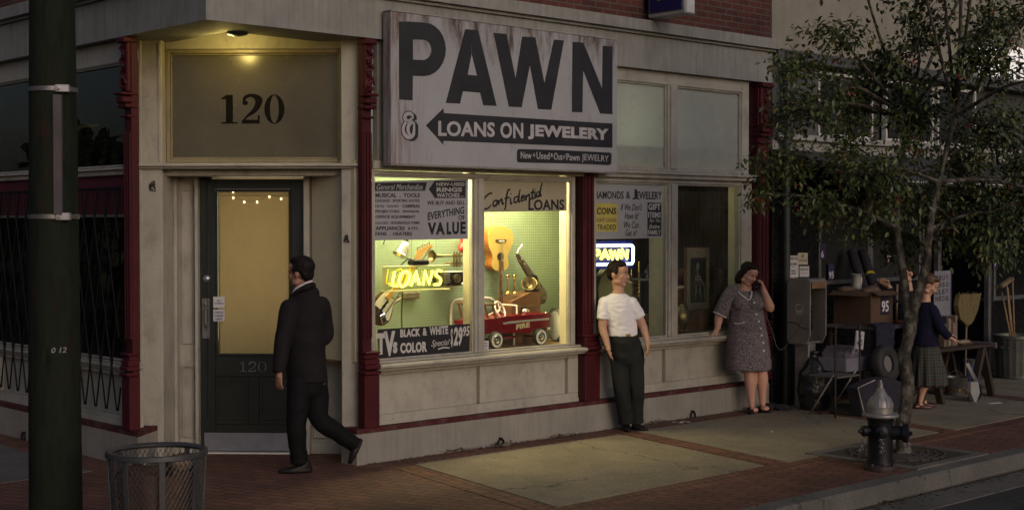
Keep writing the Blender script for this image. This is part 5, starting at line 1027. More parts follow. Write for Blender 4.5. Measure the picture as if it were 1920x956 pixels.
mb = MB(); mb.loft([(x, -1.02, tz - .30, .18, .02, 3), (x, -1.03, tz - .15, .19, .03, 3), (x, -1.03, tz + .01, .20, .035, 3), (x, -.95, tz + .04, .2, .06, 3)]); mb.fuse('blanket', mat('navy_blanket', (.012, .012, .03), .95), t, .012, 3, lambda c: .012 * noise.noise(c * 18))
t = thing('paper_sign', 'tilted white paper price sign reading 40 hung on the sale table edge', 'sign', RF.M); X = Matrix.Translation((at(1607, 637, -1.03)[0], -1.06, at(1607, 637, -1.03)[1])) @ Matrix.Rotation(R(8), 4, 'Y')
mb = MB(X); mb.box(-.085, .085, -.002, 0, -.10, .10, 0); mb.done('sheet', mat('curled_white_paper', (.42, .41, .45), .8), t); mb = MB(X); mb.text('40', -.05, .06, -.065, .01, -.0025, .001, .01, .3); mb.text('only', -.03, .05, .035, .06, -.0025, .001, 0, .3); mb.done('numeral', BINK, t)
t = thing('record_crate', 'pale crate of books and records on the shelf under the table', 'crate', RF.M); a = at(1583, 690, -.9); b_ = at(1636, 692, -.9)
mb = MB(); mb.box(a[0], b_[0], -.92, -.90, .451, .60, .003); mb.box(a[0], a[0] + .015, -.8995, -.55, .451, .60, .003); mb.box(b_[0] - .015, b_[0], -.8995, -.55, .451, .60, .003); mb.box(a[0], b_[0], -.92, -.55, .4505, .46, 0); mb.done('box', mat('pale_blue_box', (.17, .165, .21), .7), t)
mb = MB(); 
for k in range(9): mb.box(a[0] + .03 + .035 * k, a[0] + .055 + .035 * k, -.89, -.58, .462, .66 + .03 * (k % 3), .003)
mb.done('book_row', mat('faded_book_cover', (.15, .13, .17), .7, .6, 14), t)
t = thing('tyre', 'black rubber tyre propped against the goods left of the tree trunk', 'tyre', RF.M); x, z = at(1660, 682, -1.15); X = Matrix.Translation((x, -1.12, .30)) @ Matrix.Rotation(R(78), 4, 'X') @ Matrix.Rotation(R(0), 4, 'Y')
zc = max(.16, z); X = Matrix.Translation((x, -1.15, zc)) @ Matrix.Rotation(R(80), 4, 'X')
MB(X).lathe([(.10, -.05), (.15, -.07), (.20, -.06), (.215, -.03), (.215, .03), (.20, .06), (.15, .07), (.10, .05), (.10, -.05)], 32).done('rubber', RUB, t, smooth=60); MB(X).lathe([(0, .0), (.099, .0), (.099, .02), (0, .02)], 24).done('wheel_disc', mat('grey_disc', (.16, .15, .15), .5), t)
t = thing('instrument_case', 'black instrument case with pale edging leaning below the tyre', 'case', RF.M); y = -1.28; o = lambda x, yy: at(x, yy, y)
pts = [o(1608, 727), o(1640, 712), o(1668, 706), o(1690, 716), o(1694, 745), (o(1694, 745)[0], .0), (o(1618, 760)[0], .0)]
MB().prism(pts, y, y + .14).done('shell', DCLOTH, t); mb = MB(); mb.tube([(p[0], y - .002, p[1]) for p in (o(1640, 712), o(1608, 727), (o(1622, 760)[0], .01))], .006, 5); mb.done('edging', mat('pale_edging', (.35, .33, .30), .6), t)
t = thing('refuse_bag', 'full black refuse bag between the pay phone and the sale table', 'bag', RF.M); x = at(1538, 760, -.58)[0]; mb = MB(); mb.loft([(x, -.5, .0, .17, .15), (x, -.5, .18, .20, .18), (x - .01, -.5, .40, .18, .16), (x, -.5, .54, .10, .09), (x, -.5, .60, .04, .04), (x + .02, -.5, .66, .07, .05)]); mb.fuse('bag_skin', mat('black_plastic', (.012, .012, .014), .35, .3, 5), t, .014, 2, lambda c: .014 * noise.noise(c * 11) + .006 * noise.noise(c * 30))
t = thing('folding_chair', 'dark folding chair frame standing in front of the sale table', 'chair', RF.M); a, b_ = at(1567, 615, -1.12)[0], at(1612, 615, -1.12)[0]; y = -1.12; FR = mat('dark_tube', (.03, .03, .032), .4, metal=.5)
mb = MB(); zt_ = at(1590, 612, -1.12)[1]; mb.tube(smoothpath([(a, y, .0), (a, y, zt_ - .06), (a + .04, y, zt_), (b_ - .04, y, zt_), (b_, y, zt_ - .06), (b_, y, 0)], 5), .012, 8); mb.done('back_frame', FR, t, smooth=180); MB().box(a + .02, b_ - .02, y - .02, y + .36, .43, .45, .006).done('seat', mat('grey_seat', (.10, .095, .09), .6), t)
for xx in (a + .03, b_ - .03): MB().tube([(xx, y + .36, 0), (xx, y + .02, .5)], .011, 8).done('leg', mat('pale_leg', (.20, .20, .19), .5), t, smooth=180)
# the sawhorse table the bending girl works at
t = thing('sawhorse_table', 'plank table on splayed dark trestle legs beside the girl in the plaid skirt', 'table', RF.M); y = -1.05; xa = at(1700, 640, y)[0]; xb, tz2 = at(1832, 641, y)
MB().box(xa, xb, y - .25, y + .30, tz2 - .035, tz2, .004).done('table_top', DWOOD, t); MB().box(xb - .02, xb + .01, y - .26, y + .31, tz2 - .06, tz2 + .01, .004).done('edge_board', mat('grey_board', (.12, .11, .10), .7), t)
for (xa_, yy) in ((xb - .28, y - .22), (xb - .22, y + .27), (xa + .15, y - .22), (xa + .2, y + .27)):
    for s in (-1, 1): mb = MB(); a = Vector((xa_, yy, tz2 - .036)); b_ = Vector((xa_ + s * .24, yy, 0)); mb.box(-.045, .045, -.025, .025, 0, (b_ - a).length, .005, M=Matrix.Translation(b_) @ (a - b_).to_track_quat('Z', 'Y').to_matrix().to_4x4()); mb.done('leg', DWOOD, t)
BK = [(.16, .12, .08), (.06, .05, .05), (.22, .18, .12), (.10, .03, .03), (.13, .12, .12)]
x = at(1757, 600, y)[0]
for k in range(6): tk = thing('book', ('thick brown book', 'thin black book', 'tall buff book', 'dark red book', 'grey backed book', 'tan book')[k] + ' standing ' + ('first', 'second', 'third', 'fourth', 'fifth', 'last')[k] + ' in the row on the plank table', 'book', RF.M, 'books on the plank table'); h = .27 + .03 * ((k * 7) % 4); MB().box(x, x + .045, y - .1, y + .08, tz2 + .001, tz2 + h, .004).done('cover', mat('book_cover_%d' % k, BK[k % 5], .7), tk); MB().box(x + .006, x + .039, y - .096, y + .084, tz2 + .006, tz2 + h + .001, 0).done('page_block', PAPER, tk); x += .05
t = thing('letter_board', 'blue edged white letter board leaning behind the books', 'sign', RF.M); a, b_ = at(1752, 565, -.8), at(1781, 507, -.8); MB().box(a[0], b_[0] + .02, -.80, -.785, a[1] - .25, b_[1], .003).done('board', mat('pale_letter_board', (.19, .185, .22), .7), t); MB().box(b_[0] + .0205, b_[0] + .05, -.80, -.785, a[1] - .25, b_[1], .002).done('edge', VIOL, t)
mb = MB(); cw = (b_[0] - a[0]) / 4.4
for i, col in enumerate(('OPEN', 'SALE', 'USED', 'TOYS')):
    for j, ch in enumerate(col): xx = a[0] + .02 + i * cw; zz = b_[1] - .03 - (j + 1) * .085; mb.text(ch, xx, xx + cw * .7, zz, zz + .06, -.8005, .001, .03)
mb.done('lettering', BINK, t)
t = thing('corn_broom', 'yellow corn broom standing bristles up behind the plank table', 'broom', RF.M); y = -.86; o = lambda x, yy: at(x, yy, y); a = o(1812, 612); STR = mat('broom_straw', (.13, .10, .04), .9, .35, 30, .6)
mb = MB(); q = [o(1808, 608), o(1797, 598), o(1792, 572), o(1796, 552), o(1836, 550), o(1830, 580), o(1822, 600), o(1816, 608)]; mb.prism(q, y - .03, y + .03)
for k in range(40): f = random.random(); p0 = Vector((a[0] + (f - .5) * .05, y + random.uniform(-.02, .02), a[1])); p1 = Vector((o(1794 + 42 * f, 552)[0], y + random.uniform(-.035, .035), o(1812, 549 + random.uniform(-3, 6))[1])); mb.tube([p0, p0.lerp(p1, .5) + Vector((0, random.uniform(-.01, .01), 0)), p1], .005, 4)
mb.done('bristles', STR, t); b_ = o(1809, 720); MB().tube([(a[0], y, a[1] + .03), (b_[0], y, .005)], .013, 8).done('broomstick', mat('broomstick_wood', (.19, .13, .07), .6), t, smooth=180)
t = thing('egg_box', 'flat tray of small pale things on the end of the plank table', 'tray', RF.M); x, z = at(1800, 638, -1.05); MB().box(x - .12, x + .14, -1.15, -.98, tz2 + .001, tz2 + .02, .004).done('tray', CBOARD, t); mb = MB()
for k in range(10): mb.ell((x - .10 + .045 * (k % 5), -1.12 + .06 * (k // 5), tz2 + .03), (.02, .02, .022), u=8, v=6)
mb.done('egg', mat('pale_egg', (.26, .21, .16), .6), t)
t = thing('paint_can', 'paint can with a blue and white label below the plank table', 'paint can', RF.M); x = at(1823, 690, -.7)[0]; z0 = .30; X = Matrix.Translation((x, -.7, 0)); MB(X).lathe([(0, .03), (.11, .03), (.11, .36), (.115, .37), (.10, .375), (0, .37)], 24).done('can', DSTEEL, t, smooth=40); MB(X).lathe([(.1115, .10), (.1115, .31)], 24).done('label_wrap', mat('blue_label', (.05, .06, .18), .5), t, smooth=60); mb = MB(X @ Matrix.Translation((-.03, -.112, .20))); ribbon(mb, [(-.03, .05), (.02, .06), (-.02, 0), (.03, -.03), (-.03, -.07)], [.014] * 3, 0, .001); mb.done('emblem', WHITEP, t); MB(X).lathe([(0, 0), (.2, 0), (.2, .028), (0, .028)], 4).done('crate_base', DWOOD, t)
t = thing('tin_bucket', 'dented tin bucket standing under the plank table', 'bucket', RF.M); x, z = at(1795, 738, -.95); X = Matrix.Translation((x, -.92, 0)); MB(X).lathe([(0, .005), (.11, .005), (.15, .22), (.158, .23), (.148, .225), (.105, .012), (0, .012)], 24).done('bucket_body', DSTEEL, t, smooth=40); MB(X).lathe([(.122, .065), (.127, .07), (.127, .08), (.122, .085)], 24).done('hoop', BRASS, t, smooth=40); mb = MB(X); mb.tube(arc(0, .225, .152, 0, 180, 12, 0, .08), .004, 5); mb.done('handle', DSTEEL, t)
t = thing('coal_shovel', 'white handled shovel leaning blade down against the trestle leg', 'shovel', RF.M); y = -1.42; o = lambda x, yy: Vector((at(x, yy, y)[0], y, max(.004, at(x, yy, y)[1])))
mb = MB(); mb.tube([o(1811, 681), o(1829, 716)], .014, 8); mb.tube([o(1814, 680), o(1832, 714)], .012, 8); mb.done('shaft', mat('white_shaft', (.26, .25, .25), .5), t, smooth=180)
mb = MB(); mb.prism([(p.x, p.z) for p in (o(1816, 716), o(1830, 714), o(1833, 735), o(1827, 757), o(1823, 757), o(1816, 735))], y - .03, y + .02); mb.done('blade', mat('white_worn_steel', (.26, .255, .255), .45), t); mb = MB(); mb.prism([(p.x, p.z) for p in (o(1831, 714), o(1836, 722), o(1838, 740), o(1829, 757), o(1834, 735))], y - .025, y + .02); mb.done('blade_back', BLACKM, t)
# galvanised can of broom handles
t = thing('galvanised_can', 'ribbed galvanised rubbish can at the far end by the dark window', 'rubbish can', RF.M); x = at(1905, 710, -.5)[0]; zt = at(1900, 628, -.5)[1]; X = Matrix.Translation((x, -.5, 0)); n = 40; mb = MB(X)
GALV = mat('galvanised_steel', (.10, .105, .10), .5, .3, 5, .1, metal=.4); rings = []
for z, r in ((0, .25), (.03, .255), (.05, .25), (zt * .9, .285), (zt * .93, .295), (zt, .29), (zt, .28), (.05, .24)): rings.append([mb.b.verts.new(X @ Vector(((r + (.006 if k % 2 and .04 < z < zt * .92 else 0)) * math.cos(2 * math.pi * k / n), (r + (.006 if k % 2 and .04 < z < zt * .92 else 0)) * math.sin(2 * math.pi * k / n), z))) for k in range(n)])
for A, B_ in zip(rings, rings[1:]):
    for k in range(n): mb.b.faces.new((A[k], A[(k + 1) % n], B_[(k + 1) % n], B_[k]))
mb.b.faces.new(rings[-1]); mb.done('can_body', GALV, t); mb = MB(X)
for s in (-1, 1): mb.tube([(s * .285, -.05, zt * .75), (s * .32, -.05, zt * .72), (s * .32, .05, zt * .72), (s * .285, .05, zt * .75)], .008, 6)
mb.done('handle', GALV, t)
SW = mat('straw_handle', (.20, .13, .06), .6, .2); ci, cj = x, -.5
for k, (px, py, lab) in enumerate(((1885, 548, 'wooden broom handle leaning furthest left out of the galvanised can'), (1892, 540, 'wooden broom handle second from the left in the galvanised can'), (1897, 524, 'long broom handle standing steepest in the galvanised can'), (1882, 530, 'broom with a pale brush head sticking out of the galvanised can'))):
    t = thing('push_broom' if k == 3 else 'broom_handle', lab, 'broom', RF.M, 'brooms in the galvanised can'); a = at(px, py, -.5); MB().tube([(a[0], -.45 - .03 * k, a[1]), (ci + .05 * (k - 1.5), cj + .04 * k - .06, .08)], .013, 8).done('stick', SW, t, smooth=180)
    if k == 3:
        mb = MB(); mb.box(-.16, .16, -.03, .03, -.02, .03, .006, M=Matrix.Translation((a[0], -.54, a[1])) @ Matrix.Rotation(R(-18), 4, 'Y')); mb.done('brush_head', mat('brush_block', (.17, .135, .08), .8, .3, 20), t)
t = thing('white_scrap', 'strip of pale paper lying on the pavement before the plank table', 'litter', None); g_ = gnd(1865, 757); MB(Matrix.Translation((g_.x, g_.y, .009)) @ Matrix.Rotation(R(30), 4, 'Z')).box(-.10, .10, -.03, .03, 0, .004, .001).done('scrap', PAPER, t)
# ---------------------------------------------------------------- people
SKIN = mat('skin', (.50, .285, .20), .5, .1, 7, .08, spec=.4); SKINP = mat('rosy_skin', (.56, .31, .235), .5, .1, 7, .08, spec=.4); LIPS = mat('lip_skin', (.30, .09, .075), .45); EYEW = mat('eye_white', (.6, .58, .55), .3, .02); EYED = mat('iris', (.02, .014, .010), .2)
HAIR = mat('dark_hair', (.016, .010, .007), .6, .5, 30, .6, spec=.2); BLKSHOE = mat('black_leather', (.009, .008, .008), .45, .3, 8, .1, spec=.25)
def cloth(name, col, var=.15, sc=8, rough=.9, b=.2): return mat(name, col, rough, var, sc, b, fine=120, spec=.18)
def folds(a=.006, f=9, st=(1, 1, .6), seed=0.0):
    s_ = Vector((seed, seed * 1.7, -seed))
    return lambda c: a * (1.0 - 2.0 * abs(noise.noise(Vector((c.x * f * st[0], c.y * f * st[1], c.z * f * st[2])) + s_))) + a * .5 * noise.noise(c * f * 2.3 + s_)
def limb(mb, pts, rs, seg=14, end=True):
    pts = [Vector(p) for p in pts]; mb.tube(pts, rs, seg); mb.ell(pts[0], (rs[0],) * 3)
    if end: mb.ell(pts[-1], (rs[-1] * .98,) * 3)
class Pose:
    def __init__(s, px0, py0): s.px0, s.py0 = px0, py0; s.o = gnd(px0, py0); s.k = FPX / s.o.y
    def __call__(s, px, py, y=0.0):
        k = FPX / (s.o.y + y); return Vector(((px - s.px0) / s.k + (px - 960) / FPX * y * 0, y, (s.py0 - py) / s.k))
def headrot(yaw, pitch=0, roll=0): return Matrix.Rotation(R(roll), 3, 'Y') @ Matrix.Rotation(R(yaw), 3, 'Z') @ Matrix.Rotation(R(pitch), 3, 'X')
def head(mb, c, rot, k=1.0, fat=0.0, nose=1.0):
    H = Matrix.Translation(c) @ rot.to_4x4() @ Matrix.Scale(k, 4)
    E = lambda p, r: mb.ell(p, r, M=H, u=20, v=14)
    E((0, .012, .035), (.074, .094, .093)); E((0, -.028, -.03), (.060 + fat, .066, .080)); E((0, -.068, -.088), (.027 + fat, .026, .024)); E((0, -.03, -.075), (.048 + fat, .05, .035 + fat * .6))
    for s in (-1, 1):
        E((s * .036, -.068, -.018), (.027 + fat * .6, .026, .028)); E((s * .028, -.084, .030), (.028, .014, .010)); E((s * .077, .008, -.006), (.010, .021, .032)); E((s * .052, -.02, -.068), (.022 + fat, .035, .025)); E((s * .014, -.098, -.024), (.010, .012, .008))
    mb.tube([(0, -.088, .028), (0, -.102, .002), (0, -.116, -.020), (0, -.100, -.028)], [.010, .012, .0145, .008], 10, M=H); E((0, -.092, -.052), (.024, .010, .009)); E((0, -.088, -.063), (.022, .011, .008)); E((0, -.07, .06), (.055, .03, .035))
    return H
def face_bits(parent, H, brow=HAIR, smile=0.0):
    for s in (-1, 1):
        MB(H).ell((s * .030, -.0835, .012), (.0125, .009, .0065), u=12, v=8).done('eye', EYEW, parent, smooth=180); MB(H).ell((s * .030, -.0905, .012), (.0062, .003, .0062), u=10, v=6).done('iris', EYED, parent)
        mb = MB(H); mb.tube([(s * .014, -.0985, .030), (s * .032, -.098, .036), (s * .050, -.084, .030)], [.004, .005, .003], 6); mb.done('eyebrow', brow, parent)
    mb = MB(H); mb.tube([(-.024 - smile * .008, -.092, -.055 + smile * .008), (-.010, -.1015, -.0565), (0, -.1025, -.058), (.010, -.1015, -.0565), (.024 + smile * .008, -.092, -.055 + smile * .008)], [.002, .005, .0055, .005, .002], 8); mb.done('lips', LIPS, parent)
def hand(mb, w, d, n, side, curl=.4, k=1.0, spread=.0):
    d = d.normalized(); n = (n - d * n.dot(d)).normalized(); lat = d.cross(n).normalized()
    rt = Matrix((lat, n, d)).transposed()
    mb.ell(w + d * .045 * k, (.041 * k, .017 * k, .056 * k), rot=rt); mb.tube([w - d * .05 * k, w, w + d * .04 * k], [.027 * k, .024 * k, .03 * k], 10)
    for i in range(4):
        b = w + d * .082 * k + lat * (-.030 + .020 * i) * k; dd = (d + lat * (i - 1.5) * .07 * (1 + spread)).normalized(); L = (.068, .078, .074, .058)[i if side > 0 else 3 - i] * k; pts = [b - d * .03 * k, b]; a = 0
        for j in range(3):
            a += curl * (.55 + .25 * j); v = dd * math.cos(a) + n * math.sin(a); pts.append(pts[-1] + v * L * (.45, .32, .23)[j])
        mb.tube(pts, [.0098 * k, .0098 * k, .0092 * k, .0085 * k, .007 * k], 8)
    b = w + d * .02 * k - lat * side * .026 * k; v1 = (d * .75 - lat * side * .6 + n * .35).normalized(); v2 = (d * .9 - lat * side * .15 + n * (.35 + curl * .3)).normalized()
    mb.tube([b, b + v1 * .045 * k, b + v1 * .045 * k + v2 * .034 * k, b + v1 * .045 * k + v2 * .060 * k], [.014 * k, .0125 * k, .0105 * k, .008 * k], 8)
def shoe(name, parent, heel, toe, m, k=1.0, h=.075, tilt=None):
    d = (toe - heel); L = d.length; ang = math.atan2(d.y, d.x); X = Matrix.Translation(heel) @ Matrix.Rotation(ang, 4, 'Z') @ (Matrix.Rotation(-math.asin(max(-1, min(1, d.z / L))), 4, 'Y'))
    mb = MB(X); mb.loft([(.36 * L, 0, .002, .47 * L + .0, .040 * k), (.37 * L, 0, .02, .49 * L, .045 * k), (.36 * L, 0, .034, .47 * L, .043 * k), (.22 * L, 0, .055, .31 * L, .040 * k), (.10 * L, 0, h, .16 * L, .036 * k), (.07 * L, 0, h + .03, .13 * L, .034 * k)]); return mb.fuse(name, m, parent, .008, 3)
# --- man in the white T-shirt, leaning on the red pilaster
T = Pose(1188, 806); t = thing('person', 'man in a white T-shirt and dark trousers leaning on the red pilaster with a cigarette', 'person', Matrix.Translation(T.o))
Y0 = -.13
hr = headrot(62, 2, 2); hc = T(1156, 513, Y0 + .01)
mb = MB(); H = head(mb, hc, hr, 1.04)
mb.tube([hc + Vector((-.012, .02, -.05)), T(1158, 541, Y0 + .02), T(1156, 556, Y0 + .03)], [.056, .056, .075], 14)
shL, elL, wrL = T(1131, 565, Y0 - .0), T(1128, 612, Y0 - .02), T(1137, 645, Y0 - .07); shR, elR, wrR = T(1183, 566, Y0 + .01), T(1203, 608, Y0 + .02), T(1211, 636, Y0 - .03)
limb(mb, smoothpath([shL, shL.lerp(elL, .5), elL, elL.lerp(wrL, .4), wrL], 4), [.044, .046, .047, .047, .047, .047, .046, .045, .043, .042, .042, .041, .039, .036, .033, .030, .028], 14)
limb(mb, smoothpath([shR, shR.lerp(elR, .5), elR, elR.lerp(wrR, .4), wrR], 4), [.044, .046, .047, .047, .047, .047, .046, .045, .043, .042, .042, .041, .039, .036, .033, .030, .028], 14)
hand(mb, wrR, Vector((.10, -.15, -1)), Vector((-.75, .3, 0)), -1, .42, .98); hand(mb, wrL, Vector((.2, -.1, -1)), Vector((.9, .1, 0)), 1, .3, .95)
cx = lambda px, py: T(px, py)[0]
mb.loft([(*T(1172, 655, Y0 + .05)[:2], T(0, 655)[2], .13, .09), (*T(1166, 630, Y0 + .03)[:2], T(0, 630)[2], .13, .09), (*T(1160, 590, Y0 + .02)[:2], T(0, 590)[2], .15, .09), (*T(1157, 558, Y0 + .02)[:2], T(0, 558)[2], .13, .06), (*T(1156, 549, Y0 + .02)[:2], T(0, 549)[2], .07, .055)])
hipL, knL, anL = T(1159, 665, Y0 + .06), T(1164, 727, -.10), T(1173, 789, -.03); hipR, knR, anR = T(1187, 663, Y0 + .06), T(1192, 725, -.08), T(1193, 788, .0)
for h_, k_, a_ in ((hipL, knL, anL), (hipR, knR, anR)): limb(mb, [h_, k_, a_], [.07, .045, .035], 12)
body = mb.fuse('body', SKIN, t, .0065, 4); face_bits(t, H)
mb = MB(H); E = lambda p, r: mb.ell(p, r, u=20, v=14)
E((0, .026, .052), (.080, .090, .086)); E((0, -.01, .100), (.062, .075, .036)); E((.0, .06, .0), (.068, .045, .06))
for s in (-1, 1): E((s * .070, -.004, .03), (.012, .028, .035))
mb.fuse('hair', HAIR, t, .006, 3, folds(.003, 40, (1, 1, .5)))
TEE = cloth('white_cotton', (.80, .79, .83), .04, 5, .85)
mb = MB()
S = lambda px, py, rx, ry, dy=0: (T(px, py, Y0)[0], Y0 + .02 + dy, T(px, py)[2], rx, ry)
mb.loft([S(1166, 627, .146, .104), S(1165, 612, .149, .106), S(1162, 592, .158, .112), S(1159, 577, .168, .112), S(1157, 565, .166, .100), S(1156.5, 556, .138, .082), S(1156.5, 550.5, .092, .066), S(1157, 548.5, .07, .058)], 28)
for a, b_, r in ((shL, elL, 1), (shR, elR, 1)): mb.tube([a + Vector((0, 0, .0)), a.lerp(b_, .3), a.lerp(b_, .66)], [.060, .066, .068], 16); mb.ell(a, (.060,) * 3)
mb.ell(S(1157, 559, 0, 0)[:3], (.155, .085, .045))
mb.fuse('t_shirt', TEE, t, .009, 5, folds(.0042, 11, (1, 1, 2.0), 3.1))
TRO = cloth('charcoal_trousers', (.018, .020, .0195), .2, 6, .8)
mb = MB(); P_ = lambda px, py, rx, ry, dy=0: (T(px, py, Y0)[0], Y0 + .04 + dy, T(px, py)[2], rx, ry)
mb.loft([P_(1174, 688, .10, .07, .02), P_(1173, 678, .155, .11, .02), P_(1172, 668, .175, .125, .02), P_(1171, 655, .178, .128, .02), P_(1168.5, 638, .160, .118), P_(1166, 623, .150, .110)], 28)
for h_, k_, a_, sx in ((hipL, knL, anL, -1), (hipR, knR, anR, 1)): limb(mb, smoothpath([h_ + Vector((sx * .01, 0, .02)), h_.lerp(k_, .5), k_, k_.lerp(a_, .5), a_ + Vector((0, 0, -.015))], 4), [.088, .092, .092, .090, .087, .084, .081, .079, .077, .075, .073, .071, .070, .069, .068, .068, .070], 16, False)
mb.fuse('trousers', TRO, t, .009, 4, folds(.010, 6, (1, 1, .8), 7.7))
mb = MB(); b0, b1 = P_(1166.5, 626, 0, 0), P_(1166, 622, 0, 0)
mb.loft([(b0[0], b0[1], b0[2] - .008, .156, .116), (b1[0], b1[1], b1[2] + .006, .155, .115)], 28); mb.done('belt', BLKSHOE, t, smooth=50); MB().box(b0[0] + .02, b0[0] + .065, b0[1] - .125, b0[1] - .112, b0[2] - .008, b0[2] + .022, .003).done('buckle', BRASS, t)
shoe('shoe', t, Vector((anL.x, .03, 0)), Vector((T(1176, 806)[0], -.20, 0)), BLKSHOE); shoe('shoe', t, Vector((anR.x - .03, .0, 0)), Vector((T(1219, 803)[0], -.10, 0)), BLKSHOE)
MB(H).tube([(.012, -.098, -.056), (.020, -.150, -.068)], .0042, 8).done('cigarette', mat('cigarette_paper', (.75, .72, .68), .7), t)
# --- woman on the telephone
T = Pose(1416, 774); t = thing('person', 'woman in a grey print dress holding a phone receiver, one hand on the sill', 'person', Matrix.Translation(T.o)); Y0 = .0
hc = T(1402, 514, Y0); hr = headrot(36, 14, 14)
mb = MB(); H = head(mb, hc, hr, 1.0, .009)
mb.tube([hc + Vector((-.015, .02, -.06)), T(1396, 541, Y0 + .02), T(1394, 553, Y0 + .03)], [.062, .064, .085], 14)
shL, elL, wrL = T(1368, 548, Y0 + .01), T(1348, 592, Y0 + .0), T(1343, 617, Y0 - .03); shR, elR, wrR = T(1424, 556, Y0 + .0), T(1441, 575, Y0 - .08), T(1428, 541, Y0 - .10)
ar = [.062, .060, .058, .056, .055, .054, .053, .052, .051, .049, .047, .045, .042, .038, .034, .031, .028]
limb(mb, smoothpath([shL, shL.lerp(elL, .5), elL, elL.lerp(wrL, .5), wrL], 4), ar, 14)
limb(mb, smoothpath([shR, shR.lerp(elR, .5), elR, elR.lerp(wrR, .4), wrR], 4), [r * 1.05 for r in ar], 14)
hand(mb, wrL, Vector((-.55, -.25, -.45)), Vector((.1, -.15, -1)), -1, .22, .92); hand(mb, wrR, Vector((-.25, -.1, 1)), Vector((-.9, .25, -.1)), 1, .85, .92)
mb.loft([(*T(1405, 640, Y0 + .02)[:2], T(0, 640)[2], .17, .12), (*T(1400, 585, Y0 + .02)[:2], T(0, 585)[2], .16, .12), (*T(1396, 555, Y0 + .02)[:2], T(0, 555)[2], .17, .08), (*T(1395, 546, Y0 + .02)[:2], T(0, 546)[2], .09, .07)])
hipL, knL, anL = T(1398, 645, Y0 + .02), T(1406, 705, -.01), T(1409, 758, .0); hipR, knR, anR = T(1420, 645, Y0 + .03), T(1429, 705, .03), T(1431, 756, .04)
lg = [.09, .085, .08, .074, .068, .064, .063, .066, .069, .070, .067, .060, .052, .046, .041, .037, .036]
for h_, k_, a_ in ((hipL, knL, anL), (hipR, knR, anR)):
    limb(mb, smoothpath([h_, h_.lerp(k_, .5), k_, k_.lerp(a_, .5), a_], 4), lg, 14); mb.ell(a_ + Vector((.02, -.03, -.055)), (.05, .06, .03))
mb.fuse('body', SKINP, t, .0065, 4); face_bits(t, H, smile=1.0)
mb = MB(H); E = lambda p, r: mb.ell(p, r, u=20, v=14)
E((0, .028, .052), (.086, .094, .086)); E((-.01, .0, .098), (.064, .078, .034)); E((0, .070, -.04), (.080, .05, .085)); E((-.058, .045, -.07), (.042, .050, .07)); E((.055, .05, -.05), (.030, .045, .05))
for s in (-1, 1): E((s * .076, .02, .02), (.016, .04, .06))
mb.fuse('hair', HAIR, t, .006, 3, folds(.006, 28, (1, 1, .6), 2))
def dressmat():
    m, nt, b = new('speckled_print_dress'); c = coords(nt); v = nd(nt, 'TexVoronoi', i_Scale=85); nt.links.new(c, v.inputs['Vector'])
    f = ramp(nt, v.outputs['Distance'], [(.22, (1, 1, 1)), (.36, (0, 0, 0))]); base = ramp(nt, noi(nt, c, 60, 3), [(.35, (.085, .070, .085)), (.65, (.15, .125, .14))])
    nt.links.new(mixc(nt, f, base, (.44, .41, .41)), b.inputs['Base Color']); b.inputs['Roughness'].default_value = .9; return m
DR = dressmat(); mb = MB(); S = lambda px, py, rx, ry, dy=0: (T(px, py)[0], Y0 + .02 + dy, T(px, py)[2], rx, ry)
mb.loft([S(1404, 693, .245, .20, .01), S(1404, 684, .247, .20), S(1403, 660, .238, .19), S(1402, 632, .225, .175), S(1401, 610, .208, .16), S(1400, 590, .190, .145), S(1399, 578, .188, .145), S(1397, 566, .19, .14), S(1395, 556, .178, .11), S(1394, 549, .11, .08), S(1395, 545, .085, .075)], 32)
for s in (-.075, .075): mb.ell(Vector(S(1400, 569, 0, 0)[:3]) + Vector((s, -.085, 0)), (.095, .085, .085))
mb.ell(Vector(S(1403, 610, 0, 0)[:3]) + Vector((0, -.07, 0)), (.16, .11, .13))
mb.tube([shL + Vector((.02, 0, .0)), shL.lerp(elL, .4), shL.lerp(elL, .93)], [.078, .080, .078], 16); mb.ell(shL + Vector((.02, 0, 0)), (.078,) * 3); mb.tube([shR + Vector((-.03, 0, .0)), shR.lerp(elR, .25), shR.lerp(elR, .45)], [.076, .078, .076], 16); mb.ell(shR + Vector((-.03, 0, 0)), (.076,) * 3)
dress = mb.fuse('dress', DR, t, .009, 5, folds(.008, 7, (1, 1, .45), 5.5))
TRIM = mat('white_lace', (.60, .56, .56), .8, .15, 30)
mb = MB(); n0 = Vector(S(1396, 546, 0, 0)[:3]); mb.tube(smoothpath([n0 + Vector(p) for p in ((-.085, .02, .035), (-.08, -.06, .0), (-.035, -.115, -.045), (.03, -.135, -.085), (.055, -.11, -.03), (.07, -.06, .005))], 5), .009, 6); mb.done('collar_trim', TRIM, t)
c_ = shL.lerp(elL, .93); dd = (elL - shL).normalized(); q = Matrix.Translation(c_) @ dd.to_track_quat('Z', 'Y').to_matrix().to_4x4(); MB(q).lathe([(.080, -.008), (.084, 0), (.080, .01)], 20).done('sleeve_trim', TRIM, t)
BT = mat('pearl_button', (.7, .68, .66), .3); fr = lambda px, py: Vector((T(px, py)[0], 0, T(px, py)[2]))
dg_ = bpy.context.evaluated_depsgraph_get()
def onto(px, py, o):            # nearest point of the garment's front at a given place
    p = fr(px, py); hit, loc, n_, i_ = o.ray_cast(Vector((p.x, -2, p.z)), Vector((0, 1, 0))); return loc if hit else p
for px, py in ((1404, 554), (1409, 565), (1414, 587), (1418, 600), (1422, 613), (1424, 626), (1427, 640), (1428, 655)): MB().ell(onto(px, py, dress) + Vector((0, -.003, 0)), (.011, .006, .011), u=10, v=6).done('button', BT, t)
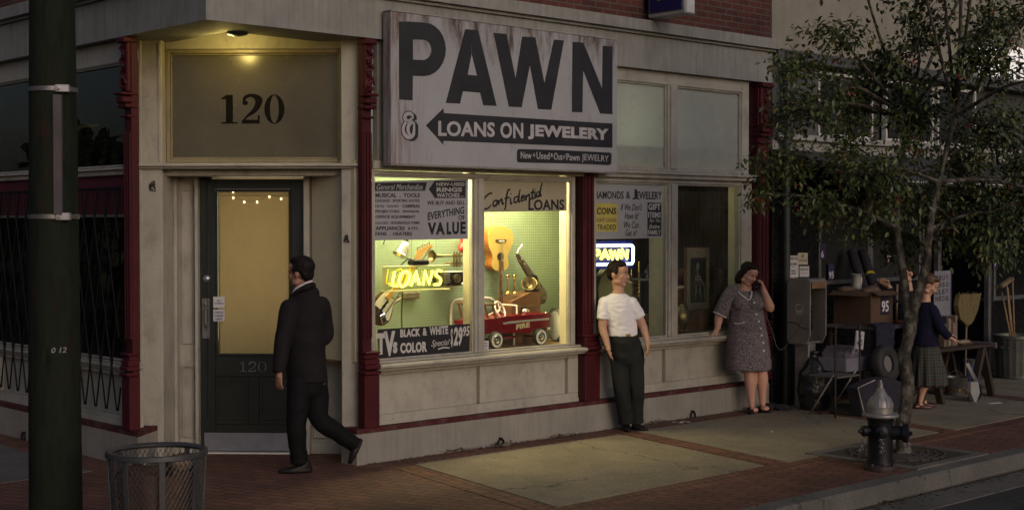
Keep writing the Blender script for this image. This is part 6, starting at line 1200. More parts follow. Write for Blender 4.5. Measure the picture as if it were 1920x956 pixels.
mb = MB(); mb.tube([onto(1374 + k * 4.5, 602 + (2.5, 3, 2, 1, -.5)[k], dress) + Vector((0, -.004, 0)) for k in range(5)], .007, 6); mb.done('pocket_trim', TRIM, t)
shoe('shoe', t, Vector((anL.x - .01, .03, 0)), Vector((T(1404, 776)[0], -.19, 0)), BLKSHOE, .9, .035); shoe('shoe', t, Vector((anR.x - .03, .05, 0)), Vector((T(1449, 772)[0], -.05, 0)), BLKSHOE, .9, .035)
t2 = thing('phone_receiver', 'black telephone receiver held to the ear of the woman in the print dress', 'phone', Matrix.Translation(T.o))
e_ = H @ Vector((.088, .0, -.01)); m_ = H @ Vector((.060, -.125, -.085)); mb = MB(); mb.tube(smoothpath([e_, e_ + Vector((.035, -.02, -.03)), m_ + Vector((.035, -.01, .02)), m_], 5), [.017] * 16, 10)
for q in (e_, m_): mb.ell(q, (.028, .028, .030))
mb.fuse('handset', BLK, t2, .005, 3); w0 = T.o; pe = RF.w(7.72, -.38, 1.25) - T.o; mb = MB(); mb.tube(smoothpath([m_ + Vector((.02, 0, -.02)), Vector((.16, -.06, .95)), Vector((.30, -.05, .72)), pe], 10), .004, 6); mb.done('cord', mat('dark_phone_cord', (.05, .05, .05), .5), t2)
# --- walking man in a dark suit, seen from behind
T = Pose(556, 884); t = thing('person', 'man in a dark suit striding past the corner door', 'person', Matrix.Translation(T.o)); Y0 = .0
hc = T(566, 511, .0); hr = headrot(-118, 4, 0)
mb = MB(); H = head(mb, hc, hr, 1.08, .004)
mb.tube([hc + Vector((.015, .0, -.05)), T(570, 540, .01), T(573, 556, .01)], [.058, .055, .050], 14)
shL, elL, wrL = T(546, 577, -.06), T(535, 638, -.11), T(530, 694, -.15); shR, elR, wrR = T(600, 574, .10), T(607, 628, .12), T(590, 650, .02)
ar = [.045, .045, .045, .044, .043, .042, .041, .040, .040, .039, .038, .037, .035, .033, .031, .03, .029]
for a, b_, c_ in ((shL, elL, wrL), (shR, elR, wrR)): limb(mb, smoothpath([a, a.lerp(b_, .5), b_, b_.lerp(c_, .5), c_], 4), ar, 12)
hand(mb, wrL, Vector((-.05, -.12, -1)), Vector((.6, .7, 0)), 1, .5, 1.0); hand(mb, wrR, Vector((-.4, -.2, -1)), Vector((-.9, .1, 0)), -1, .5, .8)
mb.loft([(*T(578, 720, .02)[:2], T(0, 720)[2], .15, .11), (*T(574, 640, .02)[:2], T(0, 640)[2], .15, .10), (*T(573, 578, .02)[:2], T(0, 578)[2], .13, .08), (*T(573, 556, .02)[:2], T(0, 556)[2], .07, .06)])
hipL, knL, anL = T(563, 718, -.04), T(559, 795, -.10), T(563, 862, -.06); hipR, knR, anR = T(590, 718, .06), T(600, 786, .0), T(662, 836, .12)
for h_, k_, a_ in ((hipL, knL, anL), (hipR, knR, anR)): limb(mb, [h_, k_, a_], [.055, .05, .04], 12)
mb.fuse('body', mat('tanned_skin', (.30, .15, .105), .5, .1, 7, .08), t, .0075, 4)
mb = MB(H); E = lambda p, r: mb.ell(p, r, u=20, v=14)
E((0, .028, .050), (.082, .092, .088)); E((0, -.006, .100), (.066, .080, .036)); E((0, .060, -.005), (.070, .040, .062))
for s in (-1, 1): E((s * .071, .0, .03), (.013, .034, .04))
mb.fuse('hair', mat('black_hair', (.010, .009, .009), .6, .5, 30, .5, spec=.15), t, .007, 3, folds(.003, 36))
SUIT = cloth('dark_suit_wool', (.0125, .0105, .0125), .2, 7, .8); mb = MB(); S = lambda px, py, rx, ry, dy=0: (T(px, py)[0], .02 + dy, T(px, py)[2], rx, ry)
mb.loft([S(577, 714, .168, .140), S(576, 695, .166, .140), S(574, 660, .158, .132), S(574, 630, .164, .130), S(574, 600, .176, .132), S(573, 580, .178, .120), S(572.5, 566, .150, .10), S(572, 554, .105, .080), S(573, 545, .075, .07)], 30)
mb.ell(Vector(S(550, 628, 0, 0)[:3]) + Vector((0, .05, 0)), (.13, .13, .20))
for a, b_, c_ in ((shL, elL, wrL), (shR, elR, wrR)): limb(mb, smoothpath([a + Vector((0, 0, .01)), a.lerp(b_, .5), b_, b_.lerp(c_, .5), b_.lerp(c_, .97)], 4), [.070, .073, .073, .072, .071, .070, .069, .068, .066, .064, .062, .060, .058, .056, .055, .054, .054], 16, False)
nk = T(571, 545, .02); mb.tube(smoothpath([nk + Vector(p) for p in ((-.105, -.035, -.055), (-.055, -.085, .0), (.02, -.098, .035), (.072, -.05, .055), (.066, .035, .04), (.0, .085, .01), (-.078, .065, -.03))], 5), .020, 10)
mb.loft([S(573, 556, .115, .09), S(574, 546, .085, .075), S(576, 538, .068, .062)], 20); mb.ell(Vector(S(581, 548, 0, 0)[:3]) + Vector((0, .0, 0)), (.075, .075, .060))
mb.fuse('jacket', SUIT, t, .010, 5, folds(.010, 5, (1, 1, .6), 1.3))
TR2 = cloth('black_suit_trousers', (.005, .005, .006), .2, 7, .8); mb = MB(); mb.loft([S(577, 748, .09, .07), S(577, 735, .140, .115), S(577, 715, .150, .125), S(576, 690, .14, .12)], 24)
for h_, k_, a_ in ((hipL, knL, anL), (hipR, knR, anR)): limb(mb, smoothpath([h_ + Vector((0, 0, .02)), h_.lerp(k_, .5), k_, k_.lerp(a_, .5), a_.lerp(k_, -.03)], 4), [.096, .096, .095, .092, .088, .085, .082, .080, .078, .077, .075, .073, .071, .070, .069, .069, .071], 16, False)
mb.fuse('trousers', TR2, t, .010, 4, folds(.010, 6, (1, 1, .8), 9))
mb = MB(); n0 = T(571, 545, .02); mb.tube(smoothpath([n0 + Vector(p) for p in ((-.095, -.035, -.03), (-.05, -.075, .03), (.02, -.085, .065), (.065, -.045, .085), (.06, .03, .07), (.0, .075, .04), (-.07, .06, .0))], 5), .014, 8, flat=.6); mb.done('shirt_collar', mat('pink_white_shirt', (.56, .47, .50), .8), t, smooth=60)
shoe('shoe', t, T(580, 884, -.04), T(514, 884, -.10), BLKSHOE, 1.05)
shoe('shoe', t, T(672, 838, .13) + Vector((.02, 0, .02)), T(652, 893, .09) + Vector((0, 0, .05)), BLKSHOE, 1.0)
# --- girl in a plaid skirt at the plank table, half behind the tree
T = Pose(1733, 766); t = thing('person', 'girl in a navy cardigan and plaid skirt bending over the plank table behind the tree', 'person', Matrix.Translation(T.o))
hc = T(1742, 534, .05); hr = headrot(75, 32, 0)
mb = MB(); H = head(mb, hc, hr, .95, .002); mb.tube([hc + Vector((-.02, .02, -.05)), T(1738, 560, .06), T(1736, 572, .06)], [.05, .05, .07], 12)
shL, elL, wrL = T(1744, 580, -.06), T(1757, 612, -.12), T(1775, 632, -.10); shR, elR, wrR = T(1738, 580, .18), T(1762, 608, .24), T(1785, 628, .20)
for a, b_, c_ in ((shL, elL, wrL), (shR, elR, wrR)): limb(mb, smoothpath([a, a.lerp(b_, .5), b_, b_.lerp(c_, .5), c_], 4), [r * .85 for r in ar], 12)
hand(mb, wrL, Vector((1, 0, -.25)), Vector((0, .1, -1)), 1, .4, .85); hand(mb, wrR, Vector((1, 0, -.25)), Vector((0, -.1, -1)), -1, .4, .85)
mb.loft([(*T(1738, 650, .06)[:2], T(0, 650)[2], .12, .12), (*T(1738, 610, .06)[:2], T(0, 610)[2], .11, .12), (*T(1738, 580, .06)[:2], T(0, 580)[2], .10, .14), (*T(1737, 567, .06)[:2], T(0, 567)[2], .06, .08)])
hipL, knL, anL = T(1736, 660, -.01), T(1731, 715, -.03), T(1724, 752, -.03); hipR, knR, anR = T(1740, 660, .13), T(1740, 715, .13), T(1737, 748, .13)
for h_, k_, a_ in ((hipL, knL, anL), (hipR, knR, anR)): limb(mb, smoothpath([h_, h_.lerp(k_, .5), k_, k_.lerp(a_, .5), a_], 4), [r * .80 for r in lg], 12); mb.ell(a_ + Vector((-.01, -.0, -.05)), (.06, .04, .03))
mb.fuse('body', SKIN, t, .007, 4); face_bits(t, H)
mb = MB(H); E = lambda p, r: mb.ell(p, r, u=18, v=12); E((0, .03, .05), (.086, .095, .090)); E((0, -.01, .1), (.068, .08, .036)); E((0, .075, -.02), (.08, .05, .09)); mb.fuse('hair', mat('chestnut_hair', (.07, .032, .016), .5, .5, 30, .5), t, .007, 3, folds(.005, 26))
mb = MB(); S = lambda px, py, rx, ry, dy=.06: (T(px, py)[0], dy, T(px, py)[2], rx, ry)
mb.loft([S(1738, 648, .150, .165), S(1737, 635, .145, .16), S(1737, 610, .14, .155), S(1737, 588, .135, .165), S(1737, 575, .115, .15), S(1737, 566, .07, .09)], 24)
for a, b_, c_ in ((shL, elL, wrL), (shR, elR, wrR)): limb(mb, smoothpath([a, a.lerp(b_, .5), b_, b_.lerp(c_, .5), b_.lerp(c_, .9)], 4), [.066, .065, .064, .062, .06, .058, .057, .056, .055, .054, .052, .050, .048, .047, .046, .045, .045], 14, False)
mb.fuse('cardigan', cloth('navy_cardigan', (.008, .008, .026), .25, 8), t, .010, 4, folds(.006, 7, (1, 1, 1), 4))
def plaid():
    m, nt, b = new('dark_plaid'); c = coords(nt); o = None
    base = ramp(nt, noi(nt, c, 20, 3), [(.3, (.014, .018, .014)), (.7, (.028, .026, .026))])
    for d, sc, col in (('X', 9, (.085, .085, .08)), ('Z', 9, (.085, .08, .08)), ('X', 4.5, (.05, .02, .02)), ('Z', 4.5, (.03, .05, .03))):
        w = nd(nt, 'TexWave', wave_type='BANDS', bands_direction=d, i_Scale=sc, i_Distortion=.8, i_Detail=2); nt.links.new(c, w.inputs['Vector']); base = mixc(nt, ramp(nt, w.outputs['Fac'], [(.86, (0, 0, 0)), (.93, (.8, .8, .8))]), base, col)
    nt.links.new(base, b.inputs['Base Color']); b.inputs['Roughness'].default_value = .9; return m
mb = MB(); mb.loft([S(1742, 722, .21, .23), S(1742, 712, .21, .23), S(1741, 690, .19, .205), S(1739, 665, .165, .18), S(1738, 645, .140, .155)], 36); n_ = 13
sk = mb.fuse('skirt', plaid(), t, .010, 3, lambda c: .012 * math.sin(math.atan2(c.y - .06, c.x - .04) * n_) * min(1, max(0, (.72 - c.z) / .35)))
for a_ in (anL, anR): shoe('shoe', t, a_ + Vector((-.05, 0, -a_.z)), a_ + Vector((.17, -.03, -a_.z)), mat('dark_red_shoe', (.06, .012, .012), .4), .85, .04)
mb = MB(H); 
for s in (-1, 1): mb.ell((s * .028, .085, .005), (.03, .012, .02))
mb.done('hair_bow', mat('red_ribbon', (.25, .015, .02), .6), t, smooth=180)
# --- second shopper behind the trunk, one arm stretched toward the rolled mats
T = Pose(1694, 752); t = thing('person', 'shopper in a dark jacket behind the tree reaching an arm over the cardboard box', 'person', Matrix.Translation(T.o)); hc = T(1699, 512, .0)
mb = MB(); H = head(mb, hc, headrot(-70, 15, 0), .98); mb.tube([hc + Vector((.0, .02, -.05)), T(1700, 545, .02)], [.052, .075], 12); shL, elL, wrL = T(1688, 562, -.05), T(1669, 562, -.12), T(1660, 536, -.14)
limb(mb, smoothpath([shL, shL.lerp(elL, .5), elL, elL.lerp(wrL, .5), wrL], 4), ar, 12); hand(mb, wrL, Vector((-.7, 0, .6)), Vector((-.3, -.8, -.3)), -1, .3, .95)
shR, elR, wrR = T(1712, 562, .12), T(1716, 612, .16), T(1708, 650, .10); limb(mb, smoothpath([shR, shR.lerp(elR, .5), elR, elR.lerp(wrR, .5), wrR], 4), ar, 12); hand(mb, wrR, Vector((0, -.1, -1)), Vector((-1, 0, 0)), -1, .4, .95)
S = lambda px, py, rx, ry, dy=.03: (T(px, py)[0], dy, T(px, py)[2], rx, ry); mb.loft([S(1700, 650, .13, .1), S(1700, 600, .13, .1), S(1700, 560, .15, .08), S(1700, 550, .08, .06)])
h2 = [(T(1693, 650, -.02), T(1692, 700, -.02), T(1691, 742, 0)), (T(1707, 650, .08), T(1708, 700, .06), T(1707, 742, .08))]
for h_, k_, a_ in h2: limb(mb, [h_, k_, a_], [.075, .05, .036], 12)
mb.fuse('body', SKIN, t, .0075, 4); mb = MB(H); E = lambda p, r: mb.ell(p, r, u=18, v=12); E((0, .028, .05), (.082, .092, .088)); E((0, .07, -.01), (.075, .045, .07)); mb.fuse('hair', HAIR, t, .007, 3, folds(.004, 30))
face_bits(t, H)
mb = MB(); mb.loft([S(1700, 662, .165, .14), S(1700, 630, .16, .13), S(1700, 590, .17, .13), S(1700, 565, .175, .115), S(1700, 552, .12, .085), S(1700, 546, .07, .06)], 24); limb(mb, smoothpath([shL, shL.lerp(elL, .5), elL, elL.lerp(wrL, .5), elL.lerp(wrL, .9)], 4), [r * 1.35 for r in ar], 14, False); limb(mb, smoothpath([shR, shR.lerp(elR, .5), elR, elR.lerp(wrR, .5), wrR], 4), [r * 1.35 for r in ar], 14, False); mb.fuse('jacket', cloth('dark_jacket', (.014, .014, .022), .2), t, .010, 4, folds(.006, 7))
mb = MB(); mb.loft([S(1700, 668, .155, .13), S(1700, 648, .15, .125)], 20)
for h_, k_, a_ in h2: limb(mb, [h_, k_, a_], [.095, .08, .07], 14, False)
mb.fuse('trousers', TR2, t, .011, 3, folds(.006, 6))
for h_, k_, a_ in h2: shoe('shoe', t, Vector((a_.x + .03, a_.y, 0)), Vector((a_.x - .2, a_.y - .05, 0)), BLKSHOE)
# ---------------------------------------------------------------- street furniture and the tree
# utility pole in the foreground
Yp = 8.3; xp = (101 - 960) / FPX * Yp; kp = FPX / Yp
t = thing('utility_pole', 'thick weathered green utility pole standing in the left foreground', 'pole', Matrix.Translation((xp, Yp, 0)))
def polemat():
    m, nt, b = new('weathered_pole'); c = coords(nt)
    o = ramp(nt, noi(nt, coords(nt, (4, 4, .8)), 2.5, 8, .7), [(.32, (.004, .006, .0045)), (.5, (.014, .019, .011)), (.7, (.008, .009, .006))])
    o = mixc(nt, ramp(nt, noi(nt, coords(nt, (2, 2, 1.2)), 1.7, 7, .75), [(.55, (0, 0, 0)), (.68, (.8, .8, .8))]), o, (.036, .012, .012))
    o = mixc(nt, ramp(nt, noi(nt, coords(nt, (6, 6, 1)), 3, 6, .7), [(.62, (0, 0, 0)), (.72, (.7, .7, .7))]), o, (.034, .036, .016))
    nt.links.new(o, b.inputs['Base Color']); b.inputs['Roughness'].default_value = .8; b.inputs['Specular IOR Level'].default_value = .15; bump(nt, b, noi(nt, coords(nt, (20, 20, 1.2)), 3, 6, .7), .5, .01); return m
mb = MB(); n = 32; rg = []
for k in range(40):
    z = k * .2; r = .1565 - .0078 * z; rg.append([mb.b.verts.new(((r + .004 * noise.noise(Vector((3 * math.cos(2 * math.pi * i / n), 3 * math.sin(2 * math.pi * i / n), z)))) * math.cos(2 * math.pi * i / n), (r + .004 * noise.noise(Vector((i, 3, z)) * .4)) * math.sin(2 * math.pi * i / n), z)) for i in range(n)])
for A, B_ in zip(rg, rg[1:]):
    for k in range(n): mb.b.faces.new((A[k], A[(k + 1) % n], B_[(k + 1) % n], B_[k]))
mb.done('pole', polemat(), t, smooth=180)
zz = lambda py: HC + (420 - py) / kp
for py in (170, 406):
    z = zz(py); r = .1565 - .0078 * z + .006; bd = MB().lathe([(r - .004, -.013), (r + .001, -.013), (r + .001, .013), (r - .004, .013)], 36, Matrix.Translation((0, 0, z))).done('steel_band', DSTEEL, t, smooth=40)
    mb = MB(); mb.box(.035, .115, -r * .93 - .012, -r * .93 + .04, z - .022, z + .022, .004, M=Matrix.Rotation(R(8), 4, 'Z')); mb.tube([(.075, -r - .02, z), (.075, -r + .01, z)], .011, 10); mb.done('buckle', mat('bright_buckle', (.45, .44, .46), .35, metal=.6), bd)
r = .142; mb = MB(); mb.box(.028, .078, -r - .006, -r + .05, zz(404), zz(182), .004, M=Matrix.Rotation(R(6), 4, 'Z')); mb.done('conduit_strip', mat('grey_conduit_board', (.075, .066, .070), .7, .3, 5, .3, dirt=(.06, .02, .02)), t)
mb = MB(Matrix.Translation((.067, -.138, zz(653))) @ Matrix.Rotation(R(26), 4, 'Z')); mb.text('0 12', -.04, .045, -.014, .018, 0, .001, .02, .2); mb.done('graffiti_scribble', mat('white_marker', (.2, .2, .19), .6), t)
# wire litter bin in the foreground
Yb = 7.75; xb_ = (292 - 960) / FPX * Yb
t = thing('litter_bin', 'open expanded steel litter bin with a brown liner beside the utility pole', 'litter bin', Matrix.Translation((xb_, Yb, 0)))
BG = mat('grey_bin_paint', (.06, .06, .066), .5, .25, 8, .15, metal=.3); ZT, RT, RB = .86, .268, .215
MB().lathe([(RT - .030, ZT - .005), (RT - .004, ZT + .006), (RT + .006, ZT + .002), (RT + .008, ZT - .022), (RT - .002, ZT - .026), (RT - .010, ZT - .010), (RT - .030, ZT - .011), (RT - .030, ZT - .005)], 44).done('rim', BG, t, smooth=40)
mb = MB(); nn = 56
for s in (-1, 1):
    for k in range(nn):
        pts = []
        for j in range(9): f = j / 8; a = 2 * math.pi * k / nn + s * f * 1.9; r = RB + (RT - .008 - RB) * f; pts.append((r * math.cos(a), r * math.sin(a), .05 + (ZT - .07) * f))
        mb.tube(pts, .0022, 4, cap=False)
mb.done('mesh_wall', BG, t)
for k in range(8):
    a = 2 * math.pi * k / 8 + .35; d = Vector((math.cos(a), math.sin(a), 0)); q = Matrix((d.cross(Vector((0, 0, 1))), d, Vector((0, 0, 1)))).transposed().to_4x4(); mb = MB(); p0, p1 = d * (RB + .004) + Vector((0, 0, .02)), d * (RT - .004) + Vector((0, 0, ZT - .024))
    tt = (p1 - p0).to_track_quat('Z', 'Y').to_matrix(); L = (p1 - p0).length; lat = d.cross(Vector((0, 0, 1))); Mq = Matrix((lat, (p1 - p0).normalized().cross(lat), (p1 - p0).normalized())).transposed().to_4x4()
    mb.box(-.016, .016, -.004, .004, 0, L, .001, M=Matrix.Translation(p0) @ Mq); mb.done('rib', BG, t)
mb = MB(); mb.lathe([(0, .02), (RB, .02), (RB + .006, .05), (RB, .05), (0, .03)], 32); mb.done('base', BG, t)
mb = MB(); rg = []; n = 40
for z, r in ((.05, RB - .03), (.3, RB - .012), (.6, RT - .055), (.74, RT - .05), (.755, RT - .075)): rg.append([mb.b.verts.new(((r + .014 * noise.noise(Vector((2 * math.cos(2 * math.pi * k / n), 2 * math.sin(2 * math.pi * k / n), z * 3))) * 1.5) * math.cos(2 * math.pi * k / n), (r + .014 * math.sin(k * 1.3)) * math.sin(2 * math.pi * k / n), z + .012 * math.sin(k * .9) * (z > .7))) for k in range(n)])
for A, B_ in zip(rg, rg[1:]):
    for k in range(n): mb.b.faces.new((A[k], A[(k + 1) % n], B_[(k + 1) % n], B_[k]))
mb.b.faces.new(rg[0][::-1]); mb.done('liner_bag', mat('brown_paper_liner', (.085, .045, .026), .8, .35, 6, .3), t, smooth=180)
tc_ = thing('crumpled_wrapper', 'crumpled buff wrapper lying in the top of the litter bin', 'litter', Matrix.Translation((xb_, Yb, 0))); mb = MB()
for k in range(6): mb.ell((.10 + .05 * random.random(), .02 + .07 * random.random(), .73 + .06 * random.random()), (.04, .03, .03))
mb.fuse('wrapper', mat('buff_wrapper', (.30, .20, .12), .8), tc_, .008, 1, lambda c: .01 * noise.noise(c * 40))
# fire hydrant
g_ = gnd(1650, 880); t = thing('fire_hydrant', 'fire hydrant with a silver bonnet and black barrel near the kerb', 'fire hydrant', Matrix.Translation(g_))
SIL = mat('silver_bonnet_paint', (.23, .22, .22), .42, .2, 7, .15, metal=.35, dirt=(.16, .13, .11), damt=.6, dscale=(6, 6, 3)); HB = mat('black_hydrant_paint', (.007, .008, .011), .5, .4, 9, .2, spec=.3)
mb = MB(); pr = [(0, .770), (.012, .768), (.014, .745), (.022, .742), (.024, .700), (.032, .696), (.044, .662), (.052, .655), (.056, .640), (.082, .615), (.098, .580), (.106, .545), (.110, .543), (.110, .536), (.106, .534), (.108, .490), (.118, .487), (.152, .480), (.156, .470), (.150, .458), (.115, .455), (.10, .452)]
mb.lathe(pr, 32)
for k in range(10): a = 2 * math.pi * k / 10; mb.tube([(.060 * math.cos(a), .060 * math.sin(a), .636), (.086 * math.cos(a), .086 * math.sin(a), .612), (.102 * math.cos(a), .102 * math.sin(a), .578), (.109 * math.cos(a), .109 * math.sin(a), .545)], .0045, 5)
mb.done('bonnet', SIL, t, smooth=50)
mb = MB(); mb.lathe([(.118, .4515), (.120, .44), (.112, .43), (.105, .40), (.104, .10), (.11, .06), (.112, .05)], 32)
mb.done('barrel', HB, t, smooth=50)
mb = MB(); mb.lathe([(.112, .052), (.14, .045), (.143, .012), (.140, .0), (.0, .0)], 32)
for k in range(8): a = 2 * math.pi * k / 8; mb.tube([(.128 * math.cos(a), .128 * math.sin(a), .04), (.128 * math.cos(a), .128 * math.sin(a), .066)], .012, 6)
mb.done('base_flange', mat('rusty_flange', (.035, .022, .022), .6, .4, 10, .3), t, smooth=40)
def nozzle(ang, r, L, z):
    X = Matrix.Translation((0, 0, z)) @ Matrix.Rotation(ang, 4, 'Z') @ Matrix.Rotation(R(90), 4, 'Y')
    nz = MB(X).lathe([(r * .9, .07), (r * .9, L - .05), (r * 1.15, L - .045), (r * 1.18, L - .005), (r * 1.0, L), (r * .5, L + .004), (.018, L + .006), (.018, L + .03), (0, L + .03)], 20).done('nozzle_cap', HB, t, smooth=40)
    mb = MB(); e = X @ Vector((0, 0, L - .02)); 
    for k in range(9): p = e + Vector((.012 * math.sin(k * 2.1) + .004 * k * math.cos(ang), .004 * k * math.sin(ang), -.03 - .017 * k)); mb.tube([p + Vector((.009 * math.cos(a), (.009 if k % 2 else .002) * math.sin(a), .011 * math.sin(a))) for a in [i * .785 for i in range(8)]], .0028, 4, closed=True)
    mb.done('chain', DSTEEL, nz)
nozzle(R(-22), .068, .235, .325); nozzle(R(190), .040, .165, .335); nozzle(R(-100), .045, .16, .34)
# tree grate and pit
mb = MB(); mb.box(4.93, 5.93, -3.36, -2.40, 0, .011, .003); struct('tree_pit_soil', mb, mat('dark_soil', (.030, .024, .019), .95, .5, 30, .8), RF.M)
mb = MB()
for q in ((4.83, 6.03, -3.46, -3.361), (4.83, 6.03, -2.399, -2.30), (4.83, 4.929, -3.36, -2.40), (5.931, 6.03, -3.36, -2.40)): mb.box(*q, 0, .016, .004)
struct('tree_pit_edging', mb, PANELD, RF.M)
t = thing('tree_grate', 'round holed iron grate sunk around the foot of the street tree', 'tree grate', RF.M @ Matrix.Translation((5.43, -2.88, 0)))
mb = MB()
for rr_ in (.14, .21, .28, .35, .42): mb.tube([(rr_ * math.cos(2 * math.pi * k / 40), rr_ * math.sin(2 * math.pi * k / 40), .018) for k in range(40)], .014, 5, closed=True)
for k in range(24): a = 2 * math.pi * k / 24; mb.tube([(.14 * math.cos(a), .14 * math.sin(a), .017), (.46 * math.cos(a), .46 * math.sin(a), .017)], .009, 5)
mb.done('grate', mat('rusty_iron', (.045, .034, .030), .7, .4, 12, .4), t)
# street tree
tp = RF.w(5.43, -2.88, 0); YT = tp.y
t = thing('street_tree', 'lichen barked street tree with dark green foliage and red berries over the pavement', 'tree', Matrix.Translation(tp))
def tpx(px, py, dy=0.0):
    k = (YT + dy) / FPX; return Vector(((px - 960) * k - tp.x, dy, HC + (420 - py) * k))
def barkmat():
    m, nt, b = new('lichen_bark'); c = coords(nt); n = noi(nt, coords(nt, (1, 1, .7)), 14, 6, .7)
    o = ramp(nt, n, [(.38, (.020, .016, .013)), (.50, (.055, .047, .037)), (.60, (.15, .14, .115))]); nt.links.new(o, b.inputs['Base Color']); b.inputs['Roughness'].default_value = .9; bump(nt, b, n, .7, .015); return m
BARK = barkmat(); rnd = random.Random(11)
mb = MB(); mb.tube(smoothpath([tpx(1697, 852) + Vector((0, 0, -.02)), tpx(1695, 800), tpx(1703, 730), tpx(1698, 670), tpx(1707, 620), tpx(1710, 585)], 5), [.088] + [.068 - .0006 * k for k in range(25)], 12)
mb.tube(smoothpath([tpx(1708, 610), tpx(1700, 560, .03), tpx(1690, 480, .08), tpx(1682, 420, .12), tpx(1688, 330, .2), tpx(1700, 220, .25)], 5), [.050 - .0011 * k for k in range(26)], 10)
mb.tube(smoothpath([tpx(1710, 605), tpx(1722, 550, -.05), tpx(1738, 490, -.12), tpx(1742, 430, -.2), tpx(1760, 340, -.25), tpx(1790, 220, -.3)], 5), [.050 - .0011 * k for k in range(26)], 10)
mb.fuse('trunk', BARK, t, .012, 2, lambda c: .012 * noise.noise(c * 14) + .012 * noise.noise(c * 4))
CL = [(1462, 318, 62, 1.0), (1455, 215, 50, .7), (1520, 200, 75, 1.1), (1560, 300, 85, 1.3), (1640, 330, 95, 1.7), (1700, 225, 115, 2.6), (1795, 320, 120, 2.6), (1760, 425, 75, 1.1), (1880, 255, 110, 2.2), (1900, 420, 90, 1.7), (1640, 420, 60, .7), (1530, 380, 50, .45), (1480, 130, 50, .5), (1560, 55, 70, .6), (1640, 120, 75, .9),
      (1710, 70, 110, 1.7), (1830, 110, 105, 1.6), (1890, 20, 90, 1.2), (1760, -70, 130, 1.0), (1610, -50, 90, .6), (1960, 330, 110, 1.8), (1840, 440, 70, 1.0), (1690, 455, 45, .45), (1425, 365, 32, .25), (1590, 190, 70, 1.0)]
bb = MB(); tw_ = MB(); starts = [tpx(1688, 330, .2), tpx(1690, 430, .1), tpx(1760, 340, -.25), tpx(1742, 430, -.2), tpx(1700, 220, .25), tpx(1790, 220, -.3)]
nr = np.random.default_rng(5)
def leaf_mesh(name, P, D, L, wd=.29):            # many small folded leaves, each its own island
    n = len(P); D = D / np.linalg.norm(D, axis=1)[:, None]; U = np.array([0, 0, 1.0]) + nr.normal(0, .45, (n, 3)); Wv = np.cross(D, U); Wv /= np.linalg.norm(Wv, axis=1)[:, None]; N = np.cross(Wv, D); L = L[:, None]; w = Wv * L * wd
    V = np.stack([P, P + D * L * .3 + w * .8 + N * L * .03, P + D * L * .68 + w * .75, P + D * L - N * L * .12, P + D * L * .68 - w * .75, P + D * L * .3 - w * .8 + N * L * .03, P + D * L * .5 - N * L * .06], 1).reshape(-1, 3)
    F = (np.array([[0, 1, 6], [1, 2, 6], [2, 3, 6], [3, 4, 6], [4, 5, 6], [5, 0, 6]])[None] + (np.arange(n) * 7)[:, None, None]).reshape(-1, 3)
    me = bpy.data.meshes.new(name); me.from_pydata(V.tolist(), [], F.tolist()); return me
LP, LD, LL = [], [], []
SHADE_CL = [(1680, -200, 160, 1.2, -1.2), (1840, -180, 170, 1.6, -1.3), (1990, -60, 150, 1.5, -1.0), (2000, 150, 130, 1.4, -1.2), (2040, 400, 120, 1.2, -.6), (1750, -330, 160, 1.2, -.6), (1900, -150, 140, 1.0, .8)]  # unseen crown clumps outside the view, added to shade the shop next door
for it in [(*c_, None) for c_ in CL] + SHADE_CL:
    cx_, cy_, cr, den, dyf = it; rad = cr * YT / FPX; dyc = rnd.uniform(-.55, .55) if dyf is None else dyf; cen = tpx(cx_, cy_, dyc); s = min(starts, key=lambda q: (q - cen).length)
    mid = s.lerp(cen, .5) + Vector((rnd.uniform(-.1, .1), rnd.uniform(-.15, .15), rnd.uniform(.0, .15))); tw_.tube(smoothpath([s, mid, cen], 5), [.020 - .0011 * k for k in range(11)], 6)
    for j in range(int(9 * den) + 3):
        v = Vector((rnd.gauss(0, 1), rnd.gauss(0, 1), rnd.gauss(0, 1))).normalized() * rad * rnd.uniform(.3, 1.15); v.y *= 1.3; tip = cen + v + Vector((0, 0, -.04)); a0 = mid.lerp(cen, rnd.uniform(.3, 1))
        bend = a0.lerp(tip, .5) + Vector((rnd.uniform(-.06, .06), rnd.uniform(-.06, .06), rnd.uniform(.02, .10))); path = smoothpath([a0, bend, tip], 5); tw_.tube(path, [.007 - .0005 * k for k in range(11)], 4, cap=False)
        A = np.array(path); m = rnd.randint(50, 72); ii = nr.integers(3, len(A), m); P = A[ii] + nr.normal(0, .060, (m, 3)); D = (A[ii] - A[ii - 1]); D = D / np.linalg.norm(D, axis=1)[:, None] * .6 + nr.normal((0, 0, -.35), (.6, .6, .45), (m, 3)); LP.append(P); LD.append(D); LL.append(nr.uniform(.028, .074, m))
        if rnd.random() < .16:
            for q in range(rnd.randint(3, 6)): bb.ell(tip + Vector((rnd.gauss(0, .022), rnd.gauss(0, .022), rnd.gauss(-.02, .02))), (.0085,) * 3, u=6, v=5)
fol_me = leaf_mesh('foliage', np.concatenate(LP), np.concatenate(LD), np.concatenate(LL)); nl = sum(map(len, LP))
def leafmat():
    m, nt, b = new('leaf_green'); gi = nt.nodes.new('ShaderNodeNewGeometry'); o = ramp(nt, gi.outputs['Random Per Island'], [(0, (.026, .038, .012)), (.5, (.055, .078, .024)), (.88, (.10, .125, .040)), (.985, (.16, .14, .035)), (1.0, (.10, .04, .014))])
    o = mixc(nt, 1, o, ramp(nt, noi(nt, coords(nt), 1.6, 4), [(.3, (.65, .7, .7)), (.7, (1.2, 1.2, 1.1))]), 'MULTIPLY')
    nt.links.new(o, b.inputs['Base Color']); b.inputs['Roughness'].default_value = .42; b.inputs['Transmission Weight'].default_value = 0; b.inputs['Subsurface Weight'].default_value = 0; return m
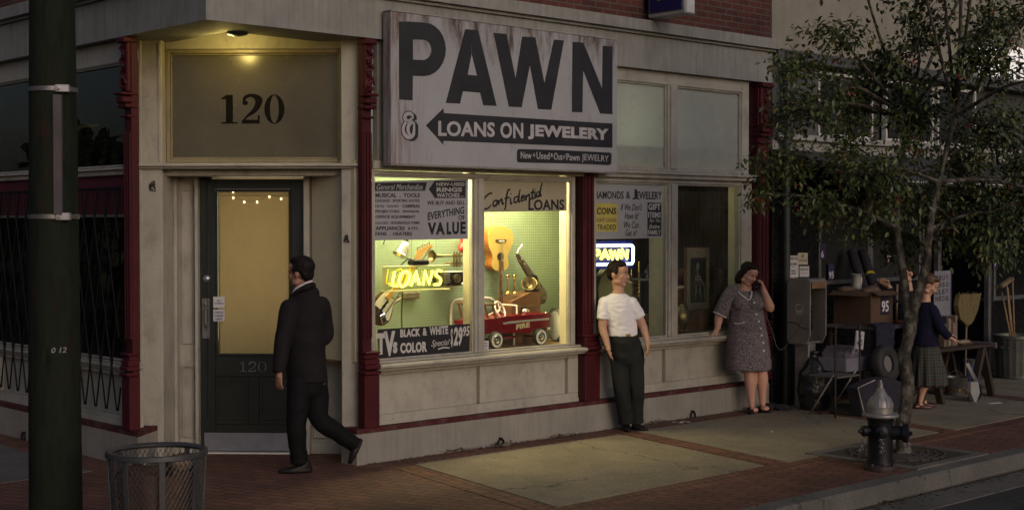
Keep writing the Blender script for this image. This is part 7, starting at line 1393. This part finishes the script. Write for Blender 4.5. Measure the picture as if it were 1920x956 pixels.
tw_.done('branch_crown', BARK, t); LEAF = leafmat(); fol_me.materials.append(LEAF); cr_ = bpy.data.objects.new('foliage', fol_me); SC.collection.objects.link(cr_); cr_.parent = t; be = bb.done('berry_spray', mat('red_berry', (.28, .02, .02), .3), t); be['kind'] = 'stuff'
print('LEAVES', nl)
# folding security grille on the side window
t = thing('security_grille', 'black folding lattice gate across the dark side window', 'security grille', LF.M); GR = BLACKM; mb = MB(); z0, z1 = .46, 2.40; sp = .205; rise = sp / .43
for (xa, xb2) in ((-6.6, -1.5),):
    n = int((xb2 - xa) / sp); L = (z1 - z0)
    for k in range(-6, n + 1):
        x = xb2 - .05 - k * sp
        for s in (-1, 1):
            xe = x + s * L * rise * .5
            f0 = 0; f1 = 1
            a, b_ = Vector((x, .02 + .006 * s, z0)), Vector((xe, .02 + .006 * s, z1))
            if max(a.x, b_.x) > xb2:            # stop at the pilaster
                if a.x > xb2 and b_.x > xb2: continue
                if a.x > xb2: a = b_ + (a - b_) * ((xb2 - b_.x) / (a.x - b_.x))
                else: b_ = a + (b_ - a) * ((xb2 - a.x) / (b_.x - a.x))
            mb.tube([a, b_], .0082, 5)
            if s > 0 and a.z == z0: mb.ell((x, .02, z0 - .004), (.018, .012, .022), u=8, v=6)
mb.done('lattice', GR, t); MB().box(-6.6, -1.5, .03, .045, 2.40, 2.425, .003).done('top_track', GR, t)
t = thing('bracket_reflection', 'small yellow bracket shape added for a glowing reflection in the dark upper side window', 'bracket', LF.M); a, b_ = LF.at(143, 238, .4), LF.at(181, 235, .4)
mb = MB(); mb.box(a[0] - .3, b_[0], .38, .42, b_[1] - .01, b_[1] + .01, .002); mb.tube([(a[0] - .28, .4, b_[1] - .11), (a[0] + .12, .4, b_[1] - .005)], .009, 6); mb.done('arm', emit('bracket_reflection_glow', (.5, .36, .06), .16), t)  # yellow reflection put in as a glowing arm that is no lamp
# bulb reflections in the door glass, put in as glowing beads on a wire
t = thing('bulb_reflections', 'short row of glowing beads added for warm bulb reflections on the door glass', 'reflection', CF.M); q = [(*CF.at(px, py, .079),) for px, py in ((437, 361), (437.5, 371), (458, 379), (482, 379), (505, 369), (527, 373))]
mb = MB(); mb.tube(smoothpath([(p[0], .0795, p[1] + .012) for p in q], 4), .0015, 4); mb.done('wire', BLACKM, t); FB = emit('reflected_bulb_glow', (1, .82, .5), 5)
for p in q: MB().ell((p[0], .0795, p[1]), (.008, .005, .011), u=8, v=6).done('bulb', FB, t)
# iron rings on the plinth and litter
def ring(label, fr_, px, py, y):
    x, z = fr_.at(px, py, y); t = thing('iron_ring', label, 'iron ring', fr_.M, 'iron rings in the plinth'); mb = MB(); mb.tube([(x + .035 * math.cos(a), y - .02, z + .042 * math.sin(a)) for a in [2 * math.pi * k / 18 for k in range(18)]], .009, 7, closed=True); mb.done('ring', BLACKM, t, smooth=180); MB().box(x - .012, x + .012, y - .03, y + .01, z + .03, z + .055, .003).done('staple', BLACKM, t)
ring('rusty iron ring at the plinth foot between the man and the woman', RF, 1297, 778, -.002); ring('rusty iron ring at the plinth foot behind the utility pole', LF, 47, 819, -.002); ring('rusty iron ring with a torn strap below the guitar window', RF, 937, 830, -.002)
def scrap(label, px, py, w, h, ang, m):
    g = gnd(px, py); t = thing('paper_scrap', label, 'litter', Matrix.Translation((g.x, g.y, .008)) @ Matrix.Rotation(R(ang), 4, 'Z')); mb = MB(); n = 6; vs = [[mb.b.verts.new(((i / n - .5) * w, (j / 2 - .5) * h * (1 + .3 * math.sin(i * 2.3)), .010 + .010 * math.sin(i * 1.7 + j))) for j in range(3)] for i in range(n + 1)]
    for i in range(n):
        for j in range(2): mb.b.faces.new((vs[i][j], vs[i + 1][j], vs[i + 1][j + 1], vs[i][j + 1]))
    bmesh.ops.solidify(mb.b, geom=mb.b.faces[:], thickness=.002); mb.done('scrap', m, t)
BUFF = mat('trodden_paper', (.42, .34, .26), .8, .2, 12)
scrap('long torn buff paper strip at the plinth foot below the guitar window', 948, 837, .26, .05, 43, BUFF); scrap('small torn paper scrap left of the long strip below the guitar window', 907, 841, .10, .03, 20, PAPER); scrap('tiny paper scrap on the bricks before the corner plinth', 748, 867, .03, .025, 0, PAPER)
scrap('thin straw lying before the iron ring near the woman', 1278, 794, .22, .012, 20, PAPER); scrap('small white scrap on the slab in front of the woman', 1446, 812, .04, .025, 50, PAPER); scrap('brown leaf litter scrap in the gutter below the kerb', 1660, 945, .14, .05, 43, mat('dead_leaf', (.12, .06, .03), .9)); scrap('flattened card on the pavement between the woman and the hydrant', 1545, 776, .26, .07, 30, mat('red_brown_card', (.15, .09, .08), .8))
t = thing('coat_heap', 'dark rag lying at the foot of the black tiles by the woman', 'rag', None); g = gnd(1452, 768); mb = MB(Matrix.Translation(g))
for k in range(5): mb.ell((rnd.uniform(-.1, .1), rnd.uniform(-.05, .05), .03), (.09, .06, .04))
mb.fuse('rag', DCLOTH, t, .012, 2, lambda c: .012 * noise.noise(c * 20))

# trees across the side street and along the far kerb: seen only as reflections in the dark glass
def treeline(name, boxes, n, seed):
    q = np.random.default_rng(seed); P = []
    for (x0, x1, y0, y1, z0, z1) in boxes:
        for k in range(14): c_ = np.array([q.uniform(x0, x1), q.uniform(y0, y1), q.uniform(z0, z1)]); d = q.normal(0, 1, (n, 3)); d /= np.linalg.norm(d, axis=1)[:, None]; P.append(c_ + d * q.uniform(.6, 1.9) * np.array([1, 1, .8]) * q.uniform(.5, 1, (n, 1)))
    P = np.concatenate(P); me = leaf_mesh(name, P, q.normal(0, 1, P.shape), q.uniform(.22, .5, len(P)), .4); me.materials.append(LEAF); o = bpy.data.objects.new(name, me); SC.collection.objects.link(o); o['kind'] = 'stuff'; o['label'] = 'dark mass of trees across the street mirrored in the window glass'; o['category'] = 'trees'; return o
treeline('far_wood', [(-24, -18, -4, 30, .5, 8.5), (-24, -18, 10, 40, .5, 8.5), (-24, -18, 4, 34, 3, 8), (-24, -18, 0, 30, .5, 3), (-24, -18, 10, 34, 2, 6), (17, 22, 0, 30, .3, 4.5), (17, 22, 10, 30, .3, 3)], 420, 3)

# grit, dead leaves and dirt gathered along the plinth, the joints and the gutter
q = np.random.default_rng(9); fl = MB()
def flake(p, s, ang):
    n = 5; vs = [fl.b.verts.new(p + Vector((s * math.cos(ang + 6.283 * k / n) * q.uniform(.5, 1), s * .6 * math.sin(ang + 6.283 * k / n) * q.uniform(.5, 1), q.uniform(.001, .006)))) for k in range(n)]; tp_ = fl.b.verts.new(p + Vector((0, 0, .008)))
    for k in range(n): fl.b.faces.new((vs[k], vs[(k + 1) % n], tp_))
for k in range(300):
    u = q.uniform(1.5, 7.3); flake(RF.w(u, -abs(q.normal(0, .035)) - .004, .006), q.uniform(.004, .016), q.uniform(0, 6))
for c_ in (2.6, 3.15, 3.95, 5.4, 7.0):
    for k in range(40): flake(RF.w(c_ + q.normal(0, .09), -abs(q.normal(0, .03)) - .006, .006 + abs(q.normal(0, .012))), q.uniform(.006, .024), q.uniform(0, 6))
for k in range(260): flake(RF.w(q.uniform(2, 9), -3.66 - abs(q.normal(0, .08)), -.150), q.uniform(.006, .03), q.uniform(0, 6))
for k in range(230): flake(RF.w(q.uniform(-1, 11), q.uniform(-3.4, -.1), .007), q.uniform(.003, .011), q.uniform(0, 6))
d_ = fl.done('ground_litter', mat('dark_leaf_dirt', (.040, .026, .017), .95, .5, 20), None); d_['kind'] = 'stuff'; d_['label'] = 'dark grit and leaf crumbs strewn along the plinth foot, pavement and gutter'; d_['category'] = 'litter'
